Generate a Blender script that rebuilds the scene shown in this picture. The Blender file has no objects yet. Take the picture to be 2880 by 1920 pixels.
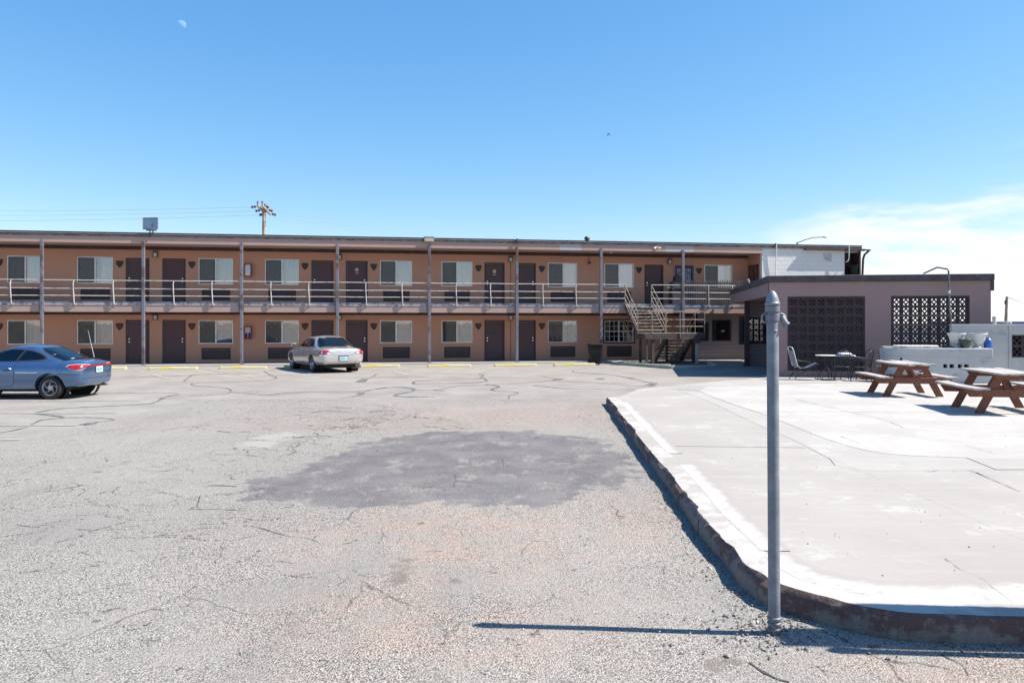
import bpy, bmesh, math, random
import numpy as np
from mathutils import Vector, Matrix
from mathutils.bvhtree import BVHTree

# ------------------------------------------------------------------ camera, sky, sun, exposure
FPX, CX, HORIZ, CAMH = 2160.0, 1440.0, 910.0, 1.85
SC = bpy.context.scene
COL = SC.collection
cam_d = bpy.data.cameras.new('camera')
cam_d.lens = 27.0
cam_d.sensor_width = 36.0
cam_d.shift_y = -(960.0 - HORIZ) / 2880.0
cam_d.clip_start = 0.05
cam_d.clip_end = 12000.0
cam = bpy.data.objects.new('camera', cam_d)
cam.location = (0, 0, CAMH)
cam.rotation_euler = (math.radians(90), 0, 0)
COL.objects.link(cam)
SC.camera = cam

SUN_EL = math.radians(48.7)
SUN_AZ = Vector((0.9977, -0.075, 0)).normalized()          # horizontal direction towards the sun
SUN_DIR = Vector((SUN_AZ.x * math.cos(SUN_EL), SUN_AZ.y * math.cos(SUN_EL), math.sin(SUN_EL)))
SKY_STRENGTH = 0.106
SUN_STRENGTH = 5.0
EXPOSURE = 1.10

world = bpy.data.worlds.new('World')
SC.world = world
world.use_nodes = True
wn, wl = world.node_tree.nodes, world.node_tree.links
wn.clear()
w_out = wn.new('ShaderNodeOutputWorld')
w_bg = wn.new('ShaderNodeBackground')
w_bg.inputs['Strength'].default_value = SKY_STRENGTH
sky = wn.new('ShaderNodeTexSky')
sky.sky_type = 'NISHITA'
sky.sun_disc = False
sky.sun_elevation = SUN_EL
sky.sun_rotation = math.atan2(SUN_AZ.x, SUN_AZ.y)
sky.altitude = 1100.0
sky.air_density = 1.0
sky.dust_density = 0.6
sky.ozone_density = 3.0
hs = wn.new('ShaderNodeHueSaturation')
hs.inputs['Saturation'].default_value = 1.13
hs.inputs['Value'].default_value = 1.0
wl.new(sky.outputs['Color'], hs.inputs['Color'])
# low bank of thin cloud towards the sun side (right of the view and on round to the right)
wtc = wn.new('ShaderNodeTexCoord')
wsep = wn.new('ShaderNodeSeparateXYZ')
wl.new(wtc.outputs['Generated'], wsep.inputs[0])
def wmath(op, a, b=None, c=None, clamp=False):
    n = wn.new('ShaderNodeMath'); n.operation = op; n.use_clamp = clamp
    for i, v in enumerate((a, b, c)):
        if v is None: continue
        if isinstance(v, (int, float)): n.inputs[i].default_value = v
        else: wl.new(v, n.inputs[i])
    return n.outputs[0]
def wstep(v, lo, hi):
    n = wn.new('ShaderNodeMapRange'); n.interpolation_type = 'SMOOTHSTEP'
    wl.new(v, n.inputs[0]); n.inputs[1].default_value = lo; n.inputs[2].default_value = hi
    return n.outputs[0]
wmap = wn.new('ShaderNodeMapping'); wmap.inputs['Scale'].default_value = (5.5, 5.5, 26.0)
wmap.inputs['Location'].default_value = (1.3, 0.4, 0.15)
wl.new(wtc.outputs['Generated'], wmap.inputs[0])
wns = wn.new('ShaderNodeTexNoise'); wns.inputs['Scale'].default_value = 1.0
wns.inputs['Detail'].default_value = 7.0; wns.inputs['Roughness'].default_value = 0.52
wl.new(wmap.outputs[0], wns.inputs['Vector'])
rxy = wmath('POWER', wmath('ADD', wmath('MULTIPLY', wsep.outputs[0], wsep.outputs[0]), wmath('MULTIPLY', wsep.outputs[1], wsep.outputs[1])), 0.5)
sinaz = wmath('DIVIDE', wsep.outputs[0], rxy)
azm = wstep(sinaz, 0.20, 0.44)
top = wmath('MULTIPLY_ADD', azm, 0.045, 0.080)              # top of the bank rises to the right
rel = wmath('DIVIDE', wsep.outputs[2], top)
low = wmath('SUBTRACT', 1.0, wstep(rel, 0.50, 1.45))
dens = wmath('ADD', wmath('MULTIPLY', low, 0.95), wmath('MULTIPLY', wmath('SUBTRACT', wns.outputs['Fac'], 0.5), 2.3))
cl = wmath('MULTIPLY', wstep(dens, 0.12, 0.72), wmath('MULTIPLY', azm, wmath('SUBTRACT', 1.0, wstep(rel, 1.1, 1.9))))
wn2 = wn.new('ShaderNodeTexNoise'); wn2.inputs['Scale'].default_value = 2.3; wn2.inputs['Detail'].default_value = 6.0; wn2.inputs['Roughness'].default_value = 0.6
wl.new(wmap.outputs[0], wn2.inputs['Vector'])
cl = wmath('MULTIPLY', cl, wstep(wn2.outputs['Fac'], 0.24, 0.60), clamp=True)
cl = wmath('MULTIPLY', cl, 0.93, clamp=True)
wmix = wn.new('ShaderNodeMix'); wmix.data_type = 'RGBA'
wl.new(cl, wmix.inputs[0])
wsp = wn.new('ShaderNodeSeparateColor'); wl.new(hs.outputs['Color'], wsp.inputs[0])
wcm = wn.new('ShaderNodeCombineColor')                       # film response of the blue sky
for ch, (pw, k) in enumerate(((1.1, 0.83), (0.78, 1.18), (0.5, 1.97))):
    wl.new(wmath('MULTIPLY', wmath('POWER', wsp.outputs[ch], pw), k), wcm.inputs[ch])
wl.new(wcm.outputs[0], wmix.inputs[6])
wmix.inputs[7].default_value = (4.6, 4.75, 4.85, 1)
wl.new(wmix.outputs[2], w_bg.inputs['Color'])
wl.new(w_bg.outputs[0], w_out.inputs[0])

sun_d = bpy.data.lights.new('sun', 'SUN')
sun_d.energy = SUN_STRENGTH
sun_d.angle = math.radians(0.53)
sun_d.color = (1.0, 0.93, 0.835)
sun = bpy.data.objects.new('sun', sun_d)
sun.rotation_euler = SUN_DIR.to_track_quat('Z', 'Y').to_euler()
sun.location = (20, -5, 30)
COL.objects.link(sun)

SC.view_settings.view_transform = 'Standard'
SC.view_settings.look = 'None'
SC.view_settings.gamma = 1.0
SC.view_settings.use_curve_mapping = False
SC.view_settings.exposure = EXPOSURE
SC.cycles.max_bounces = 6
SC.cycles.diffuse_bounces = 2
SC.cycles.glossy_bounces = 3
SC.cycles.transparent_max_bounces = 10
SC.cycles.use_denoising = True

R = random.Random(7)

# ------------------------------------------------------------------ materials
MATS = {}
def new_mat(name):
    m = bpy.data.materials.new(name); m.use_nodes = True
    nt = m.node_tree; nt.nodes.clear()
    o = nt.nodes.new('ShaderNodeOutputMaterial')
    b = nt.nodes.new('ShaderNodeBsdfPrincipled')
    nt.links.new(b.outputs[0], o.inputs[0])
    MATS[name] = m
    return m, nt, b, o
class NT:
    """small node-graph writer"""
    def __init__(s, nt): s.nt = nt; s.n = nt.nodes; s.l = nt.links
    def put(s, sock, v):
        if v is None: return
        if isinstance(v, bpy.types.NodeSocket): s.l.new(v, sock)
        elif isinstance(v, (tuple, list)) and len(v) == 3 and sock.type == 'RGBA': sock.default_value = (*v, 1)
        else: sock.default_value = v
    def math(s, op, a, b=None, c=None, clamp=False):
        n = s.n.new('ShaderNodeMath'); n.operation = op; n.use_clamp = clamp
        for i, v in enumerate((a, b, c)): s.put(n.inputs[i], v)
        return n.outputs[0]
    def step(s, v, lo, hi, a=0.0, b=1.0):
        n = s.n.new('ShaderNodeMapRange'); n.interpolation_type = 'SMOOTHSTEP'
        s.put(n.inputs[0], v); n.inputs[1].default_value = lo; n.inputs[2].default_value = hi
        n.inputs[3].default_value = a; n.inputs[4].default_value = b
        return n.outputs[0]
    def mix(s, f, a, b, mode='MIX'):
        n = s.n.new('ShaderNodeMix'); n.data_type = 'RGBA'; n.blend_type = mode
        s.put(n.inputs[0], f); s.put(n.inputs[6], a); s.put(n.inputs[7], b)
        return n.outputs[2]
    def noise(s, vec, scale, detail=4, rough=0.55, dist=0.0, out='Fac'):
        n = s.n.new('ShaderNodeTexNoise'); s.put(n.inputs['Vector'], vec)
        n.inputs['Scale'].default_value = scale; n.inputs['Detail'].default_value = detail
        n.inputs['Roughness'].default_value = rough; n.inputs['Distortion'].default_value = dist
        return n.outputs[out]
    def vor(s, vec, scale, feature='F1', rnd=1.0):
        n = s.n.new('ShaderNodeTexVoronoi'); n.feature = feature; s.put(n.inputs['Vector'], vec)
        n.inputs['Scale'].default_value = scale; n.inputs['Randomness'].default_value = rnd
        return n
    def coord(s, kind='Object'):
        return s.n.new('ShaderNodeTexCoord').outputs[kind]
    def mapping(s, vec, scale=(1, 1, 1), loc=(0, 0, 0), rot=(0, 0, 0)):
        n = s.n.new('ShaderNodeMapping'); s.put(n.inputs[0], vec)
        n.inputs['Scale'].default_value = scale; n.inputs['Location'].default_value = loc; n.inputs['Rotation'].default_value = rot
        return n.outputs[0]
    def attr(s, name):
        n = s.n.new('ShaderNodeAttribute'); n.attribute_name = name; return n.outputs['Fac']
    def ramp(s, f, stops, interp='LINEAR'):
        n = s.n.new('ShaderNodeValToRGB'); n.color_ramp.interpolation = interp
        e = n.color_ramp.elements
        while len(e) < len(stops): e.new(0.5)
        for i, (p, c) in enumerate(stops): e[i].position = p; e[i].color = (*c, 1)
        s.put(n.inputs[0], f); return n.outputs[0]
    def bump(s, h, strength=0.3, dist=0.01, normal=None):
        n = s.n.new('ShaderNodeBump'); s.put(n.inputs['Height'], h)
        n.inputs['Strength'].default_value = strength; n.inputs['Distance'].default_value = dist
        if normal is not None: s.l.new(normal, n.inputs['Normal'])
        return n.outputs[0]
    def rand(s):
        return s.n.new('ShaderNodeObjectInfo').outputs['Random']
def scale_c(c, k): return tuple(min(1.0, x * k) for x in c)
def simple(name, col, rough=0.6, metal=0.0, var=0.18, scale=3.0, fine=None, bump=0.0, bscale=60.0, bdist=0.004, wear=None, wear_amt=0.5, wear_scale=4.0, objvar=0.0, coat=0.0, spec=None):
    """painted or plain surface: base colour with blotches, optional worn-off second colour, relief"""
    m, nt, b, o = new_mat(name); g = NT(nt); P = g.coord()
    n1 = g.noise(P, scale, 5, 0.6)
    c = g.mix(g.step(n1, 0.3, 0.7), scale_c(col, 1 - var), scale_c(col, 1 + var))
    if fine: c = g.mix(g.math('MULTIPLY', g.noise(P, fine, 3, 0.6), 0.35), c, scale_c(col, 0.55))
    if wear is not None:
        w = g.noise(P, wear_scale, 8, 0.68, 0.4)
        c = g.mix(g.step(w, 0.62 - wear_amt * 0.25, 0.68 - wear_amt * 0.2), c, wear)
    if objvar:
        c = g.mix(g.math('MULTIPLY', g.rand(), objvar), c, scale_c(col, 0.45))
    g.put(b.inputs['Base Color'], c)
    b.inputs['Roughness'].default_value = rough; b.inputs['Metallic'].default_value = metal
    if spec is not None: b.inputs['Specular IOR Level'].default_value = spec
    if coat: b.inputs['Coat Weight'].default_value = coat; b.inputs['Coat Roughness'].default_value = 0.04
    if bump:
        h = g.noise(P, bscale, 4, 0.6)
        g.l.new(g.bump(h, bump, bdist), b.inputs['Normal'])
    return m

# ------------------------------------------------------------------ mesh helpers
class MB:
    """collects shapes, then builds ONE mesh object"""
    def __init__(s): s.v = []; s.f = []
    def add(s, vs, fs):
        o = len(s.v); s.v += [tuple(p) for p in vs]; s.f += [tuple(i + o for i in f) for f in fs]; return s
    def box(s, x0, x1, y0, y1, z0, z1):
        return s.add([(x0,y0,z0),(x1,y0,z0),(x1,y1,z0),(x0,y1,z0),(x0,y0,z1),(x1,y0,z1),(x1,y1,z1),(x0,y1,z1)],
                     [(0,3,2,1),(4,5,6,7),(0,1,5,4),(1,2,6,5),(2,3,7,6),(3,0,4,7)])
    def frame_box(s, p0, p1, w, h, up=(0, 0, 1)):
        """bar of section w x h from p0 to p1"""
        p0, p1, up = Vector(p0), Vector(p1), Vector(up)
        d = (p1 - p0).normalized(); sx = d.cross(up)
        if sx.length < 1e-4: sx = d.cross(Vector((1, 0, 0)))
        sx.normalize(); sz = sx.cross(d)
        vs = []
        for p in (p0, p1):
            for a, b in ((-1,-1),(1,-1),(1,1),(-1,1)): vs.append(p + sx * (a * w / 2) + sz * (b * h / 2))
        return s.add(vs, [(0,1,2,3),(7,6,5,4),(0,4,5,1),(1,5,6,2),(2,6,7,3),(3,7,4,0)])
    def tube(s, pts, r, n=8, cap=True):
        pts = [Vector(p) for p in pts]; rs = r if isinstance(r, (list, tuple)) else [r] * len(pts)
        vs, fs = [], []
        ref = None
        for i, p in enumerate(pts):
            d = (pts[min(i + 1, len(pts) - 1)] - pts[max(i - 1, 0)]).normalized()
            if ref is None:
                ref = d.orthogonal().normalized()
            else:
                ref = (ref - d * ref.dot(d))
                if ref.length < 1e-5: ref = d.orthogonal()
                ref.normalize()
            b = d.cross(ref)
            for k in range(n):
                a = 2 * math.pi * k / n
                vs.append(p + (ref * math.cos(a) + b * math.sin(a)) * rs[i])
        for i in range(len(pts) - 1):
            for k in range(n):
                k2 = (k + 1) % n
                fs.append((i*n + k, i*n + k2, (i+1)*n + k2, (i+1)*n + k))
        if cap:
            fs.append(tuple(reversed(range(n)))); fs.append(tuple((len(pts)-1)*n + k for k in range(n)))
        return s.add(vs, fs)
    def lathe(s, prof, n=24, c=(0, 0, 0), axis='z', cap=True):
        """prof: list of (radius, height)"""
        vs, fs = [], []
        for r, h in prof:
            for k in range(n):
                a = 2 * math.pi * k / n
                x, y = r * math.cos(a), r * math.sin(a)
                if axis == 'z': p = (c[0] + x, c[1] + y, c[2] + h)
                elif axis == 'y': p = (c[0] + x, c[1] + h, c[2] + y)
                else: p = (c[0] + h, c[1] + x, c[2] + y)
                vs.append(p)
        for i in range(len(prof) - 1):
            for k in range(n):
                k2 = (k + 1) % n
                fs.append((i*n + k, i*n + k2, (i+1)*n + k2, (i+1)*n + k))
        if cap:
            fs.append(tuple(reversed(range(n)))); fs.append(tuple((len(prof)-1)*n + k for k in range(n)))
        return s.add(vs, fs)
    def prism(s, poly, y0, y1):
        """outline in (x,z), extruded along y"""
        n = len(poly)
        vs = [(x, y0, z) for x, z in poly] + [(x, y1, z) for x, z in poly]
        fs = [tuple(range(n)), tuple(reversed(range(n, 2*n)))] + [(i, i + n, (i+1) % n + n, (i+1) % n) for i in range(n)]
        return s.add(vs, fs)
    def zprism(s, poly, z0, z1):
        n = len(poly)
        vs = [(x, y, z0) for x, y in poly] + [(x, y, z1) for x, y in poly]
        fs = [tuple(reversed(range(n))), tuple(range(n, 2*n))] + [(i, (i+1) % n, (i+1) % n + n, i + n) for i in range(n)]
        return s.add(vs, fs)
    def sphere(s, c, r, n=12, m=8, sc=(1, 1, 1)):
        vs, fs = [], []
        for j in range(m + 1):
            t = math.pi * j / m
            for k in range(n):
                a = 2 * math.pi * k / n
                vs.append((c[0] + r*sc[0]*math.sin(t)*math.cos(a), c[1] + r*sc[1]*math.sin(t)*math.sin(a), c[2] + r*sc[2]*math.cos(t)))
        for j in range(m):
            for k in range(n):
                k2 = (k + 1) % n
                fs.append((j*n + k, (j+1)*n + k, (j+1)*n + k2, j*n + k2))
        return s.add(vs, fs)
    def mesh(s, name, smooth=False, fix=True):
        me = bpy.data.meshes.new(name)
        me.from_pydata(s.v, [], s.f)
        if fix:
            bm = bmesh.new(); bm.from_mesh(me)
            bmesh.ops.remove_doubles(bm, verts=bm.verts, dist=1e-6)
            bmesh.ops.recalc_face_normals(bm, faces=bm.faces)
            bm.to_mesh(me); bm.free()
        if smooth:
            me.polygons.foreach_set('use_smooth', [True] * len(me.polygons))
        me.update()
        return me
    def build(s, name, mat, parent=None, smooth=False, bevel=0.0, loc=None, fix=True, seg=1):
        o = bpy.data.objects.new(name, s.mesh(name, smooth, fix))
        if mat: o.data.materials.append(MATS[mat] if isinstance(mat, str) else mat)
        COL.objects.link(o)
        if loc: o.location = loc
        if parent: o.parent = parent
        if bevel:
            b = o.modifiers.new('bevel', 'BEVEL'); b.width = bevel; b.segments = seg; b.limit_method = 'ANGLE'; b.angle_limit = math.radians(40)
        return o
def shade_angle(o, deg=35):
    me = o.data
    me.polygons.foreach_set('use_smooth', [True] * len(me.polygons))
    try: me.set_sharp_from_angle(angle=math.radians(deg))
    except Exception: pass
    return o
def obj_from(me, name, mat, parent=None, loc=None):
    o = bpy.data.objects.new(name, me); COL.objects.link(o)
    if mat and not me.materials: me.materials.append(MATS[mat])
    if parent: o.parent = parent
    if loc: o.location = loc
    return o
def thing(name, label, cat, loc=(0, 0, 0), rz=0.0, group=None):
    o = bpy.data.objects.new(name, None); COL.objects.link(o)
    o.empty_display_size = 0.3
    o.location = loc; o.rotation_euler = (0, 0, rz)
    return tag(o, label, cat, group)
def tag(o, label=None, cat=None, group=None, kind=None):
    if label: o['label'] = label
    if cat: o['category'] = cat
    if group: o['group'] = group
    if kind: o['kind'] = kind
    return o
def copy_tree(o, parent=None):
    c = o.copy(); COL.objects.link(c)
    if parent is not None: c.parent = parent
    for ch in list(o.children): copy_tree(ch, c)
    return c
def text_mesh(txt, size, ext=0.004):
    cu = bpy.data.curves.new('t', 'FONT'); cu.body = txt; cu.size = size; cu.extrude = ext
    cu.align_x = 'CENTER'; cu.align_y = 'CENTER'; cu.resolution_u = 3
    ob = bpy.data.objects.new('t', cu); COL.objects.link(ob)
    dg = bpy.context.evaluated_depsgraph_get()
    me = bpy.data.meshes.new_from_object(ob.evaluated_get(dg))
    bpy.data.objects.remove(ob)
    me.transform(Matrix.Rotation(math.pi / 2, 4, 'X'))      # text stands up, faces -y
    return me

# ------------------------------------------------------------------ picture point -> place
def G(px, py, z=0.0):
    """point of the level z that the photograph shows at (px, py)"""
    d = FPX * (CAMH - z) / (py - HORIZ)
    return ((px - CX) / FPX * d, d)
def at_depth(px, py, d): return Vector(((px - CX) / FPX * d, d, CAMH + (HORIZ - py) / FPX * d))
class Plane:
    """vertical plane line Y = a + b X; local frame: x along, y away, z up"""
    def __init__(s, a, ang): s.a = a; s.ang = ang; s.b = math.tan(ang)
    def hit(s, px, off=0.0):
        u = (px - CX) / FPX
        a = s.a + off / math.cos(s.ang)
        d = a / (1 - s.b * u)
        return u * d, d
    def s(s, px, off=0.0):
        x, d = s.hit(px, off)
        return x * math.cos(s.ang) + (d - s.a) * math.sin(s.ang)
    def z(s, px, py, off=0.0):
        return CAMH + (HORIZ - py) / FPX * s.hit(px, off)[1]
    def world(s, sx, y, z=0.0):
        return Vector((sx * math.cos(s.ang) - y * math.sin(s.ang), s.a + sx * math.sin(s.ang) + y * math.cos(s.ang), z))
MOT = Plane(36.25, math.radians(9.335))
OFF = Plane(28.16, math.radians(-9.35))
WALLY = 1.6
def MS(px): return MOT.s(px, WALLY)
# ------------------------------------------------------------------ surface materials
def poly_sd(pts, X, Y):
    """signed distance (positive inside) of grid points to a polygon"""
    px = np.array([p[0] for p in pts]); py = np.array([p[1] for p in pts])
    n = len(pts); inside = np.zeros(X.shape, bool); best = np.full(X.shape, 1e9)
    for i in range(n):
        x0, y0, x1, y1 = px[i], py[i], px[(i+1) % n], py[(i+1) % n]
        cond = (y0 > Y) != (y1 > Y)
        with np.errstate(divide='ignore', invalid='ignore'):
            xi = (x1 - x0) * (Y - y0) / (y1 - y0 + 1e-12) + x0
        inside ^= cond & (X < xi)
        dx, dy = x1 - x0, y1 - y0
        t = np.clip(((X - x0) * dx + (Y - y0) * dy) / (dx*dx + dy*dy + 1e-12), 0, 1)
        best = np.minimum(best, np.hypot(X - x0 - t*dx, Y - y0 - t*dy))
    return np.where(inside, best, -best)

def asphalt_material():
    m, nt, b, o = new_mat('asphalt'); g = NT(nt); P = g.coord()
    big = g.noise(P, 0.28, 3, 0.6)
    mid = g.noise(P, 1.7, 4, 0.62)
    fine = g.noise(P, 14.0, 3, 0.65)
    v = g.vor(P, 98.0)
    # exposed aggregate
    stone = g.ramp(v.outputs['Color'], [(0.0, (0.10, 0.097, 0.093)), (0.14, (0.23, 0.222, 0.212)), (0.38, (0.37, 0.36, 0.345)), (0.7, (0.49, 0.475, 0.455)), (1.0, (0.66, 0.645, 0.62))])
    gap = g.step(v.outputs['Distance'], 0.46, 0.66)
    agg = g.mix(g.math('MULTIPLY', gap, 0.8), stone, (0.06, 0.058, 0.056))
    # dust and fines lying between the stones
    dustm = g.step(g.math('ADD', g.math('MULTIPLY', big, 0.55), g.math('MULTIPLY', mid, 0.5)), 0.42, 0.68, 0.05, 0.70)
    dust = g.mix(fine, (0.30, 0.288, 0.275), (0.375, 0.362, 0.345))
    agg = g.mix(dustm, agg, dust)
    # old pits where stone has come away
    pits = g.step(g.math('ADD', g.noise(P, 5.5, 4, 0.75), g.math('MULTIPLY', mid, 0.35)), 0.80, 0.86)
    agg = g.mix(g.math('MULTIPLY', pits, 0.75), agg, (0.06, 0.058, 0.056))
    pinkm = g.math('MULTIPLY', g.attr('pink'), g.step(g.noise(P, 2.2, 6, 0.65), 0.32, 0.62), clamp=True)
    agg = g.mix(g.math('MULTIPLY', pinkm, 0.9), agg, g.mix(1.0, agg, (1.20, 0.99, 0.91), 'MULTIPLY'))
    trk = g.noise(g.mapping(P, (1.6, 0.22, 1), rot=(0, 0, 0.35)), 1.0, 4, 0.6)
    agg = g.mix(g.step(trk, 0.52, 0.70, 0.0, 0.22), agg, (0.20, 0.195, 0.19))
    # finer, older surface of the far rows
    smooth = g.mix(g.step(g.noise(P, 0.9, 6, 0.65), 0.3, 0.7), (0.30, 0.288, 0.275), (0.385, 0.37, 0.352))
    smooth = g.mix(g.math('MULTIPLY', g.step(g.vor(P, 55.0).outputs['Color'], 0.2, 0.9), 0.45), smooth, (0.20, 0.195, 0.19))
    smooth = g.mix(g.math('MULTIPLY', pinkm, 0.55), smooth, (0.37, 0.295, 0.255))
    edge = g.math('ADD', g.attr('rough'), g.math('MULTIPLY', g.math('SUBTRACT', mid, 0.5), 1.1))
    c = g.mix(g.step(edge, -0.12, 0.12), smooth, agg)
    # dark sealed patch with stones showing through
    pe = g.math('ADD', g.attr('patch'), g.math('MULTIPLY', g.math('SUBTRACT', g.noise(P, 1.9, 6, 0.72), 0.5), 1.7))
    pm = g.math('MULTIPLY', g.step(pe, -0.06, 0.10), g.step(g.noise(g.mapping(P, (1, .55, 1)), 2.4, 6, 0.75), 0.655, 0.51, 0.15, 0.97))
    seal = g.mix(g.step(mid, 0.35, 0.7), (0.148, 0.143, 0.155), (0.205, 0.198, 0.208))
    seal = g.mix(g.math('MULTIPLY', g.step(v.outputs['Color'], 0.70, 0.9), 0.7), seal, (0.34, 0.33, 0.31))
    c = g.mix(pm, c, seal)
    we = g.math('ADD', g.attr('worn'), g.math('MULTIPLY', g.math('SUBTRACT', g.noise(P, 3.3, 3, 0.65), 0.5), 0.8))
    c = g.mix(g.step(we, -0.25, 0.25, 0.0, 0.5), c, (0.28, 0.275, 0.27))
    pa = g.math('ADD', g.attr('pale'), g.math('MULTIPLY', g.math('SUBTRACT', g.noise(P, 4.0, 3, 0.7), 0.5), 0.7))
    c = g.mix(g.step(pa, -0.10, 0.16, 0.0, 0.65), c, (0.42, 0.41, 0.39))
    st = g.math('ADD', g.attr('stain'), g.math('MULTIPLY', g.math('SUBTRACT', g.noise(P, 8.0, 3, 0.7), 0.5), 0.35))
    c = g.mix(g.step(st, -0.06, 0.03, 0.0, 0.8), c, (0.19, 0.172, 0.158))
    # hairline cracking of the rough lot
    wob = g.mapping(g.mix(0.16, P, g.noise(P, 2.2, 5, 0.6, out='Color')))
    ck = g.vor(wob, 1.15, 'DISTANCE_TO_EDGE').outputs['Distance']
    ckm = g.math('MULTIPLY', g.step(ck, 0.011, 0.002), g.step(g.noise(P, 0.75, 3, 0.6), 0.50, 0.62))
    ckm = g.math('MULTIPLY', ckm, g.step(g.attr('rough'), -0.2, 0.3))
    c = g.mix(g.math('MULTIPLY', ckm, 0.6), c, (0.05, 0.048, 0.046))
    c = g.mix(g.step(g.noise(P, 0.22, 3, 0.6), 0.35, 0.65), g.mix(1.0, c, (0.705, 0.685, 0.66), 'MULTIPLY'), g.mix(1.0, c, (0.785, 0.765, 0.74), 'MULTIPLY'))
    g.put(b.inputs['Base Color'], c)
    b.inputs['Roughness'].default_value = 0.92
    b.inputs['Specular IOR Level'].default_value = 0.25
    h = g.math('SUBTRACT', g.math('MULTIPLY', g.noise(P, 16.0, 2, 0.6), 0.6), g.math('MULTIPLY', v.outputs['Distance'], 0.75))
    rgh = g.step(edge, -0.1, 0.1, 0.2, 0.75)
    n = nt.nodes.new('ShaderNodeBump'); g.put(n.inputs['Height'], h); g.put(n.inputs['Strength'], rgh); n.inputs['Distance'].default_value = 0.009
    nt.links.new(n.outputs[0], b.inputs['Normal'])
    return m
asphalt_material()

def concrete_material(name, base, white, wamt, stain=0.35):
    m, nt, b, o = new_mat(name); g = NT(nt); P = g.coord()
    n1 = g.noise(P, 0.7, 6, 0.62); n2 = g.noise(P, 3.5, 7, 0.68, 0.3); n3 = g.noise(P, 45.0, 4, 0.6)
    c = g.mix(g.step(n1, 0.3, 0.72), scale_c(base, 0.93), scale_c(base, 1.06))
    sweep = g.noise(g.mapping(P, (0.5, 9.0, 1)), 1.0, 6, 0.65)
    c = g.mix(g.math('MULTIPLY', g.step(sweep, 0.5, 0.7), 0.4), c, scale_c(white, 0.95))
    c = g.mix(g.step(g.math('ADD', g.math('MULTIPLY', n2, 0.6), g.math('MULTIPLY', n1, 0.5)), 0.70 - wamt * 0.5, 0.78 - wamt * 0.45), c, white)
    c = g.mix(g.math('MULTIPLY', g.step(g.noise(P, 1.4, 7, 0.7), 0.56, 0.72), stain), c, scale_c(base, 0.72))
    c = g.mix(g.math('MULTIPLY', g.step(n3, 0.62, 0.8), 0.25), c, scale_c(base, 0.5))
    spots = g.vor(P, 1.6); c = g.mix(g.math('MULTIPLY', g.step(spots.outputs['Distance'], 0.022, 0.012), 0.7), c, (0.10, 0.095, 0.09))
    g.put(b.inputs['Base Color'], c)
    b.inputs['Roughness'].default_value = 0.88; b.inputs['Specular IOR Level'].default_value = 0.3
    h = g.math('ADD', g.math('MULTIPLY', n3, 0.5), g.math('MULTIPLY', n2, 0.7))
    g.l.new(g.bump(h, 0.35, 0.006), b.inputs['Normal'])
concrete_material('deck_concrete', (0.300, 0.280, 0.260), (0.36, 0.345, 0.325), 0.22, 0.45)
concrete_material('fill_concrete', (0.345, 0.328, 0.308), (0.40, 0.388, 0.37), 0.3, 0.4)
concrete_material('coping_concrete', (0.315, 0.30, 0.28), (0.40, 0.388, 0.37), 0.2, 0.5)
concrete_material('kerb_top', (0.31, 0.288, 0.265), (0.40, 0.385, 0.365), 0.40, 0.6)
concrete_material('walk_concrete', (0.30, 0.29, 0.28), (0.38, 0.37, 0.36), 0.0)
simple('crack_fine', (0.20, 0.185, 0.17), 0.95, var=0.3, scale=12)
simple('joint_dirt', (0.24, 0.225, 0.205), 0.95)
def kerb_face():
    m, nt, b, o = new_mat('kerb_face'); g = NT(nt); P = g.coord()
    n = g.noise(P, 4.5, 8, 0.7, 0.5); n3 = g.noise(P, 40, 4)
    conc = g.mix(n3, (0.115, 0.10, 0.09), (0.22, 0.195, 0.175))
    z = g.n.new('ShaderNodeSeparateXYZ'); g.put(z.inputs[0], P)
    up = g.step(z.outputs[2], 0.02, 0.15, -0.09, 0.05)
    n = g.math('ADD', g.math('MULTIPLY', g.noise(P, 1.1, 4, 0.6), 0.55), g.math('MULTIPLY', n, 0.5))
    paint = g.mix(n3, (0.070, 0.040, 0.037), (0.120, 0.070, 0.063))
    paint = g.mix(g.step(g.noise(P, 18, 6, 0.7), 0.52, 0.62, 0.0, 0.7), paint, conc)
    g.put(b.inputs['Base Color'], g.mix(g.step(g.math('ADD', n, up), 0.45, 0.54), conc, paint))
    b.inputs['Roughness'].default_value = 0.9
    g.l.new(g.bump(g.math('ADD', n, g.math('MULTIPLY', n3, 0.4)), 0.7, 0.015), b.inputs['Normal'])
kerb_face()
simple('tar', (0.088, 0.086, 0.089), 0.8, var=0.35, scale=3, wear=(0.22, 0.212, 0.205), wear_amt=0.38, wear_scale=5)
simple('crack_dark', (0.055, 0.052, 0.05), 0.95, var=0.3, scale=12)
simple('line_paint', (0.42, 0.37, 0.20), 0.8, var=0.1, wear=(0.27, 0.26, 0.24), wear_amt=0.9, wear_scale=7)
simple('line_faint', (0.42, 0.38, 0.26), 0.8, var=0.1, wear=(0.28, 0.27, 0.25), wear_amt=1.0, wear_scale=5)
simple('line_white', (0.50, 0.47, 0.40), 0.8, var=0.1, wear=(0.31, 0.30, 0.285), wear_amt=0.9, wear_scale=6)

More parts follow.
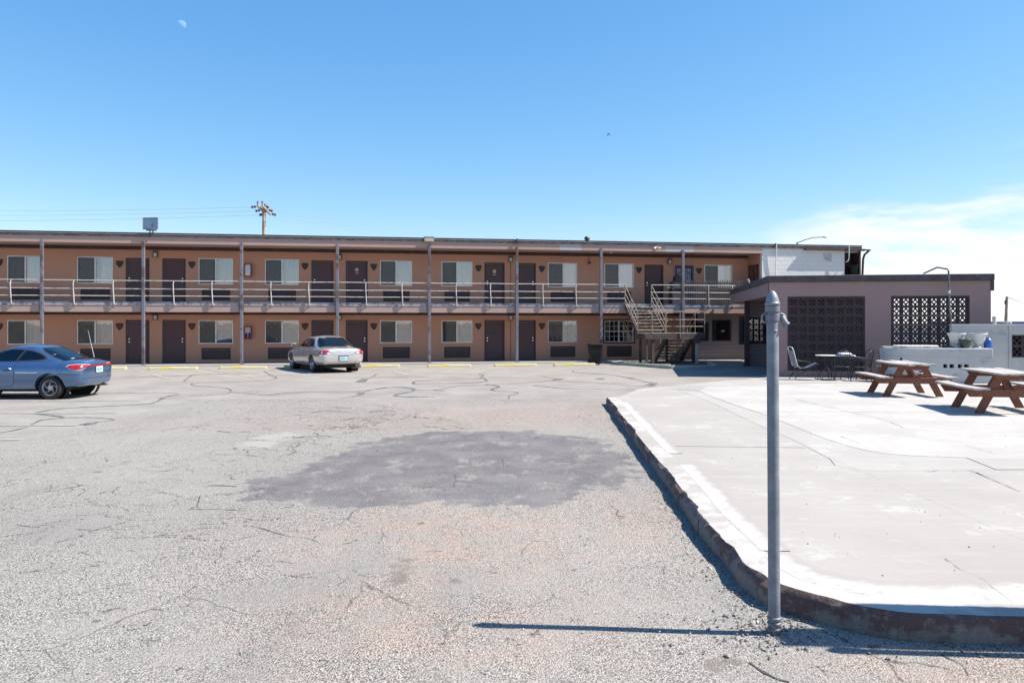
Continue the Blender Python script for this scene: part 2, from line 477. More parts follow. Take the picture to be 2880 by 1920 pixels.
# ------------------------------------------------------------------ the lot: one sheet to the horizon, dense near the camera
def gz(x, y):
    w = lambda fx, fy, ph: math.sin(x * fx + ph) * math.sin(y * fy + ph * 1.7)
    z = 0.0028 * w(1.3, 1.1, 0.4) + 0.002 * w(2.9, 2.3, 1.2) + 0.0014 * w(5.1, 4.4, 2.2)
    b = min(min(x + 13.0, 7.0 - x), min(y + 1.0, 22.0 - y))
    return z * max(0, min(1, b / 1.5)) * max(0, min(1, (20 - y) / 4))
def ground():
    x0, x1, y0, y1, st = -13.0, 7.0, -1.0, 22.0, 0.1
    nx, ny = int((x1 - x0) / st) + 1, int((y1 - y0) / st) + 1
    xs = x0 + st * np.arange(nx); ys = y0 + st * np.arange(ny)
    X, Y = np.meshgrid(xs, ys)
    rng = np.random.RandomState(3)
    def wav(fx, fy, ph): return np.sin(X * fx + ph) * np.sin(Y * fy + ph * 1.7)
    Z = 0.0028 * wav(1.3, 1.1, 0.4) + 0.002 * wav(2.9, 2.3, 1.2) + 0.0014 * wav(5.1, 4.4, 2.2)
    bord = np.minimum(np.minimum(X - x0, x1 - X), np.minimum(Y - y0, y1 - Y))
    Z = Z * np.clip(bord / 1.5, 0, 1) * np.clip((20 - Y) / 4, 0, 1)
    rough = np.minimum(X + 7.75, 18.9 + 0.02 * X - Y)
    patch_px = [(650, 1385), (690, 1352), (820, 1325), (960, 1270), (1080, 1228), (1250, 1210), (1480, 1212), (1690, 1236), (1770, 1290), (1800, 1345), (1740, 1368), (1640, 1388), (1540, 1428), (1440, 1422), (1330, 1424), (1215, 1412), (1090, 1432), (985, 1440), (960, 1420), (800, 1416)]
    patch = poly_sd([G(*p) for p in patch_px], X, Y)
    worn = np.maximum.reduce([poly_sd([G(*p) for p in q], X, Y) for q in (
        [(30, 1480), (120, 1450), (260, 1440), (330, 1470), (230, 1510), (60, 1525)],
        [(1180, 1600), (1330, 1595), (1400, 1640), (1330, 1690), (1240, 1680)],
        [(560, 1700), (720, 1640), (900, 1560), (1080, 1500), (1100, 1590), (950, 1660), (700, 1720)],
        [(1950, 1640), (2030, 1600), (2120, 1700), (2060, 1760)])])
    pale = np.maximum.reduce([poly_sd([G(*p) for p in q], X, Y) for q in (
        [(655, 1258), (730, 1225), (800, 1215), (855, 1218), (820, 1240), (740, 1262)],
        [(1530, 1303), (1560, 1299), (1592, 1302), (1570, 1306)], [(1690, 1360), (1640, 1372), (1700, 1376)])])
    stain = np.maximum.reduce([poly_sd([G(*p) for p in q], X, Y) for q in (
        [(1090, 1642), (1112, 1590), (1132, 1570), (1156, 1572), (1142, 1610), (1128, 1642)],
        [(1405, 1690), (1425, 1685), (1428, 1695), (1410, 1700)],
        [(2000, 1855), (2060, 1845), (2080, 1865), (2010, 1880)])])
    def blob(px, py, rx, ry, k=1.0):
        cx, cy = G(px, py)
        return k * np.exp(-((X - cx) / rx) ** 2 - ((Y - cy) / ry) ** 2)
    pink = blob(1250, 1500, 1.3, 1.4) + blob(1500, 1165, 3.0, 2.2, 0.9) + blob(1050, 1750, 0.8, 0.8, 0.6) + blob(1850, 1450, 0.8, 1.2, 0.6) + blob(1300, 1055, 6.0, 2.2, 0.9) + blob(1560, 1800, 0.9, 0.5, 0.5) + blob(2700, 1880, 0.7, 0.25, 1.2) + blob(850, 1190, 3, 1.2, 0.4)
    pink = np.clip(pink, 0, 1)
    verts = np.stack([X, Y, Z], -1).reshape(-1, 3).tolist()
    faces = []
    for j in range(ny - 1):
        r = j * nx
        faces += [(r + i, r + i + 1, r + nx + i + 1, r + nx + i) for i in range(nx - 1)]
    nb = len(verts)
    B = 6000.0
    verts += [(-B, -B, 0), (B, -B, 0), (B, B, 0), (-B, B, 0), (x0, y0, 0), (x1, y0, 0), (x1, y1, 0), (x0, y1, 0)]
    faces += [(nb, nb+1, nb+5, nb+4), (nb+1, nb+2, nb+6, nb+5), (nb+2, nb+3, nb+7, nb+6), (nb+3, nb, nb+4, nb+7)]
    me = bpy.data.meshes.new('parking_lot'); me.from_pydata(verts, [], faces)
    ext = {'rough': -5.0, 'patch': -5.0, 'worn': -5.0, 'pale': -5.0, 'stain': -5.0, 'pink': 0.25}
    for k, arr in (('rough', rough), ('patch', patch), ('worn', worn), ('pale', pale), ('stain', stain), ('pink', pink)):
        a = me.attributes.new(k, 'FLOAT', 'POINT')
        vals = np.concatenate([arr.reshape(-1), np.full(8, ext[k])]).astype(np.float32)
        if k == 'rough': vals[-8:-4] = -5; 
        a.data.foreach_set('value', vals)
    me.polygons.foreach_set('use_smooth', [True] * len(me.polygons))
    o = obj_from(me, 'parking_lot', 'asphalt')
    return tag(o, kind='structure')
LOT = ground()

def ribbon(mb, pts, w0, w1=None, z=0.0045, jit=0.35, step=0.25):
    """irregular painted or poured strip on the ground"""
    w1 = w0 if w1 is None else w1
    P = [Vector((p[0], p[1])) for p in pts]
    dense = []
    for i in range(len(P) - 1):
        n = max(1, int((P[i+1] - P[i]).length / step))
        p0 = P[max(i-1, 0)]; p1 = P[i]; p2 = P[i+1]; p3 = P[min(i+2, len(P)-1)]
        for k in range(n):
            t = k / n
            dense.append(0.5 * ((2*p1) + (p2-p0)*t + (2*p0-5*p1+4*p2-p3)*t*t + (-p0+3*p1-3*p2+p3)*t**3))
    dense.append(P[-1])
    vs = []
    for i, p in enumerate(dense):
        d = dense[min(i+1, len(dense)-1)] - dense[max(i-1, 0)]
        if d.length < 1e-6: d = Vector((1, 0))
        d.normalize(); nrm = Vector((-d.y, d.x))
        w = (w0 + (w1 - w0) * i / max(1, len(dense)-1)) * (1 + R.uniform(-jit, jit)) / 2
        vs += [(*(p + nrm*w), z + gz(p.x, p.y)), (*(p - nrm*w), z + gz(p.x, p.y))]
    mb.add(vs, [(2*i, 2*i+1, 2*i+3, 2*i+2) for i in range(len(dense)-1)])
def z4(*pts): return [G(x / 1.6333, 1000 + y / 1.6333) for x, y in pts]
def z5(*pts): return [G(1000 + x / 1.96, 1000 + y / 1.96) for x, y in pts]
def z9(*pts): return [G(1900 + x / 2.4, 1500 + y / 2.4) for x, y in pts]
TAR = [z4((1215,72),(1225,80),(1250,92),(1270,100),(1240,112),(1100,120),(930,125),(880,130),(900,138),(1030,148),(1055,155),(1060,165),(1040,175),(960,182),(870,185)),
       z4((1190,80),(960,85),(890,88),(862,104),(845,118)),
       z4((820,178),(760,190),(710,215),(640,225),(300,242),(200,255),(165,265),(260,277),(290,285),(190,295),(130,325),(60,345),(0,355)),
       z4((290,285),(400,283),(490,288),(525,297),(480,303),(430,305),(390,320)),
       z4((1730,85),(1700,103),(1660,110),(1655,122)),
       z4((1230,182),(1320,172),(1500,165),(1640,168),(1665,180),(1560,195)),
       z4((1640,165),(1760,150),(1830,143),(1900,150),(1890,165),(1810,183),(1840,190),(2000,190)),
       z4((500,100),(700,97),(880,90)), z4((1060,168),(1230,182)),
       z5((715,95),(680,102),(705,108),(690,118),(715,130),(720,140),(640,150),(480,153),(330,157),(320,150),(345,140),(500,133),(690,130)),
       z5((720,157),(790,170),(755,185),(770,195),(880,200),(895,208),(850,220),(845,235)),
       z5((10,215),(100,185),(190,175),(290,180),(315,195),(220,215),(260,225),(400,225)),
       z5((315,190),(450,188),(480,185),(560,170),(760,160),(900,152),(1120,133)),
       z5((980,165),(1080,175),(1150,182),(1350,185),(1560,192)),
       z5((1030,115),(1120,130),(1080,138),(1180,142),(1330,150),(1450,158),(1500,165),(1650,168)),
       z5((1200,85),(1215,92),(1400,105),(1480,118),(1580,140),(1650,155),(1620,168)),
       z5((1480,120),(1540,122)), z5((1870,164),(2000,152),(2130,131),(2180,128),(2090,125)),
       z5((0,120),(180,118),(400,116)), z5((480,185),(430,190),(500,196)), z5((1335,128),(1360,126))]
for pts in TAR:
    mb = MB(); ribbon(mb, pts, R.uniform(0.05, 0.10), R.uniform(0.035, 0.08), z=R.uniform(0.004, 0.006), jit=0.5, step=0.2)
    mb.build('crack_sealant', 'tar', LOT, fix=False)
for pts in [z5((1625,162),(1655,152)), z5((1112,134),(1138,126)), z4((1655,122),(1680,105)), z4((395,318),(440,304)), z5((1340,130),(1360,125))]:
    mb = MB(); ribbon(mb, pts, 0.3, 0.18, z=0.007, jit=0.3, step=0.12); mb.build('crack_sealant', 'tar', LOT, fix=False)
CRK = [(z4((1150,780),(1230,800),(1330,828),(1410,835),(1465,855)), .007), (z4((900,705),(1000,705),(1130,712)), .012), (z4((905,695),(912,670),(920,640)), .014),
       (z4((640,525),(720,530),(800,525)), .014), (z4((350,798),(430,802),(520,800)), .011), (z4((990,455),(1100,455),(1220,465)), .014),
       (z4((200,625),(330,605),(380,592)), .012), (z4((930,600),(1000,596),(1090,602)), .02), (z4((1430,262),(1500,253),(1560,256),(1620,258)), .05), (z4((1700,258),(1760,252),(1810,256)), .04), (z4((1360,377),(1440,370),(1520,371)), .03),
       (z9((500,870),(540,900),(600,940),(690,985),(770,1003)), .017), (z9((570,735),(566,770),(600,790),(620,800)), .013), (z9((1790,815),(1860,850),(1930,880),(1980,960)), .010),
       (z4((1000,345),(1060,352),(1150,350)), .03)]
for pts, w in CRK:
    mb = MB(); ribbon(mb, pts, w, w * 0.6, z=0.0045, jit=0.75, step=0.05); mb.build('crack', 'crack_dark', LOT, fix=False)
# jagged short cracks and ravelled spots, many and small
def jagged(mb, x, y, ang, n, st, w):
    """broken line of small ravelled gaps"""
    pts = [(x, y)]
    for _ in range(n):
        ang += R.gauss(0, .42)
        for _ in range(4):
            L = st * .25 * R.uniform(.6, 1.3); x2 = x + math.cos(ang) * L + R.gauss(0, st * .04); y2 = y + math.sin(ang) * L * 1.2 + R.gauss(0, st * .05)
            if R.random() < .72:
                dx, dy = x2 - x, y2 - y; l = math.hypot(dx, dy) + 1e-6; ww = w * R.uniform(.25, 1.0); nx_, ny_ = -dy / l * ww / 2, dx / l * ww / 2; z = gz(x, y) + .004
                mx, my = x + dx * R.uniform(.3, .7), y + dy * R.uniform(.3, .7); k1, k2 = R.uniform(.8, 2.0), R.uniform(.8, 2.0)
                mb.add([(x, y, z), (mx + nx_ * k1, my + ny_ * k1, z), (x2, y2, z), (mx - nx_ * k2, my - ny_ * k2, z)], [(0, 3, 2, 1)])
            x, y = x2, y2
        pts.append((x, y))
    return pts
mbc = MB()
for (x0, x1, y0, y1, cnt, n, st, w) in ((0, 720, 1290, 1520, 60, 6, .11, .014), (850, 1300, 1140, 1210, 30, 5, .25, .036), (560, 1050, 1170, 1270, 34, 5, .18, .024), (1900, 2120, 1480, 1740, 30, 5, .05, .007), (600, 1100, 1420, 1640, 24, 5, .08, .010), (1980, 2500, 1790, 1910, 16, 5, .05, .006), (1250, 1750, 1230, 1400, 22, 4, .12, .010), (100, 900, 1560, 1900, 24, 5, .07, .007)):
    for _ in range(cnt):
        gx, gy = G(R.uniform(x0, x1), R.uniform(y0, y1)); pts = jagged(mbc, gx, gy, R.choice((0, math.pi)) + R.gauss(0, .5), R.randint(2, n), st, w * R.uniform(.5, 1.3))
        if R.random() < .4: q = R.choice(pts); jagged(mbc, q[0], q[1], R.uniform(0, 6.28), 3, st * .7, w * .6)
tag(mbc.build('fine_cracks', 'crack_dark', LOT, fix=False), kind='stuff')
# stall lines
for pts, w, mt in [([(377, 1040.2), (473.5, 1065.5)], .11, 'line_paint'), ([(578.8, 1037.4), (714, 1062)], .11, 'line_paint'), ([(846, 1047), (922, 1057.7)], .10, 'line_white'),
                   ([(1105, 1044), (1150, 1055)], .10, 'line_white'), ([(200, 1043.5), (262, 1066)], .11, 'line_paint'),
                   ([(-160, 1104), (502, 1104)], .10, 'line_white'), ([(-120, 1128), (392, 1127)], .10, 'line_white'), ([(-100, 1162), (325, 1162)], .10, 'line_faint'), ([(-80, 1197.5), (214, 1197)], .10, 'line_faint'), ([(-60, 1238), (60, 1237)], .10, 'line_white'),
                   ([(640, 1101), (760, 1100)], .06, 'line_white')]:
    mb = MB(); ribbon(mb, [G(*p) for p in pts], w, w, z=0.0085, jit=0.08, step=0.5); mb.build('stall_line', mt, LOT, fix=False)

# ------------------------------------------------------------------ raised concrete terrace
def zp(y): return 0.16 if y < 17.0 else max(0.02, 0.16 - 0.14 * (y - 17.0) / 8.5)
def PT(px, py):
    z = 0.16
    for _ in range(12):
        x, y = G(px, py, z); z = zp(y)
    return (x, y)
EDGE = [(1706.6,1116),(1755,1178.6),(1816,1255),(1867,1316),(1908,1367),(1954,1433.7),(2000,1484.7),(2051,1541),(2086.7,1586.7),(2125,1611),(2160.7,1632.7),(2193.7,1645.8),(2250,1663),(2316.7,1679),(2400,1700),(2491.7,1716),(2608,1727),(2880,1735),(3400,1740)]
edge_xy = [G(px, py, 0.16) for px, py in EDGE] + [(6.5, 4.38), (16.0, 4.3)]
def resample(pts, st):
    P = [Vector(p) for p in pts]; out = []
    for i in range(len(P) - 1):
        n = max(1, int((P[i+1] - P[i]).length / st))
        p0 = P[max(i-1, 0)]; p1 = P[i]; p2 = P[i+1]; p3 = P[min(i+2, len(P)-1)]
        for k in range(n):
            t = k / n
            out.append(0.5 * ((2*p1) + (p2-p0)*t + (2*p0-5*p1+4*p2-p3)*t*t + (-p0+3*p1-3*p2+p3)*t**3))
    out.append(P[-1]); return out
edge_s = resample(edge_xy, 0.045)
far_left = [PT(1796, 1094), PT(1918, 1081), PT(2040, 1070), (8.7, 26.2)]
KW = 0.24
def offset_in(pts, d):
    out = []
    for i, p in enumerate(pts):
        t = pts[min(i+3, len(pts)-1)] - pts[max(i-3, 0)]; t.normalize()
        out.append(p + Vector((-t.y, t.x)) * (d if (-t.y) > -0.2 else d))
    return out
# the edge runs from far to near and then right, so its inner side is on the left
inner_s = offset_in(edge_s, KW)
PATIO = tag(MB().zprism([tuple(p) for p in inner_s[::8]] + [(16.0, 30.0), (9.2, 27.0)] + list(reversed(far_left)), -0.3, 0.004).build('terrace', 'joint_dirt'), kind='structure')
def slab(name, poly, mat, dz=0.0):
    bm = bmesh.new()
    vs = [bm.verts.new((p[0], p[1], 0)) for p in poly]
    bm.faces.new(vs)
    for yy in (17.0, 19.5, 22.0, 25.5):
        bmesh.ops.bisect_plane(bm, geom=bm.verts[:] + bm.edges[:] + bm.faces[:], plane_co=(0, yy, 0), plane_no=(0, 1, 0))
    bm.normal_update()
    for f in bm.faces:
        if f.normal.z < 0: f.normal_flip()
    r = bmesh.ops.extrude_face_region(bm, geom=bm.faces[:])
    low = [e for e in r['geom'] if isinstance(e, bmesh.types.BMVert)]
    lowset = set(low)
    for v in bm.verts:
        top = zp(v.co.y) + dz
        v.co.z = top if v in lowset else -0.05
    bmesh.ops.recalc_face_normals(bm, faces=bm.faces)
    me = bpy.data.meshes.new(name); bm.to_mesh(me); bm.free()
    return obj_from(me, name, mat, PATIO)
def clip(poly, p, n):
    """part of a polygon on the side where (q-p).n > 0"""
    out = []
    for i in range(len(poly)):
        a, b2 = Vector(poly[i]), Vector(poly[(i+1) % len(poly)])
        da, db = (a - p).dot(n), (b2 - p).dot(n)
        if da >= 0: out.append(tuple(a))
        if (da > 0) != (db > 0): out.append(tuple(a + (b2 - a) * (da / (da - db))))
    return out
def cut(poly, a, b, gap=0.012):
    a, b = Vector(a), Vector(b); d = (b - a).normalized(); n = Vector((-d.y, d.x))
    return clip(poly, a + n * gap / 2, n), clip(poly, a - n * gap / 2, -n)
curveA = [PT(1964,1099),PT(2030,1125),PT(2158,1168),PT(2201,1185),PT(2339,1239),PT(2486,1274),PT(2716,1286),PT(2880,1289),PT(3300,1291)]
curveB = [PT(1905,1095),PT(2015,1138),PT(2122,1189),PT(2192,1219),PT(2256,1248),PT(2333,1289),PT(2412,1320),PT(2880,1320),PT(3300,1320)]
cA = resample(curveA, 0.3); cB = resample(curveB, 0.3)
def shift(pts, d):
    out = []
    for i, p in enumerate(pts):
        t = (pts[min(i+1, len(pts)-1)] - pts[max(i-1, 0)]).normalized()
        out.append(p + Vector((-t.y, t.x)) * d)
    return out
farline = [PT(2191, 1079.5), (16.0, 24.5)]
fl0 = Vector(PT(1990, 1086.5))
# filled-in basin, coping band, deck, strip along the wall
fill = [tuple(p) for p in shift(cA, 0.006)] + [(16.0, 10.2), (16.0, 24.4)] + [PT(2191, 1080), PT(2060, 1085), tuple(fl0)]
f1, f2 = cut(fill, PT(2430, 1124), PT(2880, 1124), 0.006)
f3, f4 = cut(f2, PT(2100, 1158.5), PT(2880, 1157), 0.005)
for q in (f1, f3, f4): slab('concrete_slab', q, 'fill_concrete', R.uniform(-0.002, 0.002))
cop = [tuple(p) for p in shift(cA, -0.006)] + [tuple(p) for p in reversed(shift(cB, 0.006))]
c1, c2 = cut(cop, PT(2716, 1286), PT(2798, 1319), 0.008)
slab('concrete_slab', c1, 'coping_concrete', 0.003); slab('concrete_slab', c2, 'coping_concrete', -0.002)
deck = [tuple(p) for p in inner_s[::4]] + [(16.0, 8.85)] + [tuple(p) for p in reversed(shift(cB, -0.006))] + [PT(1800, 1097)]
deckL = clip(deck, Vector((3.999, 0)), Vector((-1, 0))); deckR = clip(deck, Vector((4.001, 0)), Vector((1, 0)))
dfar, dn = cut(deckL, PT(1755, 1177), PT(2160, 1197), 0.006)
d3, d4 = cut(dn, PT(1816, 1253), PT(2163, 1257.5), 0.005)
for k, q in enumerate((dfar, d3, d4, deckR)): slab('concrete_slab', q, 'deck_concrete', (0.0, 0.003, -0.001, -0.001)[k])
def z6(*pts): return [PT(2180 + x / 3.267, 1020 + y / 3.267) for x, y in pts]
def z9p(*pts): return [PT(1900 + x / 2.4, 1500 + y / 2.4) for x, y in pts]
for pts, w in ((z6((200,340),(350,375),(560,420),(690,455),(900,500),(1060,540)), .016), (z6((1060,545),(1210,610)), .010), (z6((610,675),(640,690),(800,745),(1000,775)), .010), (z6((1740,755),(2040,840)), .008),
               (z9p((1820,170),(1870,200),(1930,245),(2050,290),(2130,360),(2200,410),(2250,450),(2280,475)), .006), (z9p((750,200),(810,240),(900,262)), .004), (z6((700,456),(1120,450)), .007),
               (z6((1770,988),(1850,1010),(1930,1040),(2040,1048)), .014), (z6((1850,1010),(1990,1070),(2130,1130),(2270,1190)), .012), (z6((1500,985),(1420,1002),(1380,985)), .006)):
    mb = MB()
    ribbon(mb, pts, w, w * .5, z=0.168, jit=.8, step=.06)
    mb.v = [(x, y, zp(y) + .0055) for x, y, z in mb.v]
    mb.build('crack', 'crack_fine', PATIO, fix=False)
strip = [tuple(fl0 + Vector((0.02, 0.05))), PT(2060, 1084.3), PT(2191, 1079.1), (16.0, 24.45), (16.0, 28.5), (8.9, 27.6)] + list(reversed(far_left[1:]))
slab('concrete_slab', strip, 'coping_concrete', 0.0)
wedge = [tuple(edge_s[0] + Vector((0.25, 0.02))), PT(1800, 1097.5), PT(1905, 1094.6), PT(1964, 1098.6), tuple(fl0), tuple(far_left[1]), tuple(far_left[0])]
slab('concrete_slab', wedge, 'deck_concrete', 0.002)
# kerb along the terrace: broken top edge, painted face
CN = [0.0] * len(edge_s)
for amp, lenn in ((0.8, 23), (0.6, 9), (0.5, 4)):
    kn = [R.uniform(-1, 1) for _ in range(len(edge_s) // lenn + 3)]
    for i in range(len(edge_s)):
        a = i / lenn; k = int(a); t = a - k; t = t * t * (3 - 2 * t); CN[i] += amp * (kn[k] * (1 - t) + kn[k + 1] * t)
def kerb(i0, i1):
    mb = MB(); mt = MB()
    rows = []; rt = []
    for i in range(i0, i1 + 1):
        p, q = edge_s[i], inner_s[i]
        n = (p - q).normalized()
        wob = 0.007 * math.sin(i * 0.21) + 0.005 * CN[(i * 3) % len(CN)] + R.uniform(-0.004, 0.004)
        chip = max(0.0, CN[i]) * 0.030 + R.uniform(0, 0.007)
        zt = zp(p.y)
        a = p + n * (0.012 + wob)
        rows.append([(a.x, a.y, -0.06), ((a + n*0.004).x, (a + n*0.004).y, zt * 0.45), ((a - n*0.004).x, (a - n*0.004).y, zt - 0.02 - chip * 0.8), ((p - n*(0.014 + chip)).x, (p - n*(0.014 + chip)).y, zt - 0.001)])
        m = p - n * (0.10 + wob)
        rt.append([rows[-1][3], (m.x, m.y, zt + 0.002 + R.uniform(-0.002, 0.002)), (q.x, q.y, zt + 0.001), (q.x, q.y, -0.05)])
    for rr, mm in ((rows, mb), (rt, mt)):
        k = len(rr[0]); vs = [v for r in rr for v in r]
        mm.add(vs, [(i*k + j, (i+1)*k + j, (i+1)*k + j + 1, i*k + j + 1) for i in range(len(rr)-1) for j in range(k-1)])
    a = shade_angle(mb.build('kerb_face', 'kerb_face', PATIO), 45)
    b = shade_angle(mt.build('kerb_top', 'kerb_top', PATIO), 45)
N = len(edge_s)
cuts = [0, 78, 150, 196, 240, 283, N - 1]
cuts = [c for c in cuts if c < N - 1] + [N - 1]
for a, b in zip(cuts[:-1], cuts[1:]): kerb(a, b)
# strip of old white paint along the deck edge, sheet 4 mm above
def ragged_paint():
    m, nt, b, o = new_mat('ragged_paint'); g = NT(nt); P = g.coord()
    e = g.math('ADD', g.attr('edge'), g.math('MULTIPLY', g.math('SUBTRACT', g.noise(P, 3.0, 6, 0.7, 0.3), 0.5), 1.3))
    n3 = g.noise(P, 40.0, 4)
    wht = g.mix(g.step(g.noise(P, 9.0, 6, 0.72), 0.50, 0.66), (0.405, 0.39, 0.37), (0.32, 0.298, 0.272))
    g.put(b.inputs['Base Color'], g.mix(g.step(e, 0.40, 0.86), wht, g.mix(g.noise(P, 0.7, 5, 0.62), (0.27, 0.252, 0.234), (0.308, 0.287, 0.266))))
    b.inputs['Roughness'].default_value = 0.9; b.inputs['Specular IOR Level'].default_value = 0.3
    g.l.new(g.bump(n3, 0.3, 0.004), b.inputs['Normal'])
ragged_paint()
def paint_strip(i0, i1, w, w2=None):
    mb = MB(); vs = []; ed = []
    for i in range(i0, i1, 2):
        f = (i - i0) / max(1, i1 - i0); ww = w + ((w2 if w2 else w) - w) * min(1, f * 3)
        q = inner_s[i]; n = (edge_s[i] - q).normalized(); q2 = q + n * 0.05
        vs.append((q2.x, q2.y, zp(q2.y) - 0.004)); ed.append(0.0)
        for k in range(5):
            e = q2 - n * (0.03 + (ww + 0.02) * k / 4); vs.append((e.x, e.y, zp(e.y) + 0.0050)); ed.append(k / 4)
    mb.add(vs, [(6*i + k, 6*i + k + 1, 6*i + k + 7, 6*i + k + 6) for i in range(len(vs)//6 - 1) for k in range(5)])
    o = mb.build('white_paint', 'ragged_paint', PATIO, fix=False)
    a = o.data.attributes.new('edge', 'FLOAT', 'POINT'); a.data.foreach_set('value', ed)
i17 = min(range(N), key=lambda i: abs(edge_s[i].y - 16.5) + (edge_s[i].x > 3) * 100)
iA = min(range(N), key=lambda i: abs(edge_s[i].y - 9.95) + (edge_s[i].x > 3) * 100)
iB = min(range(N), key=lambda i: abs(edge_s[i].y - 9.2) + (edge_s[i].x > 3) * 100)
iC = min(range(N), key=lambda i: abs(edge_s[i].y - 5.6) + (edge_s[i].x > 3) * 100)
paint_strip(i17, iA, 0.17); paint_strip(iB, iC, 0.20); paint_strip(iC, N - 60, 0.20, 0.62)
# loose stones and crumbled asphalt at the foot of the kerb
def rubble(name, label, spots, mat):
    mb = MB()
    for x, y, r, z in spots:
        base = len(mb.v)
        ph = [R.uniform(0.7, 1.25) for _ in range(14)]
        ico = [(0,0,1)] + [(math.cos(a)*0.8, math.sin(a)*0.8, 0.45) for a in [k*math.pi*2/6 for k in range(6)]] + [(math.cos(a), math.sin(a), -0.25) for a in [k*math.pi*2/6 + 0.5 for k in range(6)]]
        mb.add([(x + v[0]*r*ph[k], y + v[1]*r*ph[k], z + v[2]*r*0.7*ph[k]) for k, v in enumerate(ico)],
               [(0, 1+k, 1+(k+1) % 6) for k in range(6)] + [(1+k, 7+k, 1+(k+1) % 6) for k in range(6)] + [(1+(k+1) % 6, 7+k, 7+(k+1) % 6) for k in range(6)])
    o = mb.build(name, mat, None, fix=False)
    return tag(o, label, 'rubble', kind='stuff')
simple('rubble_dark', (0.17, 0.165, 0.16), 0.95, var=0.45, scale=30)
simple('rubble_light', (0.42, 0.40, 0.37), 0.95, var=0.3, scale=20)
sp = []
for i in range(60, N - 120):
    p, q = edge_s[i], inner_s[i]; n = (p - q).normalized()
    for _ in range(6 if edge_s[i].y < 8 else 3):
        d = abs(R.gauss(0.05, 0.11)) + 0.02
        if R.random() < 0.85:
            w = p + n * d
            sp.append((w.x + R.uniform(-.02, .02), w.y + R.uniform(-.02, .02), R.uniform(0.003, 0.009) * (1.8 if R.random() < 0.06 else 1), 0.006))
for _ in range(340):
    x, y = G(R.gauss(2150, 85), R.gauss(1768, 36)); sp.append((x, y, R.uniform(0.003, 0.010) * (1.9 if R.random() < .08 else 1), 0.006))
rubble('loose_gravel', 'dark crumbled asphalt scattered along the foot of the kerb', sp, 'rubble_dark')
sp = [(*G(R.uniform(900, 2880), R.uniform(1560, 1915)), R.uniform(0.003, 0.007), 0.008) for _ in range(320)]
sp += [(*G(2117, 1756), 0.02, 0.01), (*G(2130, 1752), 0.013, 0.01), (*G(1998, 1600), 0.017, 0.008), (*G(1992, 1604), 0.010, 0.008), (*G(2638, 1795), 0.02, 0.012)]
rubble('loose_stones', 'pale loose pebbles lying on the rough asphalt', sp, 'rubble_light')

sp = []
for _ in range(75):
    px, py = R.uniform(1800, 2880), R.uniform(1110, 1690); x, y = PT(px, py)
    if any(math.hypot(x - e.x, y - e.y) < .35 for e in edge_s[::6]) or x < 2.2: continue
    sp.append((x, y, R.uniform(.002, .006) * (1 + y * .05), zp(y) + .002))
rubble('terrace_litter', 'tiny dark specks of dry leaf litter on the pale terrace', sp, 'rubble_dark')
# ------------------------------------------------------------------ motel materials
def stucco(name, col, dirt=(0.12, 0.09, 0.085)):
    m, nt, b, o = new_mat(name); g = NT(nt); P = g.coord()
    n1 = g.noise(P, 0.6, 5, 0.6); n2 = g.noise(P, 5, 6, 0.65); n3 = g.noise(P, 120, 3)
    c = g.mix(n1, scale_c(col, 0.90), scale_c(col, 1.10))
    c = g.mix(g.math('MULTIPLY', g.step(n2, 0.55, 0.75), 0.25), c, scale_c(col, 0.7))
    streak = g.noise(g.mapping(P, (6, 6, 0.5)), 1.0, 5, 0.6)
    c = g.mix(g.math('MULTIPLY', g.step(streak, 0.56, 0.85), 0.14), c, dirt)
    g.put(b.inputs['Base Color'], c); b.inputs['Roughness'].default_value = 0.92; b.inputs['Specular IOR Level'].default_value = 0.2
    g.l.new(g.bump(n3, 0.4, 0.004), b.inputs['Normal'])
stucco('stucco', (0.45, 0.24, 0.165))
stucco('soffit', (0.46, 0.29, 0.24))
stucco('mauve', (0.40, 0.30, 0.285))
def fascia_mat():
    m, nt, b, o = new_mat('fascia'); g = NT(nt); P = g.coord()
    n1 = g.noise(P, 1.0, 5, 0.6)
    c = g.mix(n1, (0.345, 0.235, 0.20), (0.43, 0.305, 0.262))
    sx = g.n.new('ShaderNodeSeparateXYZ'); g.put(sx.inputs[0], P)
    # sections patched with paler paint
    patch = None
    for a, bb in ((2.32, 3.35), (7.6, 9.05)):
        k = g.math('MULTIPLY', g.step(sx.outputs[0], a - 0.03, a + 0.03), g.step(sx.outputs[0], bb + 0.05, bb - 0.05))
        patch = k if patch is None else g.math('ADD', patch, k)
    c = g.mix(g.math('MULTIPLY', patch, g.step(sx.outputs[2], 5.0, 5.1)), c, (0.42, 0.385, 0.39))
    st = g.noise(g.mapping(P, (1.5, 1, 9)), 1.0, 6, 0.65)
    c = g.mix(g.math('MULTIPLY', g.step(st, 0.58, 0.7), 0.3), c, (0.24, 0.19, 0.18))
    g.put(b.inputs['Base Color'], c); b.inputs['Roughness'].default_value = 0.85
    g.l.new(g.bump(g.noise(P, 30, 4), 0.2, 0.004), b.inputs['Normal'])
fascia_mat()
simple('dark_trim', (0.050, 0.026, 0.026), 0.75, var=0.25)
simple('roof_dark', (0.045, 0.040, 0.052), 0.7, var=0.3, scale=5)
simple('roof_metal', (0.16, 0.135, 0.135), 0.55, var=0.25, scale=8, wear=(0.075, 0.06, 0.06), wear_amt=0.6)
simple('roof_light', (0.30, 0.28, 0.285), 0.5, var=0.2, scale=6)
simple('roof_top', (0.34, 0.33, 0.31), 0.9, var=0.2)
simple('slab_edge', (0.16, 0.165, 0.205), 0.85, var=0.3, scale=2.0, wear=(0.33, 0.32, 0.34), wear_amt=0.75, wear_scale=3.0)
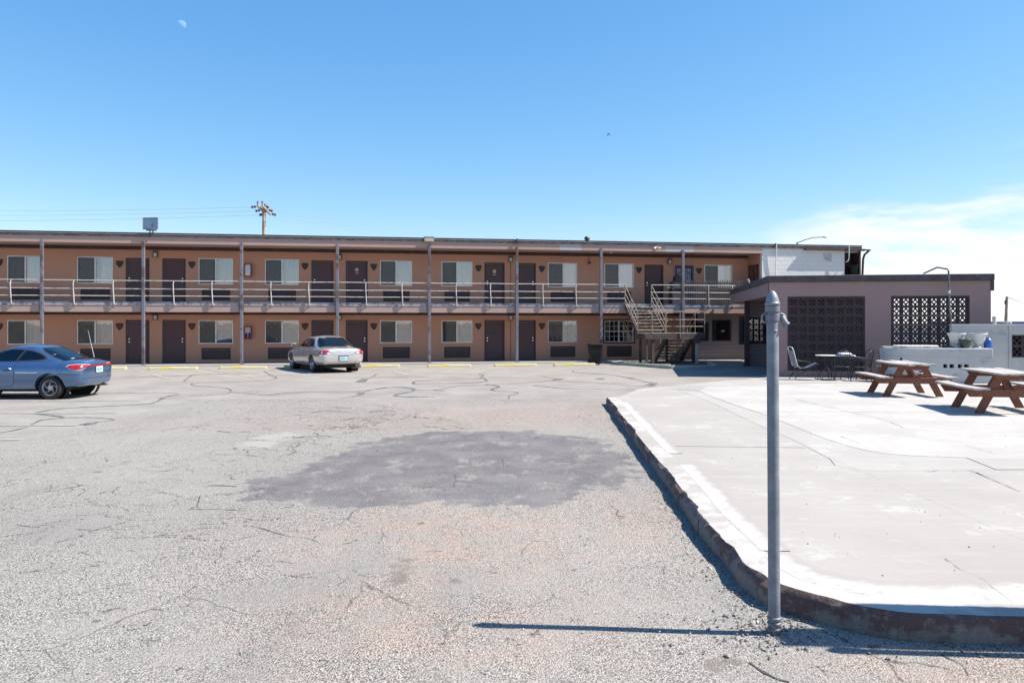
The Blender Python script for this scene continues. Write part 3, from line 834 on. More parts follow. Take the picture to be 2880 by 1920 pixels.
simple('post_paint', (0.085, 0.062, 0.064), 0.65, var=0.25, scale=2, wear=(0.145, 0.145, 0.18), wear_amt=0.85, wear_scale=1.3)
simple('rail_paint', (0.43, 0.42, 0.405), 0.5, var=0.12, scale=5, wear=(0.24, 0.20, 0.17), wear_amt=0.30, wear_scale=7)
simple('stair_rail', (0.27, 0.245, 0.205), 0.55, var=0.15, scale=5, wear=(0.17, 0.13, 0.10), wear_amt=0.65, wear_scale=8)
simple('door_brown', (0.064, 0.026, 0.031), 0.5, var=0.12, scale=1.2)
simple('door_frame', (0.036, 0.016, 0.019), 0.55, var=0.2)
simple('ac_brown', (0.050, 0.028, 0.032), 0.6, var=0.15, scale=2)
simple('aluminium', (0.62, 0.61, 0.58), 0.42, 0.55, var=0.12, scale=6)
simple('white_frame', (0.60, 0.585, 0.55), 0.5, var=0.12, scale=6)
simple('brass', (0.75, 0.70, 0.60), 0.25, 0.9, var=0.05)
simple('iron_black', (0.030, 0.028, 0.032), 0.5, 0.3, var=0.2)
simple('number_relief', (0.12, 0.085, 0.085), 0.5, 0.3, var=0.1)
simple('lens', (0.42, 0.40, 0.36), 0.35, var=0.15, scale=12)
simple('red_box', (0.20, 0.030, 0.035), 0.4, var=0.15)
simple('steel_light', (0.62, 0.63, 0.64), 0.35, 0.6)
simple('emblem', (0.50, 0.42, 0.28), 0.5, var=0.1)
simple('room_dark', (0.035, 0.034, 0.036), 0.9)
simple('curtain_pale', (0.62, 0.60, 0.57), 0.9, var=0.15, scale=3, objvar=.45)
simple('curtain_tan', (0.40, 0.33, 0.255), 0.9, var=0.25, scale=3, objvar=.6)
simple('blind_white', (0.70, 0.70, 0.70), 0.8, var=0.05)
simple('screen_mesh', (0.085, 0.082, 0.085), 0.9, var=0.2, scale=2)
simple('base_paint', (0.065, 0.042, 0.045), 0.8, var=0.25)
def glass_mat():
    m, nt, b, o = new_mat('window_glass'); nt.nodes.remove(b); g = NT(nt)
    tr = g.n.new('ShaderNodeBsdfTransparent'); tr.inputs[0].default_value = (0.86, 0.87, 0.89, 1)
    gl = g.n.new('ShaderNodeBsdfGlossy'); gl.inputs['Roughness'].default_value = 0.015; gl.inputs[0].default_value = (1, 1, 1, 1)
    fr = g.n.new('ShaderNodeFresnel'); fr.inputs[0].default_value = 1.52
    P = g.coord(); g.l.new(g.bump(g.noise(P, 1.3, 2), 0.05, 0.02), gl.inputs['Normal'])
    mx = g.n.new('ShaderNodeMixShader'); g.l.new(g.math('MULTIPLY_ADD', fr.outputs[0], 1.5, 0.10, clamp=True), mx.inputs[0])
    g.l.new(tr.outputs[0], mx.inputs[1]); g.l.new(gl.outputs[0], mx.inputs[2]); g.l.new(mx.outputs[0], o.inputs[0])
glass_mat()
def mesh_screen():
    m, nt, b, o = new_mat('insect_screen'); nt.nodes.remove(b); g = NT(nt)
    tr = g.n.new('ShaderNodeBsdfTransparent')
    df = g.n.new('ShaderNodeBsdfDiffuse'); g.put(df.inputs[0], (0.07, 0.068, 0.068))
    mx = g.n.new('ShaderNodeMixShader'); mx.inputs[0].default_value = 0.62
    g.l.new(tr.outputs[0], mx.inputs[1]); g.l.new(df.outputs[0], mx.inputs[2]); g.l.new(mx.outputs[0], o.inputs[0])
mesh_screen()

# ------------------------------------------------------------------ motel
MOTEL = thing('motel_building', 'long two storey tan stucco motel with balcony and maroon doors', 'building', (0, MOT.a, 0), MOT.ang)
S_L, S_R, S_END = -27.0, MOT.s(2145), MOT.s(2424)
Z_FL, Z_SB, Z_FB, Z_EV, Z_FT, Z_RT = 2.81, 2.655, 2.36, 5.36, 5.64, 5.83
# columns of the front, read off the photograph: windows, doors, plaques, lamps (picture x of their edges)
WIN = [(21, 121), (217.5, 317.4), (558.8, 655), (745.6, 840.3), (1069, 1158.7), (1241.9, 1328.2), (1541, 1623), (1699.8, 1781.5)]
WIN_UP = WIN + [(1981, 2059)]
DOOR = [(354, 420), (457, 522), (876, 937.8), (972.9, 1033.9), (1362.6, 1419), (1450, 1506.7)]
DOOR_UP = DOOR + [(1812.9, 1865.4), (1897.6, 1950.6)]
PLQ = [(-2, '111'), (336.7, '110'), (540, '109'), (857.8, '108'), (1051.4, '107'), (1345.4, '106'), (1523.9, '105')]
PLQ_UP = [(-2, '211'), (336.7, '210'), (540, '209'), (857.8, '208'), (1051.4, '207'), (1345.4, '206'), (1523.9, '205'), (1797, '204'), (1965.9, '203')]
LAMP = [437.7, 955, 1435.9]
extra = -11                                                   # bays beyond the left edge of the picture repeat
def span(a): return MS(a[0]), MS(a[1])
def shape_win(a, up): 
    s0, s1 = span(a)
    return (s0, s1, 3.67, 4.87) if up else (s0, s1, 0.925, 2.005)
def shape_door(a, up):
    s0, s1 = span(a)
    return (s0, s1, Z_FL + 0.01, 4.84) if up else (s0, s1, 0.05, 2.02)
holes_low = [shape_win(a, 0) for a in WIN] + [shape_door(a, 0) for a in DOOR]
holes_up = [shape_win(a, 1) for a in WIN_UP] + [shape_door(a, 1) for a in DOOR_UP]
def wall_with_holes(mb, x0, x1, z0, z1, y0, y1, holes):
    xs = sorted({x0, x1} | {h[0] for h in holes} | {h[1] for h in holes})
    xs = [x for x in xs if x0 <= x <= x1]
    for a, b in zip(xs[:-1], xs[1:]):
        if b - a < 1e-5: continue
        mid = (a + b) / 2
        hs_ = sorted([(h[2], h[3]) for h in holes if h[0] < mid < h[1]])
        z = z0
        for h0, h1 in hs_:
            if h0 > z: mb.box(a, b, y0, y1, z, h0)
            z = h1
        if z < z1: mb.box(a, b, y0, y1, z, z1)
S_MAUVE = MS(1945)
mb = MB()
wall_with_holes(mb, S_L, S_MAUVE, 0.0, Z_FB, WALLY, WALLY + 0.18, holes_low)
wall_with_holes(mb, S_L, S_R, Z_FB + 0.1, Z_EV, WALLY, WALLY + 0.18, holes_up)
mb.build('wall', 'stucco', MOTEL)
MB().box(S_L, S_MAUVE, WALLY - 0.006, WALLY - 0.001, 0.0, 0.05).build('base_board', 'base_paint', MOTEL)
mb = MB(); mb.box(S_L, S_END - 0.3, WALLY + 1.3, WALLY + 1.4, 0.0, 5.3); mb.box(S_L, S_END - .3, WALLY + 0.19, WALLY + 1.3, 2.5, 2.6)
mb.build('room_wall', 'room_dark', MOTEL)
# far side and body of the building
mb = MB(); mb.box(S_L, S_END - 0.3, 9.0, 9.2, 0, 5.5); mb.box(S_L, S_L + 0.2, WALLY + 0.19, 8.99, 0, 5.5); mb.build('rear_wall', 'stucco', MOTEL)
# balcony
MB().box(S_L, S_R, 0.0, WALLY - 0.002, Z_SB, Z_FL).build('balcony_slab', 'slab_edge', MOTEL)
MB().box(S_L, S_R, 0.015, 0.16, Z_FB, Z_SB - 0.002).build('balcony_fascia', 'fascia', MOTEL)
MB().box(S_L, S_R, 0.17, WALLY - 0.002, Z_FB + 0.03, Z_SB - 0.004).build('balcony_soffit', 'soffit', MOTEL)
MB().box(S_L, S_MAUVE, WALLY - 0.05, WALLY - 0.004, Z_FB - 0.10, Z_FB + 0.028).build('trim_board', 'dark_trim', MOTEL)
# walk at the foot of the front
tag(MB().box(S_L, S_R - 1.0, -0.55, WALLY + 0.1, -0.1, 0.045).build('walkway', 'walk_concrete', MOTEL))
# roof
MB().box(S_L, S_R, 0.02, 0.20, Z_EV, Z_FT).build('eave_fascia', 'fascia', MOTEL)
MB().box(S_L, S_R, 0.203, WALLY - 0.002, Z_EV + 0.02, Z_EV + 0.12).build('eave_soffit', 'soffit', MOTEL)
MB().box(S_L, S_R, WALLY - 0.06, WALLY - 0.004, 5.22, Z_EV + 0.018).build('trim_board', 'dark_trim', MOTEL)
MB().box(S_L, S_END, -0.015, 0.12, Z_FT + 0.002, Z_FT + 0.068).build('roof_flashing', 'roof_metal', MOTEL)
MB().box(S_L, S_END, 0.01, 0.12, Z_FT + 0.07, Z_FT + 0.10).build('roof_trim', 'roof_dark', MOTEL)
MB().box(S_L, S_END, -0.03, 0.12, Z_FT + 0.102, Z_FT + 0.128).build('roof_trim', 'roof_light', MOTEL)
MB().box(S_L, S_END, 0.0, 0.12, Z_FT + 0.13, Z_FT + 0.155).build('roof_trim', 'roof_dark', MOTEL)
MB().box(S_L, S_END, -0.035, 0.12, Z_FT + 0.157, Z_RT).build('roof_trim', 'roof_dark', MOTEL)
MB().box(S_L, S_END, 0.125, 9.4, Z_EV + 0.125, Z_RT - 0.02).build('roof', 'roof_top', MOTEL)
# posts
post_px = [118.8, 404, 679.6, 949, 1207.4, 1453.5, 1690, 1920]
post_s = [MOT.s(p) for p in post_px]
pitch = (post_s[-1] - post_s[0]) / 7
for s_ in [post_s[0] - pitch] + post_s:
    mb = MB(); mb.box(s_ - 0.062, s_ + 0.062, -0.09, 0.012, 0.045, Z_EV + 0.10)
    p = mb.build('post', 'post_paint', MOTEL, bevel=0.008)
    mb = MB(); mb.box(s_ - 0.10, s_ + 0.10, -0.055, 0.011, Z_FB + 0.02, Z_FL + 0.02); mb.build('bracket', 'post_paint', p)
    mb = MB(); mb.box(s_ - 0.11, s_ + 0.11, -0.12, 0.04, 0.0452, 0.055); mb.build('base_plate', 'post_paint', p)
# balcony railing: bent pipe uprights and three rails
ZR = (3.726, 3.37, 3.064)
RAIL_END = MOT.s(1757)
for k, z in enumerate(ZR):
    mb = MB(); pts = [(S_L, -0.05, z)]
    x = S_L
    while x < RAIL_END - 1.2:
        x += 1.0; pts.append((x, -0.05 + R.uniform(-.006, .006), z + R.uniform(-.006, .006)))
    pts.append((RAIL_END, -0.05, z))
    shade_angle(mb.tube(pts, 0.018, 8).build('rail', 'rail_paint', MOTEL))
up_px = [31.6, 208, 320, 488.6, 597, 762.4, 868.7, 1029, 1130.7, 1282.6, 1379, 1526, 1619]
ups = [MOT.s(p) for p in up_px]
ups = [ups[0] - pitch + 0.0, ups[1] - pitch, ups[0] - pitch * 2] + ups
def upright(s_, mat='rail_paint'):
    mb = MB()
    mb.tube([(s_ + .03, -0.012, 2.67), (s_ + .028, -0.05, 2.70), (s_ + .02, -0.07, 2.95), (s_ - .005, -0.07, 3.35), (s_ - .008, -0.07, 3.60), (s_ + .015, -0.053, ZR[0] - .01)], 0.023, 8)
    o = shade_angle(mb.build('rail_upright', mat, MOTEL))
    MB().box(s_ - .01, s_ + .11, -0.012, -0.002, 2.66, 2.74).build('base_plate', mat, o)
for s_ in ups: upright(s_)

# ---- windows
def pleats(s0, s1, z0, z1, y, n, amp, seed, dip=0.0):
    rr = random.Random(seed); mb = MB(); k = max(12, n * 6); vs = []
    for i in range(k + 1):
        t = i / k; x = s0 + (s1 - s0) * t
        w = amp * math.sin(t * n * 2 * math.pi + rr.uniform(-.3, .3)) + amp * 0.5 * math.sin(t * n * 4.7 + seed)
        for j in range(4):
            f = j / 3
            vs.append((x + 0.01 * math.sin(f * 3 + i), y + w * (0.6 + 0.4 * (1 - f)), z0 + (z1 - z0) * f + (dip * math.sin(t * 9) if j == 0 else 0)))
    mb.add(vs, [(i*4 + j, (i+1)*4 + j, (i+1)*4 + j + 1, i*4 + j + 1) for i in range(k) for j in range(3)])
    return mb
WSTYLE = {}
def window(s0, s1, z0, z1, up, k):
    y = WALLY
    f = MB(); t = 0.032
    f.box(s0, s1, y - 0.012, y + 0.07, z1 - t, z1); f.box(s0, s1, y - 0.012, y + 0.07, z0, z0 + t)
    f.box(s0, s0 + t, y - 0.012, y + 0.07, z0 + t, z1 - t); f.box(s1 - t, s1, y - 0.012, y + 0.07, z0 + t, z1 - t)
    gridded = (not up and k in (6, 7))
    o = f.build('window', 'white_frame' if gridded else 'aluminium', MOTEL)
    m = s0 + (s1 - s0) * (0.50 if k not in (6,) else 0.52)
    MB().box(m - 0.025, m + 0.025, y - 0.006, y + 0.06, z0 + t, z1 - t).build('mullion', 'white_frame' if gridded else 'aluminium', o)
    gl = 'window_glass'
    MB().box(s0 + t, m - 0.025, y + 0.034, y + 0.038, z0 + t, z1 - t).build('pane', gl, o)
    MB().box(m + 0.025, s1 - t, y + 0.044, y + 0.048, z0 + t, z1 - t).build('pane', gl, o)
    if not (not up and k == 7):
        MB().add([(s0 + t, y + 0.02, z0 + t), (m - .025, y + 0.02, z0 + t), (m - .025, y + 0.02, z1 - t), (s0 + t, y + 0.02, z1 - t)], [(0, 1, 2, 3)]).build('insect_screen', 'insect_screen', o, fix=False)
    if gridded:
        a0 = m + .025 if k == 6 else s0 + t
        cols = 3 if k == 6 else 6
        for c in range(1, cols):
            x = a0 + (s1 - t - a0) * c / cols
            if abs(x - m) > .05: MB().box(x - .008, x + .008, y + .028, y + .033, z0 + t, z1 - t).build('glazing_bar', 'white_frame', o)
        for r_ in range(1, 4):
            zz = z0 + t + (z1 - z0 - 2*t) * r_ / 4
            th = .008 if not (k == 7 and r_ == 2) else .022
            MB().box(a0, s1 - t, y + .022, y + .0275, zz - th, zz + th).build('glazing_bar', 'white_frame', o)
        if k == 7:
            fr = MB(); q = .07
            fr.box(s0 - q, s1 + q, y - .02, y - .001, z1 + .002, z1 + q); fr.box(s0 - q, s1 + q, y - .02, y - .001, z0 - q, z0 - .002)
            fr.box(s0 - q, s0 - .002, y - .02, y - .001, z0 - .002, z1 + .002); fr.box(s1 + .002, s1 + q, y - .02, y - .001, z0 - .002, z1 + .002)
            fr.build('surround', 'dark_trim', o)
    rr = random.Random(k * 7 + up * 31)
    if up and k == 7:
        pleats(m + .01, s1 - t, z0 + t, z1 - t, y + .13, 2, .006, k).build('curtain', 'blind_white', o, fix=False)
        pleats(s0 + t, m, z0 + t, z1 - t, y + .15, 2, .006, k + 1).build('curtain', 'blind_white', o, fix=False)
    elif up and k == 8:
        pleats(m + .02, m + .36, z0 + t, z1 - t, y + .14, 3, .015, k).build('curtain', 'curtain_pale', o, fix=False)
    elif gridded:
        pleats(s0 + t, s0 + .35, z0 + t, z1 - t, y + .2, 3, .02, k).build('curtain', 'curtain_tan', o, fix=False)
        pleats(s1 - .3, s1 - t, z0 + t, z1 - t, y + .2, 3, .02, k).build('curtain', 'curtain_tan', o, fix=False)
    else:
        gap0 = rr.choice((0.0, 0.04, 0.10, 0.16)) if up else rr.choice((0.0, 0.05, 0.16, 0.26))
        mat = 'curtain_pale' if up else 'curtain_tan'
        pleats(s0 + t - .02, m - rr.uniform(0.02, .08), z0 + t - .01, z1 - t, y + .16, 9, .028, k + 50 * up).build('curtain', mat, o, fix=False)
        pleats(m + .03 + gap0, s1 - t + .02, z0 + t - .01, z1 - t, y + .15, 9, .03, k + 99 + up, rr.uniform(0, .02)).build('curtain', mat, o, fix=False)
    return o
for up in (0, 1):
    for k, a in enumerate(WIN_UP if up else WIN): window(*shape_win(a, up), up, k)
# ---- doors
def door(s0, s1, z0, z1, left_knob, k, up):
    y = WALLY; t = 0.065
    f = MB(); f.box(s0, s0 + t, y - .015, y + .1, z0, z1); f.box(s1 - t, s1, y - .015, y + .1, z0, z1); f.box(s0 + t, s1 - t, y - .015, y + .1, z1 - t, z1)
    o = f.build('door', 'door_frame', MOTEL)
    MB().box(s0 + t + .006, s1 - t - .006, y + .035, y + .08, z0 + .012, z1 - t - .006).build('door_leaf', 'door_brown', o, bevel=.004)
    e = MB(); xx = s0 + t if left_knob else s1 - t
    hx = s0 + t if not left_knob else s1 - t
    e.box(s0 + t - .004 if left_knob else s0 + t - .004, s0 + t + .005, y + .02, y + .034, z0 + .02, z1 - t)
    e.box(s0 + t, s1 - t, y + .02, y + .034, z1 - t - .004, z1 - t + .004)
    e.build('weather_strip', 'aluminium', o)
    kx = xx + (.075 if left_knob else -.075)
    h = MB(); h.lathe([(.012, -.05), (.030, -.045), (.034, -.025), (.026, -.008), (.012, 0), (.03, 0.001), (.03, .012)], 12, (kx, y + .034, z0 + .97), 'y'); shade_angle(h.build('door_knob', 'brass', o))
    h = MB(); h.lathe([(.028, -.022), (.030, 0), (.03, .004)], 12, (kx, y + .034, z0 + 1.10), 'y'); shade_angle(h.build('deadbolt', 'brass', o))
    MB().box(s0 + t, s1 - t, y + .0, y + .1, z0 - .01, z0 + .01).build('threshold', 'door_frame', o)
    return o
for up in (0, 1):
    for k, a in enumerate(DOOR_UP if up else DOOR):
        dd = shape_door(a, up)
        if up and k == 7: continue
        o = door(*dd, left_knob=(k in (0, 2, 4, 6)), k=k, up=up)
        cx = (dd[0] + dd[1]) / 2
        if up and k in (3, 4):     # round emblem with a line of lettering under it
            em = MB(); em.lathe([(.045, -.002), (.085, -.002), (.085, .002), (.045, .002)], 18, (cx, WALLY + .032, dd[3] - .42), 'y', cap=False)
            em.box(cx - .03, cx + .045, WALLY + .030, WALLY + .034, dd[3] - .45, dd[3] - .40); em.build('emblem', 'emblem', o)
            em = MB()
            for q in range(4): em.box(cx - .085 + q*.045, cx - .05 + q*.045, WALLY + .030, WALLY + .034, dd[3] - .60, dd[3] - .565)
            em.build('lettering', 'emblem', o)
        if not up and k == 4:
            n = MB(); n.box(cx - .13, cx + .13, WALLY + .031, WALLY + .034, 1.24, 1.50); n.build('notice', 'ac_brown', o)
            n = MB(); n.box(cx - .12, cx + .12, WALLY + .029, WALLY + .0305, 1.48, 1.495); n.box(cx - .12, cx + .12, WALLY + .029, WALLY + .0305, 1.255, 1.265); n.build('notice_edge', 'number_relief', o)
        if not up and k == 5:
            n = MB(); n.box(cx - .05, cx + .07, WALLY + .030, WALLY + .034, 1.64, 1.67); n.build('peephole_plate', 'number_relief', o)
# barred security door at the end of the balcony
dd = shape_door(DOOR_UP[7], 1)
s0, s1, z0, z1 = dd; y = WALLY
f = MB(); f.box(s0, s0 + .07, y - .02, y + .1, z0, z1); f.box(s1 - .07, s1, y - .02, y + .1, z0, z1); f.box(s0 + .07, s1 - .07, y - .02, y + .1, z1 - .07, z1)
simple('blue_door', (0.045, 0.055, 0.12), 0.5, var=0.15)
simple('door_pane', (0.42, 0.43, 0.52), 0.4, var=0.1)
sd = f.build('security_door', 'blue_door', MOTEL)
MB().box(s0 + .071, s1 - .071, y + .05, y + .09, z0, z1 - .071).build('door_leaf', 'blue_door', sd)
MB().box(s0 + .14, s1 - .14, y + .042, y + .049, z0 + .9, z1 - .16).build('pane', 'door_pane', sd)
nb = 8
for i in range(nb):
    x = s0 + .11 + (s1 - s0 - .22) * i / (nb - 1)
    MB().box(x - .012, x + .012, y - .012, y + .012, z0 + .02, z1 - .075).build('bar', 'iron_black', sd)
mb = MB(); mb.tube([(s0 + .1 + (s1 - s0 - .2) * i / 12, y - .02, z1 - .48 + .16 * math.sin(math.pi * i / 12)) for i in range(13)], .012, 6); mb.build('arch_bar', 'iron_black', sd)
# ---- through-wall air conditioners
def air_con(s0, s1, z0, z1, up):
    y = WALLY; t = .045
    f = MB(); f.box(s0, s1, y - .03, y - .002, z1 - t, z1); f.box(s0, s1, y - .03, y - .002, z0, z0 + t); f.box(s0, s0 + t, y - .03, y - .002, z0 + t, z1 - t); f.box(s1 - t, s1, y - .03, y - .002, z0 + t, z1 - t)
    o = f.build('air_conditioner', 'dark_trim', MOTEL)
    MB().box(s0 + t, s1 - t, y - .016, y - .003, z0 + t, z1 - t).build('grille', 'ac_brown', o)
    q = MB()
    for i in range(1, 12):
        zz = z0 + t + (z1 - z0 - 2*t) * i / 12; q.box(s0 + t + .01, s1 - t - .01, y - .021, y - .0165, zz - .004, zz + .004)
    q.build('louvres', 'ac_brown', o)
    if not up: MB().box(s0 + t + .03, s1 - t - .1, y - .026, y - .020, z1 - t - .05, z1 - t - .035).build('edge_strip', 'roof_metal', o)
for up in (0, 1):
    for k, a in enumerate(WIN if up else WIN):
        s0, s1 = span(a); w = s1 - s0
        z0, z1 = (2.94, 3.46) if up else (0.20, 0.725)
        if up: air_con(s0 + .10 * w, s1 - .085 * w, z0, z1, up)
        else: air_con(s0 + .09 * w, s1 - .07 * w, z0, z1, up)
# ---- shield plaques with room numbers
def plaque(px, num, up):
    c = MS(px); zc = 4.56 if up else 1.72; w, h = .155, .31
    out = [(-w, .5*h), (-w*.8, .44*h), (-w*.35, .46*h), (0, .5*h), (w*.35, .46*h), (w*.8, .44*h), (w, .5*h), (w*.95, .1*h), (w*.7, -.2*h), (w*.35, -.42*h), (0, -.56*h), (-w*.35, -.42*h), (-w*.7, -.2*h), (-w*.95, .1*h)]
    mb = MB(); mb.prism([(c + x, zc + z) for x, z in out], WALLY - .035, WALLY - .002)
    o = mb.build('number_plaque', 'iron_black' if up else 'dark_trim', MOTEL, bevel=.008)
    n = obj_from(text_mesh(num, .135, .004), 'number', 'number_relief' if not up else 'ac_brown', o, (c, WALLY - .037, zc + .015))
for p, n in PLQ: plaque(p, n, 0)
for p, n in PLQ_UP: plaque(p, n, 1)
# ---- wall lamps
def wall_lamp(px, up, zc=None):
    c = MS(px); zc = zc or (5.02 if up else 2.16)
    mb = MB(); mb.box(c - .095, c + .095, WALLY - .10, WALLY - .002, zc + .07, zc + .14); mb.box(c - .095, c - .075, WALLY - .10, WALLY - .002, zc - .12, zc + .07); mb.box(c + .075, c + .095, WALLY - .10, WALLY - .002, zc - .12, zc + .07); mb.box(c - .095, c + .095, WALLY - .1, WALLY - .002, zc - .14, zc - .12)
    o = mb.build('wall_lamp', 'iron_black', MOTEL)
    MB().box(c - .074, c + .074, WALLY - .085, WALLY - .004, zc - .119, zc + .069).build('lamp_lens', 'lens', o)
for p in LAMP:
    wall_lamp(p, 0); wall_lamp(p, 1)
wall_lamp(1882.6, 1)
# conduit between the doors by the sixth post
for z0, z1 in ((0.05, 2.02), (Z_FL, 4.86)):
    MB().tube([(MS(1436), WALLY - .012, z0), (MS(1436), WALLY - .012, z1)], .011, 6).build('conduit', 'base_paint', MOTEL)
MB().tube([(MS(1893), WALLY - .015, Z_FL), (MS(1893), WALLY - .015, 5.02), (MS(1897), WALLY - .015, 5.09), (MS(2030), WALLY - .015, 5.09)], .014, 6).build('conduit', 'soffit', MOTEL)

# ---- end of the balcony: return wall with a window, white block wall beyond it
RY0 = 0.275
mb = MB()
mb.box(S_R, S_R + .16, RY0, WALLY + .18, Z_FB, Z_EV + .1)
mb.build('return_wall', 'stucco', MOTEL)
rw = MB(); a0, a1, zz0, zz1 = .42, 1.46, 3.55, 4.84
for b in ((a0, a1, zz1 - .06, zz1), (a0, a1, zz0, zz0 + .06), (a0, a0 + .06, zz0 + .06, zz1 - .06), (a1 - .06, a1, zz0 + .06, zz1 - .06), ((a0+a1)/2 - .03, (a0+a1)/2 + .03, zz0 + .06, zz1 - .06)):
    rw.box(S_R - .03, S_R - .002, b[0], b[1], b[2], b[3])
rwo = rw.build('window', 'door_frame', MOTEL)
for a, b in ((a0 + .06, (a0+a1)/2 - .03), ((a0+a1)/2 + .03, a1 - .06)):
    MB().box(S_R - .016, S_R - .010, a, b, zz0 + .06, zz1 - .06).build('pane', 'window_glass', rwo)
    MB().box(S_R - .0085, S_R - .0015, a, b, zz0 + .06, zz1 - .06).build('blind', 'curtain_tan', rwo)
# white painted block wall, each course of blocks set with recessed joints
simple('white_block', (0.60, 0.60, 0.575), 0.85, var=0.05, scale=2.0, bump=0.3, bscale=18, bdist=0.01, wear=(0.46, 0.455, 0.45), wear_amt=0.10, wear_scale=2.5)
simple('block_joint', (0.56, 0.56, 0.54), 0.9)
WS0, WS1 = S_R + .002, MOT.s(2378)
WYF = 0.07
MB().box(WS0, WS1 - .01, WYF + .03, WYF + .2, 2.0, Z_FT).build('block_wall', 'block_joint', MOTEL)
BW = MOTEL.children[-1] if MOTEL.children else None
bw_root = [o for o in MOTEL.children if o.name.startswith('block_wall')][0]
bl, bh = .41, .205
zc = Z_FT - .03 - bh; row = 0
blk_mesh = None
while zc > 3.1:
    x = WS0 + (0 if row % 2 == 0 else -.2)
    while x < WS1 - .02:
        xa, xb = max(x, WS0), min(x + bl - .005, WS1 - .01)
        if xb - xa > .05:
            yy = WYF + R.uniform(0, .006)
            if abs(xb - xa - (bl - .005)) < 1e-6:
                if blk_mesh is None: blk_mesh = MB().box(0, bl - .005, 0, .03, 0, bh - .005).mesh('block')
                obj_from(blk_mesh, 'block', 'white_block', bw_root, (xa, yy, zc))
            else: MB().box(0, xb - xa, 0, .03, 0, bh - .005).build('block', 'white_block', bw_root, loc=(xa, yy, zc))
        x += bl
    zc -= bh; row += 1
# bare patch in the paint of the white wall
simple('bare_patch', (0.42, 0.39, 0.40), 0.9, var=0.15)
pa = [(MOT.s(2316), 695), (MOT.s(2341), 695)]
zA = MOT.z(2330, 711); zB = MOT.z(2330, 734)
MB().prism([(MOT.s(2317), zA), (MOT.s(2341), zA + .01), (MOT.s(2341), zB - .02), (MOT.s(2330), zB), (MOT.s(2320), zB + .1)], WYF - .006, WYF - .001).build('bare_patch', 'bare_patch', MOTEL)
# deeper eave at the right end, dark gap beside the wall, end of the roof
E0 = MOT.s(2262)
MB().box(E0, S_END + .12, -.15, .11, Z_FT - .085, Z_FT + 0.0).build('deep_eave', 'dark_trim', MOTEL)
MB().box(WS0, E0 - .003, .0, .066, Z_FT - .045, Z_FT - .001).build('eave_board', 'roof_light', MOTEL)
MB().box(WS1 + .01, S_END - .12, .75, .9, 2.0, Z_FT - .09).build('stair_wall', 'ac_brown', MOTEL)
MB().box(S_END - .11, S_END - .02, .05, .9, 2.0, Z_FT - .09).build('end_post', 'door_frame', MOTEL)
MB().tube([(MOT.s(2437), -.18, Z_FT - .06), (MOT.s(2436), -.17, Z_FT - .12), (MOT.s(2428), -.1, Z_FT - .28), (MOT.s(2425), -.08, Z_FT - .5), (MOT.s(2420), -.08, 3.2)], .055, 8).build('downspout', 'dark_trim', MOTEL)
MB().box(MOT.s(2424), MOT.s(2441), -.24, -.152, Z_FT - .09, Z_FT - .02).build('gutter', 'dark_trim', MOTEL)
shade_angle(MB().tube([(MOT.s(2182), -.06, Z_RT + .03), (MOT.s(2182), -.05, Z_FT - .2), (MOT.s(2180), .02, 3.0)], .028, 8).build('conduit', 'white_frame', MOTEL))
MB().tube([(MOT.s(2172), -.05, Z_FT + .0), (MOT.s(2181), -.06, Z_RT + .03)], .03, 6).build('conduit', 'roof_dark', MOTEL)
shade_angle(MB().tube([(MOT.s(2382), -.19, Z_RT), (MOT.s(2382), -.17, Z_FT - .5), (MOT.s(2381), -.12, Z_FT - .62), (MOT.s(2378), -.03, Z_FT - .66)], .025, 8).build('conduit', 'white_frame', MOTEL))

# ---- ground floor right of the stair: mauve block wall with dark openings, set forward
stucco('mauve_block', (0.25, 0.20, 0.20))
ML0, ML1 = MS(1945), MOT.s(2066, .7)
oz = [(MOT.s(1964, .7), MOT.s(1993, .7), .98, 1.93), (MOT.s(2003, .7), MOT.s(2056, .7), .98, 2.04)]
mb = MB(); wall_with_holes(mb, ML0 + .005, ML1 + 1.5, 0.0, Z_FB + .02, .7, .9, oz); mb.build('block_wall', 'mauve_block', MOTEL)
for i in range(1, 12):
    MB().box(ML0 + .006, ML1 + 1.0, .694, .699, i*.2 - .004, i*.2 + .004).build('mortar_joint', 'door_frame', MOTEL) if i < 5 else None
for h in oz:
    f = MB(); t = .05
    f.box(h[0], h[1], .67, .76, h[3] - t, h[3]); f.box(h[0], h[1], .67, .76, h[2], h[2] + t); f.box(h[0], h[0] + t, .67, .76, h[2] + t, h[3] - t); f.box(h[1] - t, h[1], .67, .76, h[2] + t, h[3] - t)
    o = f.build('window', 'door_frame', MOTEL)
    MB().box(h[0] + t, h[1] - t, .72, .726, h[2] + t, h[3] - t).build('pane', 'window_glass', o)
    MB().box(h[0] + t, h[1] - t, .85, .88, h[2] + t, h[3] - t).build('blind', 'room_dark', o)
h = oz[1]; MB().box((h[0]+h[1])/2 - .02, (h[0]+h[1])/2 + .17, .712, .718, 1.45, 1.52).build('sign_plate', 'lens', MOTEL)
MB().box(h[0] + .1, h[0] + .2, .73, .74, h[2] + .06, h[3] - .06).build('curtain', 'curtain_tan', MOTEL)
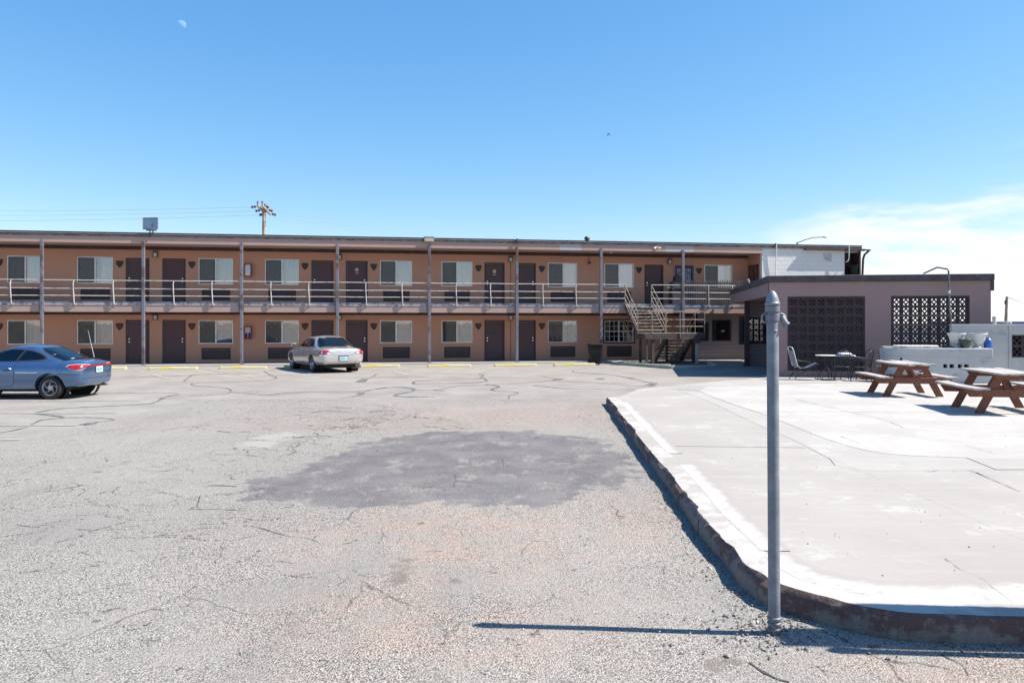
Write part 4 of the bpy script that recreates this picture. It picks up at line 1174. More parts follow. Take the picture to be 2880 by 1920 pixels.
# ------------------------------------------------------------------ outside stair of the motel
simple('tread', (0.29, 0.27, 0.24), 0.85, var=0.2, scale=4, wear=(0.13, 0.11, 0.10), wear_amt=0.45, wear_scale=3.5)
simple('stringer', (0.065, 0.048, 0.047), 0.7, var=0.3, scale=3, wear=(0.12, 0.075, 0.06), wear_amt=0.4)
simple('timber_dark', (0.085, 0.058, 0.048), 0.85, var=0.3, scale=5, bump=.3, bscale=30)
simple('sage_paint', (0.32, 0.36, 0.31), 0.8, var=0.15, wear=(0.40, 0.385, 0.35), wear_amt=0.3)
def mloc(s_, y, z=0.0): return MOT.world(s_, y, z)
SA0, SA1 = MOT.s(1757), MOT.s(1831)
LZ, LY0, LY1 = 1.43, -1.9, -3.0
SB0, SB1 = SA1 + .12, MOT.s(1982, LY1)
sc_ = (SA0 + SB1) / 2
STAIR = thing('staircase', 'weathered steel staircase with landing and pipe handrails below the balcony', 'staircase', tuple(mloc(sc_, -1.5)), MOT.ang)
def sl(s_, y, z): return (s_ - sc_, y + 1.5, z)          # motel frame -> stair frame
def stairs_flight(s0, s1, y0, z0, y1, z1, n, mat='tread'):
    for k in range(n):
        f = (k + 0.5) / n
        z = z0 + (z1 - z0) * (k + 1) / (n + 1); y = y0 + (y1 - y0) * f
        mb = MB(); mb.box(*[v for v in (s0 - sc_, s1 - sc_)], y + 1.5 - .145, y + 1.5 + .145, z - .045, z)
        o = mb.build('tread', mat, STAIR, bevel=.006); o.rotation_euler = (R.uniform(-.01, .01), R.uniform(-.008, .008), 0)
    for s_ in (s0 - .03, s1 + .03):
        d = (y1 - y0); mb = MB()
        mb.add([sl(s_ - .02, y0, z0 + .02), sl(s_ - .02, y0, z0 - .26), sl(s_ - .02, y1, z1 - .20), sl(s_ - .02, y1, z1 + .08),
                sl(s_ + .02, y0, z0 + .02), sl(s_ + .02, y0, z0 - .26), sl(s_ + .02, y1, z1 - .20), sl(s_ + .02, y1, z1 + .08)],
               [(0,1,2,3),(7,6,5,4),(0,4,5,1),(1,5,6,2),(2,6,7,3),(3,7,4,0)])
        mb.build('stringer', 'stringer', STAIR)
stairs_flight(SA0 + .05, SA1 - .05, 0.0, Z_FL, LY0, LZ, 8)
stairs_flight(SB0 + .05, SB1 - .08, LY0, LZ, -0.1, 0.0, 8)
# landing of planks on a frame
nl = 8
for k in range(nl):
    y0 = LY1 + (LY0 - LY1) * k / nl
    MB().box(SA0 - .02 - sc_, SB1 - sc_, y0 + 1.5 + .004, y0 + 1.5 + (LY0 - LY1) / nl - .006, LZ - .04 + R.uniform(-.003, .003), LZ + R.uniform(-.003, .004)).build('landing_plank', 'tread', STAIR)
mb = MB(); mb.box(SA0 - .04 - sc_, SB1 + .02 - sc_, LY1 + 1.5 - .05, LY1 + 1.5 - .001, LZ - .27, LZ - .02); mb.box(SA0 - .04 - sc_, SB1 + .02 - sc_, LY0 + 1.5 + .003, LY0 + 1.5 + .05, LZ - .27, LZ - .045); mb.box(SA0 - .02 - sc_, SA0 + .02 - sc_, LY1 + 1.5, LY0 + 1.5, LZ - .26, LZ - .045); mb.box(SB1 - .04 - sc_, SB1 - sc_, LY1 + 1.5, LY0 + 1.5, LZ - .26, LZ - .045)
mb.build('landing_frame', 'stringer', STAIR)
for s_, y, w, mt in ((SA0 + .08, LY1 + .05, .09, 'stringer'), (SA0 + .36, LY1 + .05, .13, 'timber_dark'), (SB1 - .35, LY1 + .06, .11, 'sage_paint'), (SB1 - .1, LY0 - .06, .13, 'stringer'), (SA0 + .12, LY0 - .06, .1, 'stringer'), (SA1 + .06, LY0 - .06, .1, 'stringer')):
    mb = MB(); mb.box(s_ - w/2 - sc_, s_ + w/2 - sc_, y + 1.5 - w/2, y + 1.5 + w/2, 0.0, LZ - (.05 if mt != 'sage_paint' else .28)); mb.build('support_post', mt, STAIR)
mb = MB(); mb.box(SB1 - .48 - sc_, SB1 - .22 - sc_, LY1 + 1.5 - .06, LY1 + 1.5 + .16, LZ - .45, LZ - .272); mb.build('post_cap', 'stringer', STAIR)
mb = MB(); mb.frame_box(sl(SA0 + .45, LY1 + .08, .45), sl(SA0 + .95, LY1 + .08, LZ - .3), .06, .1); mb.build('brace', 'timber_dark', STAIR)
# handrails
def rail3(pts, zs, mat='stair_rail', r=.018):
    for dz in zs:
        shade_angle(MB().tube([sl(p[0], p[1], p[2] + dz) for p in pts], r, 8).build('handrail', mat, STAIR))
RH = (0.92, 0.56, 0.25)
def spost(s_, y, z0, z1): shade_angle(MB().tube([sl(s_, y, z0), sl(s_, y, z1)], .022, 8).build('rail_post', 'stair_rail', STAIR))
for s_ in (SA0, SA1):
    rail3([(s_, -.02, Z_FL), (s_, LY0, LZ + .04)], RH)
    spost(s_, -.03, Z_FL - .15, Z_FL + .92); spost(s_, LY0 * .5, (Z_FL + LZ) / 2 - .2, (Z_FL + LZ) / 2 + .94); spost(s_, LY0 - .02, LZ - .05, LZ + .97)
rail3([(SA0, LY0, LZ + .04), (SA0, LY1 + .02, LZ + .04), (SB1, LY1 + .02, LZ + .04), (SB1, LY0, LZ + .04)], RH)
for s_, y in ((SA0 + .3, LY1 - .02), ((SA0 + SB1) / 2 + .2, LY1 - .06), (SB1, LY1 + .02), (SB1, LY0)): spost(s_, y, LZ - .22, LZ + .95)
spost(SA1 + .06, LY0, LZ - .05, LZ + .97)
for s_ in (SB0, SB1): rail3([(s_, LY0, LZ), (s_, -.1, .04)], RH[:2])
for s_ in (SB0, SB1): spost(s_, -.12, 0.0, .95); spost(s_, LY0 * .5, .6, 1.6)

# railing of the balcony right of the stair head
BR0, BR1 = SA1, MOT.s(2066)
for z in ZR: shade_angle(MB().tube([(BR0, -.05, z), (BR1, -.05, z)], .018, 8).build('rail', 'rail_paint', MOTEL))
for p in (1991, 2058): upright(MOT.s(p))
# picket screen standing on the balcony
PK = thing('picket_fence', 'dark low picket fence standing on the balcony behind the railing', 'fence', tuple(mloc(MOT.s(1925, .3), .3, Z_FL)), MOT.ang)
x0p, x1p = 0.0, MOT.s(2118, .3) - MOT.s(1925, .3)
simple('picket', (0.085, 0.068, 0.066), 0.8, var=0.3, objvar=.5)
np_ = 30
pk_me = MB().prism([(-.028, .03), (.028, .03), (.028, 1.17), (0, 1.22), (-.028, 1.17)], -.01, .01).mesh('picket')
for i in range(np_): obj_from(pk_me, 'picket', 'picket', PK, (x0p + (x1p - x0p) * i / (np_ - 1), R.uniform(-.003, .003), R.uniform(-.01, .01)))
for z in (.2, .62, 1.02): MB().box(x0p - .03, x1p + .03, .0115, .045, z, z + .07).build('fence_rail', 'picket', PK)
# covered grill on the balcony
GR = thing('covered_grill', 'dark covered grill with stepped top on the balcony beside the barred door', 'grill', tuple(mloc(MOT.s(1905, .55), .55, Z_FL)), MOT.ang)
simple('grill_cover', (0.040, 0.036, 0.042), 0.7, var=0.3, scale=4)
mb = MB(); mb.zprism([(-.36, -.25), (.36, -.25), (.36, .25), (-.36, .25)], 0.0, .62); mb.build('cabinet', 'grill_cover', GR, bevel=.02)
mb = MB(); mb.prism([(-.36, .623), (.36, .623), (.36, 1.05), (.25, 1.10), (.18, 1.18), (.16, 1.36), (-.02, 1.46), (-.14, 1.38), (-.17, 1.16), (-.33, 1.10)], -.22, .22); mb.build('hood', 'grill_cover', GR, bevel=.03)
MB().tube([(-.2, -.24, .8), (.2, -.24, .8)], .015, 6).build('handle', 'iron_black', GR)
MB().box(-.62, -.363, -.18, .18, .80, .84).build('side_shelf', 'roof_light', GR)

# planting bed under the stair: kerb blocks and white rocks
bed = [G(1722, 1024.5), G(1800, 1030), G(1886, 1037), G(1950, 1036.5), G(2012, 1035), G(1984, 1021)]
BED = thing('planting_bed', 'sage green painted kerb bed with white rocks under the staircase', 'planting bed', (bed[2][0], bed[2][1], 0))
bo = Vector((bed[2][0], bed[2][1]))
for i in range(len(bed) - 1):
    a, b = Vector(bed[i]) - bo, Vector(bed[i+1]) - bo; L = (b - a).length; n = max(1, round(L / .62)); d = (b - a) / n
    for k in range(n):
        p, q = a + d * k, a + d * (k + 1); dn = d.normalized()
        mb = MB(); mb.frame_box((*(p + dn*.006), .07), (*(q - dn*.006), .07), .12, .14 + R.uniform(-.01, .01)); mb.build('kerb_block', 'sage_paint', BED, bevel=.012)
pts = [Vector(p) - bo for p in bed]
soil = MB(); soil.zprism([tuple(p * .97) for p in pts] + [tuple(Vector(G(1760, 1014.5)) - bo)], -.02, .05); simple('soil', (0.10, 0.085, 0.07), 0.95, var=.3, scale=8); soil.build('soil', 'soil', BED)
sp = []
for _ in range(46):
    f = R.random(); p = pts[0] + (pts[2] - pts[0]) * f + Vector((R.uniform(0, .1), R.uniform(.16, .42)))
    sp.append((p.x, p.y, R.uniform(.05, .085), .08))
simple('white_rock', (0.72, 0.71, 0.68), 0.8, var=.12)
mbk = rubble('white_rocks', 'white painted rocks edging the bed under the staircase', [(x + bo.x, y + bo.y, r, z) for x, y, r, z in sp], 'white_rock')
# dry weed in the bed
WD = thing('dry_weed', 'pale dry weed growing under the staircase', 'plant', (*G(1905, 1019), .05))
simple('weed', (0.34, 0.31, 0.19), 0.9, var=.3)
mb = MB()
for _ in range(70):
    a = R.uniform(0, 6.28); l = R.uniform(.25, .62); lean = R.uniform(.05, .45)
    p0 = Vector((R.gauss(0, .05), R.gauss(0, .05), 0)); p1 = p0 + Vector((math.cos(a) * lean, math.sin(a) * lean, l)); w = Vector((-math.sin(a), math.cos(a), 0)) * .012
    m = (p0 + p1) / 2 + Vector((0, 0, .06))
    mb.add([p0 - w, p0 + w, m + w, m - w, p1], [(0, 1, 2, 3), (3, 2, 4)])
mb.build('stems', 'weed', WD, fix=False)

# ------------------------------------------------------------------ wheeled bin
simple('bin_plastic', (0.012, 0.0125, 0.014), 0.6, var=.2, spec=.25)
bx, by = G(1674, 1026)
BIN = thing('wheeled_bin', 'black plastic wheeled trash bin standing by a balcony post', 'trash bin', (bx, by, 0), MOT.ang)
mb = MB(); zz = [0.06, .88]; 
mb.add([(-.21, -.24, .06), (.21, -.24, .06), (.21, .2, .06), (-.21, .2, .06), (-.275, -.30, .88), (.275, -.30, .88), (.275, .28, .88), (-.275, .28, .88)], [(0,3,2,1),(4,5,6,7),(0,1,5,4),(1,2,6,5),(2,3,7,6),(3,0,4,7)]); mb.build('body', 'bin_plastic', BIN, bevel=.02)
mb = MB(); mb.prism([(-.30, .882), (.30, .882), (.30, .93), (.2, .965), (-.2, .965), (-.30, .93)], -.33, .30); mb.build('lid', 'bin_plastic', BIN, bevel=.015)
MB().tube([(-.22, .34, .9), (.22, .34, .9)], .018, 8).build('handle', 'bin_plastic', BIN)
for sx in (-1, 1): shade_angle(MB().lathe([(.03, -.03), (.12, -.03), (.125, 0), (.12, .03), (.03, .03)], 18, (sx * .23, .24, .125), 'x').build('wheel', 'bin_plastic', BIN))
for i in range(5): MB().box(-.17 + i*.085 - .01, -.17 + i*.085 + .01, -.285, -.27, .2, .8).build('rib', 'bin_plastic', BIN)

# ------------------------------------------------------------------ yellow wheel stops
simple('stop_yellow', (0.52, 0.42, 0.085), 0.8, var=.12, scale=3, wear=(0.46, 0.42, 0.28), wear_amt=.75, wear_scale=4.5, bump=.3, bscale=25, bdist=.008)
def stop_mesh():
    L = 1.86; mb = MB()
    prof = [(-.075, 0), (.075, 0), (.07, .06), (.045, .125), (-.045, .125), (-.07, .06)]
    xs = [-L/2, -L/2 + .04] + [-L/2 + L * k / 8 for k in range(1, 8)] + [L/2 - .04, L/2]
    vs = []
    for i, x in enumerate(xs):
        k = .82 if i in (0, len(xs)-1) else 1.0
        for y, z in prof: vs.append((x, y * k + R.uniform(-.003, .003), z * (k if z > 0 else 1) + (R.uniform(-.006, .003) if z > .1 else 0)))
    n = len(prof)
    fs = [(i*n + j, i*n + (j+1) % n, (i+1)*n + (j+1) % n, (i+1)*n + j) for i in range(len(xs)-1) for j in range(n)] + [tuple(range(n)), tuple(range((len(xs)-1)*n, len(xs)*n))]
    return mb.add(vs, fs).mesh('wheel_stop')
sm = stop_mesh(); sm.materials.append(MATS['stop_yellow'])
for px, py, lab in ((284, 1039.5, 'yellow wheel stop partly behind the tail of the blue car'), (485, 1039.5, 'yellow wheel stop in front of the second maroon door pair, third from the left'),
                    (682, 1037.4, 'yellow wheel stop in front of the red extinguisher cabinets'), (862, 1035.2, 'yellow wheel stop mostly hidden behind the silver car'),
                    (1062, 1032.7, 'yellow wheel stop beside the right rear corner of the silver car'), (1263.5, 1032, 'yellow wheel stop below a curtained window, third from the right'),
                    (1449.5, 1030, 'yellow wheel stop in front of two doors, second from the right'), (1616, 1028.6, 'yellow wheel stop next to the black trash bin')):
    x, y = G(px, py)
    if 'third from the left' in lab: lab = 'yellow wheel stop in front of the maroon door left of the extinguisher cabinets'
    o = bpy.data.objects.new('wheel_stop', sm); COL.objects.link(o); o.location = (x, y + .08, .0); o.rotation_euler = (0, 0, MOT.ang + R.uniform(-.02, .02))
    tag(o, lab, 'wheel stop', 'wheel stops along the motel')

# ------------------------------------------------------------------ fire extinguisher cabinets on the wall, alarm, cameras, roof things
for up, lab in ((1, 'red fire extinguisher cabinet on the upper balcony wall'), (0, 'red fire extinguisher cabinet on the ground floor wall')):
    c = MS(699); z = 4.03 if up else 1.13
    o = thing('extinguisher_cabinet', lab, 'cabinet', tuple(mloc(c, WALLY, z)), MOT.ang, 'extinguisher cabinets')
    MB().box(-.165, .165, -.13, -.004, 0, .60).build('box', 'red_box', o, bevel=.01)
    q = MB(); q.lathe([(.05, .0), (.055, .02), (.055, .2), (.02, .27), (.02, .32)], 12, (0, -.145, .07)); shade_angle(q.build('extinguisher', 'steel_light', o))
    f = MB(); t = .05
    f.box(-.165, .165, -.21, -.132, .55, .60); f.box(-.165, .165, -.21, -.132, 0, .05); f.box(-.165, -.115, -.21, -.132, .05, .55); f.box(.115, .165, -.21, -.132, .05, .55)
    f.build('door_frame', 'red_box', o)
    MB().box(-.114, .114, -.2, -.196, .051, .549).build('pane', 'window_glass', o)
al = thing('fire_alarm', 'small red fire alarm box under the upper eave', 'alarm', tuple(mloc(MS(1656.8), WALLY, 4.82)), MOT.ang)
MB().box(-.07, .07, -.07, -.003, 0, .15).build('box', 'red_box', al, bevel=.01); MB().tube([(-.03, -.02, .15), (-.03, -.02, .38)], .008, 6).build('wire', 'iron_black', al); MB().box(-.03, .03, -.078, -.0705, .04, .1).build('grille', 'dark_trim', al)
sk = thing('smoke_detector', 'white round detector under the eave above the blinds window', 'detector', tuple(mloc(MOT.s(1718, 1.0), 1.0, Z_EV + .02)), MOT.ang)
shade_angle(MB().lathe([(.02, -.05), (.07, -.045), (.085, -.02), (.085, -.001)], 16).build('body', 'white_frame', sk))
cm = thing('security_camera', 'pair of white security cameras on the roof fascia above the stair', 'camera', tuple(mloc(MOT.s(1846), .02, MOT.z(1846, 699))), MOT.ang)
for sx in (-1, 1):
    shade_angle(MB().tube([(sx*.05, -.03, .05), (sx*.10, -.12, .03), (sx*.17, -.2, -.03)], [.02, .035, .042], 10).build('housing', 'white_frame', cm))
    MB().tube([(sx*.17, -.2, -.03), (sx*.185, -.215, -.045)], [.03, .03], 8).build('lens', 'iron_black', cm)
MB().box(-.06, .06, -.03, -.002, .02, .1).build('bracket', 'white_frame', cm)
FLD = thing('roof_floodlight', 'large square floodlight standing on the roof edge of the motel', 'floodlight', tuple(mloc(MOT.s(424), .1, Z_RT)), MOT.ang)
simple('flood_body', (0.16, 0.17, 0.19), 0.45, .5)
simple('reflector', (0.82, 0.84, 0.84), 0.35, 0.0, var=.05)
hd = bpy.data.objects.new('head', None)
def fl(x, y, z): 
    v = Matrix.Rotation(math.radians(-2.5), 3, 'Y') @ (Matrix.Rotation(math.radians(-8), 3, 'X') @ Vector((x, y, z))); return (v.x, v.y, v.z + .38)
w, h = .30, .245
mb = MB(); mb.add([fl(*p) for p in ((-w,-.14,-h),(w,-.14,-h),(w,-.14,h),(-w,-.14,h),(-w*.6,.22,-h*.6),(w*.6,.22,-h*.6),(w*.6,.22,h*.6),(-w*.6,.22,h*.6))], [(4,5,6,7),(0,1,5,4),(1,2,6,5),(2,3,7,6),(3,0,4,7)]); mb.build('housing', 'flood_body', FLD, fix=False)
mb = MB(); mb.add([fl(*p) for p in ((-w*.9,-.13,-h*.9),(w*.9,-.13,-h*.9),(w*.9,-.13,h*.9),(-w*.9,-.13,h*.9),(-w*.5,-.07,-h*.5),(w*.5,-.07,-h*.5),(w*.5,-.07,h*.5),(-w*.5,-.07,h*.5))], [(4,5,6,7),(0,1,5,4),(1,2,6,5),(2,3,7,6),(3,0,4,7)]); mb.build('reflector', 'reflector', FLD, fix=False)
mb = MB()
for a, b in (((-w,-h),(w,-h)), ((w,-h),(w,h)), ((w,h),(-w,h)), ((-w,h),(-w,-h))): mb.frame_box(fl(a[0], -.15, a[1]), fl(b[0], -.15, b[1]), .04, .04)
mb.build('bezel', 'flood_body', FLD)
mb = MB(); mb.add([fl(*p) for p in ((-w*.95,-.145,-h*.95),(w*.95,-.145,-h*.95),(w*.95,-.145,h*.95),(-w*.95,-.145,h*.95))], [(0,1,2,3)]); mb.build('front_glass', 'window_glass', FLD, fix=False)
shade_angle(MB().lathe([(.03, -.12), (.055, -.05), (.06, .04), (.03, .1)], 12, fl(.05, -.085, -.02)).build('bulb', 'lens', FLD))
mb = MB(); mb.box(-.22, .22, -.02, .02, .10, .15); mb.box(-.08, -.04, -.02, .02, 0, .1); mb.box(.04, .08, -.02, .02, 0, .1); mb.box(-.1, .1, -.06, .06, -.005, .015); mb.build('mount', 'iron_black', FLD)
BXL = thing('fascia_light_box', 'weathered metal box lamp on the roof edge above a post', 'lamp', tuple(mloc(MOT.s(1206), -.04, Z_FT - .03)), MOT.ang)
simple('old_box', (0.30, 0.26, 0.20), 0.6, .2, var=.25, scale=8)
MB().box(-.23, .23, -.2, -.005, 0, .22).build('housing', 'old_box', BXL, bevel=.012)
MB().box(-.235, .235, -.21, -.004, .222, .25).build('lid', 'roof_light', BXL); MB().box(-.18, .18, -.206, -.201, .04, .18).build('lens', 'lens', BXL)
fx = thing('fascia_flood_bracket', 'small dark lamp bracket on the roof edge right of the box lamp', 'lamp', tuple(mloc(MOT.s(1451), -.04, Z_FT + .02)), MOT.ang)
mb = MB(); mb.prism([(-.2, -.02), (.16, -.02), (.1, .14), (.02, .2), (-.05, .13)], -.14, -.005); mb.build('bracket', 'roof_dark', fx); MB().tube([(0, -.12, .1), (.05, -.22, .06)], [.03, .06], 8).build('lamp_head', 'roof_metal', fx)
vt = thing('roof_vent', 'small dark turbine vent on the motel roof', 'vent', tuple(mloc(MOT.s(1651, 1.5), 1.5, Z_RT - .02)), MOT.ang)
MB().tube([(0, 0, 0), (0, 0, .18)], .06, 8).build('pipe', 'iron_black', vt); shade_angle(MB().lathe([(.05, .18), (.12, .22), (.15, .30), (.1, .38), (.02, .40)], 12).build('cap', 'iron_black', vt))
for k, px in enumerate((1603, 1615, 1643)):
    v = thing('roof_pipe_stub', ('low dark pipe stub on the roof, leftmost of three', 'low dark pipe stub on the roof, middle one of three', 'low dark pipe stub on the roof next to the vent')[k], 'pipe', tuple(mloc(MOT.s(px, 1.5), 1.5, Z_RT - .02)), MOT.ang, 'roof pipe stubs')
    MB().tube([(0, 0, 0), (0, 0, .07 + .03 * (k == 2))], .07, 8).build('pipe', 'iron_black', v); MB().lathe([(.05, .07 + .03 * (k == 2)), (.09, .08 + .03 * (k == 2)), (.03, .12 + .03 * (k == 2))], 8).build('cap', 'iron_black', v)
bk = thing('black_bucket', 'black plastic bucket in the dark gap beside the white block wall', 'bucket', tuple(mloc(MOT.s(2402, .3), .3, 4.05)), MOT.ang)
shade_angle(MB().lathe([(.19, 0), (.24, .75), (.26, .76), (.26, .80), (.235, .80), (.2, .1), (.02, .08)], 20, cap=False).build('pail', 'bin_plastic', bk))
MB().tube([(.25 * math.cos(a), -.02, .78 - .14 * math.sin(a)) for a in [math.pi * k / 10 for k in range(11)]], .008, 6).build('handle', 'steel_light', bk)
MB().box(WS1 + .005, S_END - .125, .05, .74, 4.0, 4.045).build('shelf', 'stringer', MOTEL)

# ------------------------------------------------------------------ office wing with the pierced block screens
stucco('office_wall', (0.30, 0.205, 0.195))
simple('office_cap', (0.060, 0.048, 0.055), 0.7, var=.25, scale=3, wear=(0.14, 0.11, 0.115), wear_amt=.12)
simple('breeze', (0.046, 0.031, 0.034), 0.85, var=.25, scale=3, bump=.3, bscale=50, objvar=.25)
OFFICE = thing('office_building', 'single storey mauve office wing with brown pierced block screens', 'building', (0, OFF.a, 0), OFF.ang)
oc, oe = OFF.s(2163), OFF.s(2787)
ow = OFF.s(2170)
p1a, p1b, p2a, p2b = OFF.s(2215), OFF.s(2433), OFF.s(2506), OFF.s(2727)
PZ0, PZ1 = .225, 2.785
mb = MB(); wall_with_holes(mb, ow, oe, 0.0, 3.28, 0, .2, [(p1a, p1b, PZ0, PZ1), (p2a, p2b, PZ0, PZ1)]); mb.build('wall', 'office_wall', OFFICE)
def breeze_mesh(w, h, d=.11):
    mb = MB(); t = .048; e = .0015
    x0, x1, z0, z1 = -w/2 + e, w/2 - e, -h/2 + e, h/2 - e
    mb.box(x0, x1, 0, d, z1 - t, z1); mb.box(x0, x1, 0, d, z0, z0 + t); mb.box(x0, x0 + t, 0, d, z0 + t, z1 - t); mb.box(x1 - t, x1, 0, d, z0 + t, z1 - t)
    iw, ih = w/2 - t, h/2 - t
    mids = [(0, ih), (iw, 0), (0, -ih), (-iw, 0)]
    for i in range(4):
        a, b = Vector(mids[i]), Vector(mids[(i+1) % 4]); pts = []
        for k in range(4):
            f = k / 3; m = a + (b - a) * f; m = m * (1 - .30 * math.sin(math.pi * f)); pts.append(m)
        for k in range(3):
            mb.frame_box((pts[k].x, d/2 + .001 * i, pts[k].y), (pts[k+1].x, d/2 + .001 * i, pts[k+1].y), d - .012, .026, (0, 0, 1)) if False else None
            dd = (pts[k+1] - pts[k]).normalized(); nn = Vector((-dd.y, dd.x)) * .014
            q = [pts[k] + nn, pts[k] - nn, pts[k+1] - nn, pts[k+1] + nn]
            mb.add([(v.x, .008, v.y) for v in q] + [(v.x, d - .008, v.y) for v in q], [(0,1,2,3),(7,6,5,4),(0,4,5,1),(1,5,6,2),(2,6,7,3),(3,7,4,0)])
    return mb.mesh('breeze_block', fix=False)
for a, b in ((p1a, p1b), (p2a, p2b)):
    fr = MB(); t = .05
    fr.box(a, b, -.006, .14, PZ1 - t, PZ1); fr.box(a, b, -.006, .14, PZ0, PZ0 + t); fr.box(a, a + t, -.006, .14, PZ0 + t, PZ1 - t); fr.box(b - t, b, -.006, .14, PZ0 + t, PZ1 - t)
    pn = fr.build('block_screen', 'breeze', OFFICE)
    w = (b - a - 2*t) / 8; h = (PZ1 - PZ0 - 2*t) / 8; me = breeze_mesh(w, h)
    for i in range(8):
        for j in range(8): obj_from(me, 'breeze_block', 'breeze', pn, (a + t + (i + .5) * w, .012 + R.uniform(-.003, .003), PZ0 + t + (j + .5) * h))
# roof: dark cap band, mauve side fascia, soffit
DEP = 11.3; sx1 = OFF.s(2492)
MB().box(oc, sx1, .0, DEP, 2.815, 3.275).build('roof', 'office_wall', OFFICE) if False else None
mb = MB(); mb.box(oc, oc + .14, -.004, DEP, 2.815, 3.28); mb.build('side_fascia', 'office_wall', OFFICE)
mb = MB(); mb.box(oc, ow - .003, -.0035, .2, 2.816, 3.279) ; mb.build('corner_fascia', 'office_wall', OFFICE)
MB().box(oc + .142, sx1, .202, DEP, 2.83, 3.27).build('roof', 'roof_top', OFFICE)
MB().box(oc + .143, sx1, .203, DEP - .01, 2.818, 2.829).build('soffit', 'soffit', OFFICE)
mb = MB(); mb.box(oc - .05, oe + .08, -.09, .24, 3.283, 3.51); mb.build('roof_cap', 'office_cap', OFFICE, bevel=.01)
MB().box(oc - .05, oc + .2, .243, DEP, 3.283, 3.51).build('roof_cap', 'office_cap', OFFICE, bevel=.01)
MB().box(oc + .2, sx1, .243, DEP, 3.272, 3.45).build('roof_deck', 'roof_top', OFFICE)
MB().box(oe - .01, oe + .09, -.03, .26, 2.95, 3.282).build('end_fascia', 'office_cap', OFFICE)
# lobby wall deep under the canopy with a wide window, column at the canopy edge
TL = 7.4
lw = [(OFF.s(2083, TL), OFF.s(2083, TL) + 1.95, 1.02, 2.07)]
mb = MB(); wall_with_holes(mb, oc + .25, sx1, 0, 2.815, TL, TL + .2, lw); mb.build('lobby_wall', 'mauve_block', OFFICE)
for i in range(1, 6): MB().box(oc + .26, sx1 - .1, TL - .006, TL - .0005, i*.17 - .004, i*.17 + .004).build('mortar_joint', 'door_frame', OFFICE)
h = lw[0]; f = MB(); t = .06
f.box(h[0] - t, h[1] + t, TL - .03, TL + .06, h[3], h[3] + t); f.box(h[0] - t, h[1] + t, TL - .03, TL + .06, h[2] - t, h[2]); f.box(h[0] - t, h[0], TL - .03, TL + .06, h[2], h[3]); f.box(h[1], h[1] + t, TL - .03, TL + .06, h[2], h[3]); f.box((h[0]+h[1])/2 - .03, (h[0]+h[1])/2 + .03, TL - .02, TL + .06, h[2], h[3])
lwin = f.build('window', 'door_frame', OFFICE)
for a, b in ((h[0], (h[0]+h[1])/2 - .03), ((h[0]+h[1])/2 + .03, h[1])): MB().box(a, b, TL + .02, TL + .026, h[2], h[3]).build('pane', 'window_glass', lwin)
MB().box(h[0] + .22, h[0] + .50, TL + .012, TL + .018, h[2] + .08, h[2] + .48).build('notice', 'lens', lwin)
MB().box(h[0], h[1], TL + .6, TL + .65, h[2] - .1, h[3] + .1).build('room_wall', 'room_dark', OFFICE)
MB().box(sx1 - .2, sx1 - .001, .205, DEP, 0, 2.815).build('court_wall', 'mauve_block', OFFICE)
mb = MB(); cx_ = oc + .2; mb.box(cx_ - .1, cx_ + .1, TL - .5, TL - .3, 0, 2.814); col = mb.build('column', 'dark_trim', OFFICE, bevel=.01)
MB().box(cx_ - .14, cx_ + .14, TL - .54, TL - .26, 0, .06).build('column_base', 'dark_trim', col)
# open court behind the right screen
MB().box(sx1 + .01, oe + 1.5, 9.0, 9.2, 0, 1.75).build('court_wall', 'white_block', OFFICE)
# things on the office roof
gp = thing('gooseneck_pipe', 'tall bent metal pipe standing before the right block screen', 'pipe', tuple(OFF.world(OFF.s(2674, -.25), -.25, 0)), OFF.ang)
q0 = OFF.s(2674, -.25)
shade_angle(MB().tube([(.12, 0, .9), (OFF.s(2671, -.25) - q0, 0, 2.3), (OFF.s(2667, -.25) - q0, -.02, OFF.z(2667, 760, -.25)), (OFF.s(2666, -.25) - q0, .0, OFF.z(2666, 757, -.25)), (OFF.s(2636, .6) - q0, .85, 3.78), (OFF.s(2600, 1.2) - q0, 1.5, 3.62)], .029, 10).build('pipe', 'flood_body', gp))
shade_angle(MB().lathe([(.036, 0), (.040, .03), (.040, .10), (.036, .12)], 12, (OFF.s(2669.5, -.25) - q0, 0, OFF.z(2669, 826, -.25))).build('coupling', 'steel_light', gp))
dm = thing('roof_dome', 'low grey round vent cap on the office roof', 'vent', tuple(OFF.world(OFF.s(2282, 4), 4, 3.45)), OFF.ang)
shade_angle(MB().lathe([(.5, 0), (.5, .13), (.42, .22), (.25, .29), (.02, .32)], 20).build('cap', 'roof_light', dm)); MB().lathe([(.52, .09), (.54, .1), (.54, .13), (.52, .14)], 20).build('rim', 'flood_body', dm)
st_ = thing('roof_spotlight', 'tiny white spotlight on the sloping left roof edge of the office', 'lamp', tuple(OFF.world(oc + .05, 5.2, 3.51)), OFF.ang)
shade_angle(MB().tube([(0, 0, .02), (0, 0, .10), (-.06, -.08, .16)], [.02, .02, .05], 8).build('lamp_head', 'white_frame', st_)); MB().box(-.05, .05, -.05, .05, -.001, .02).build('base', 'white_frame', st_)
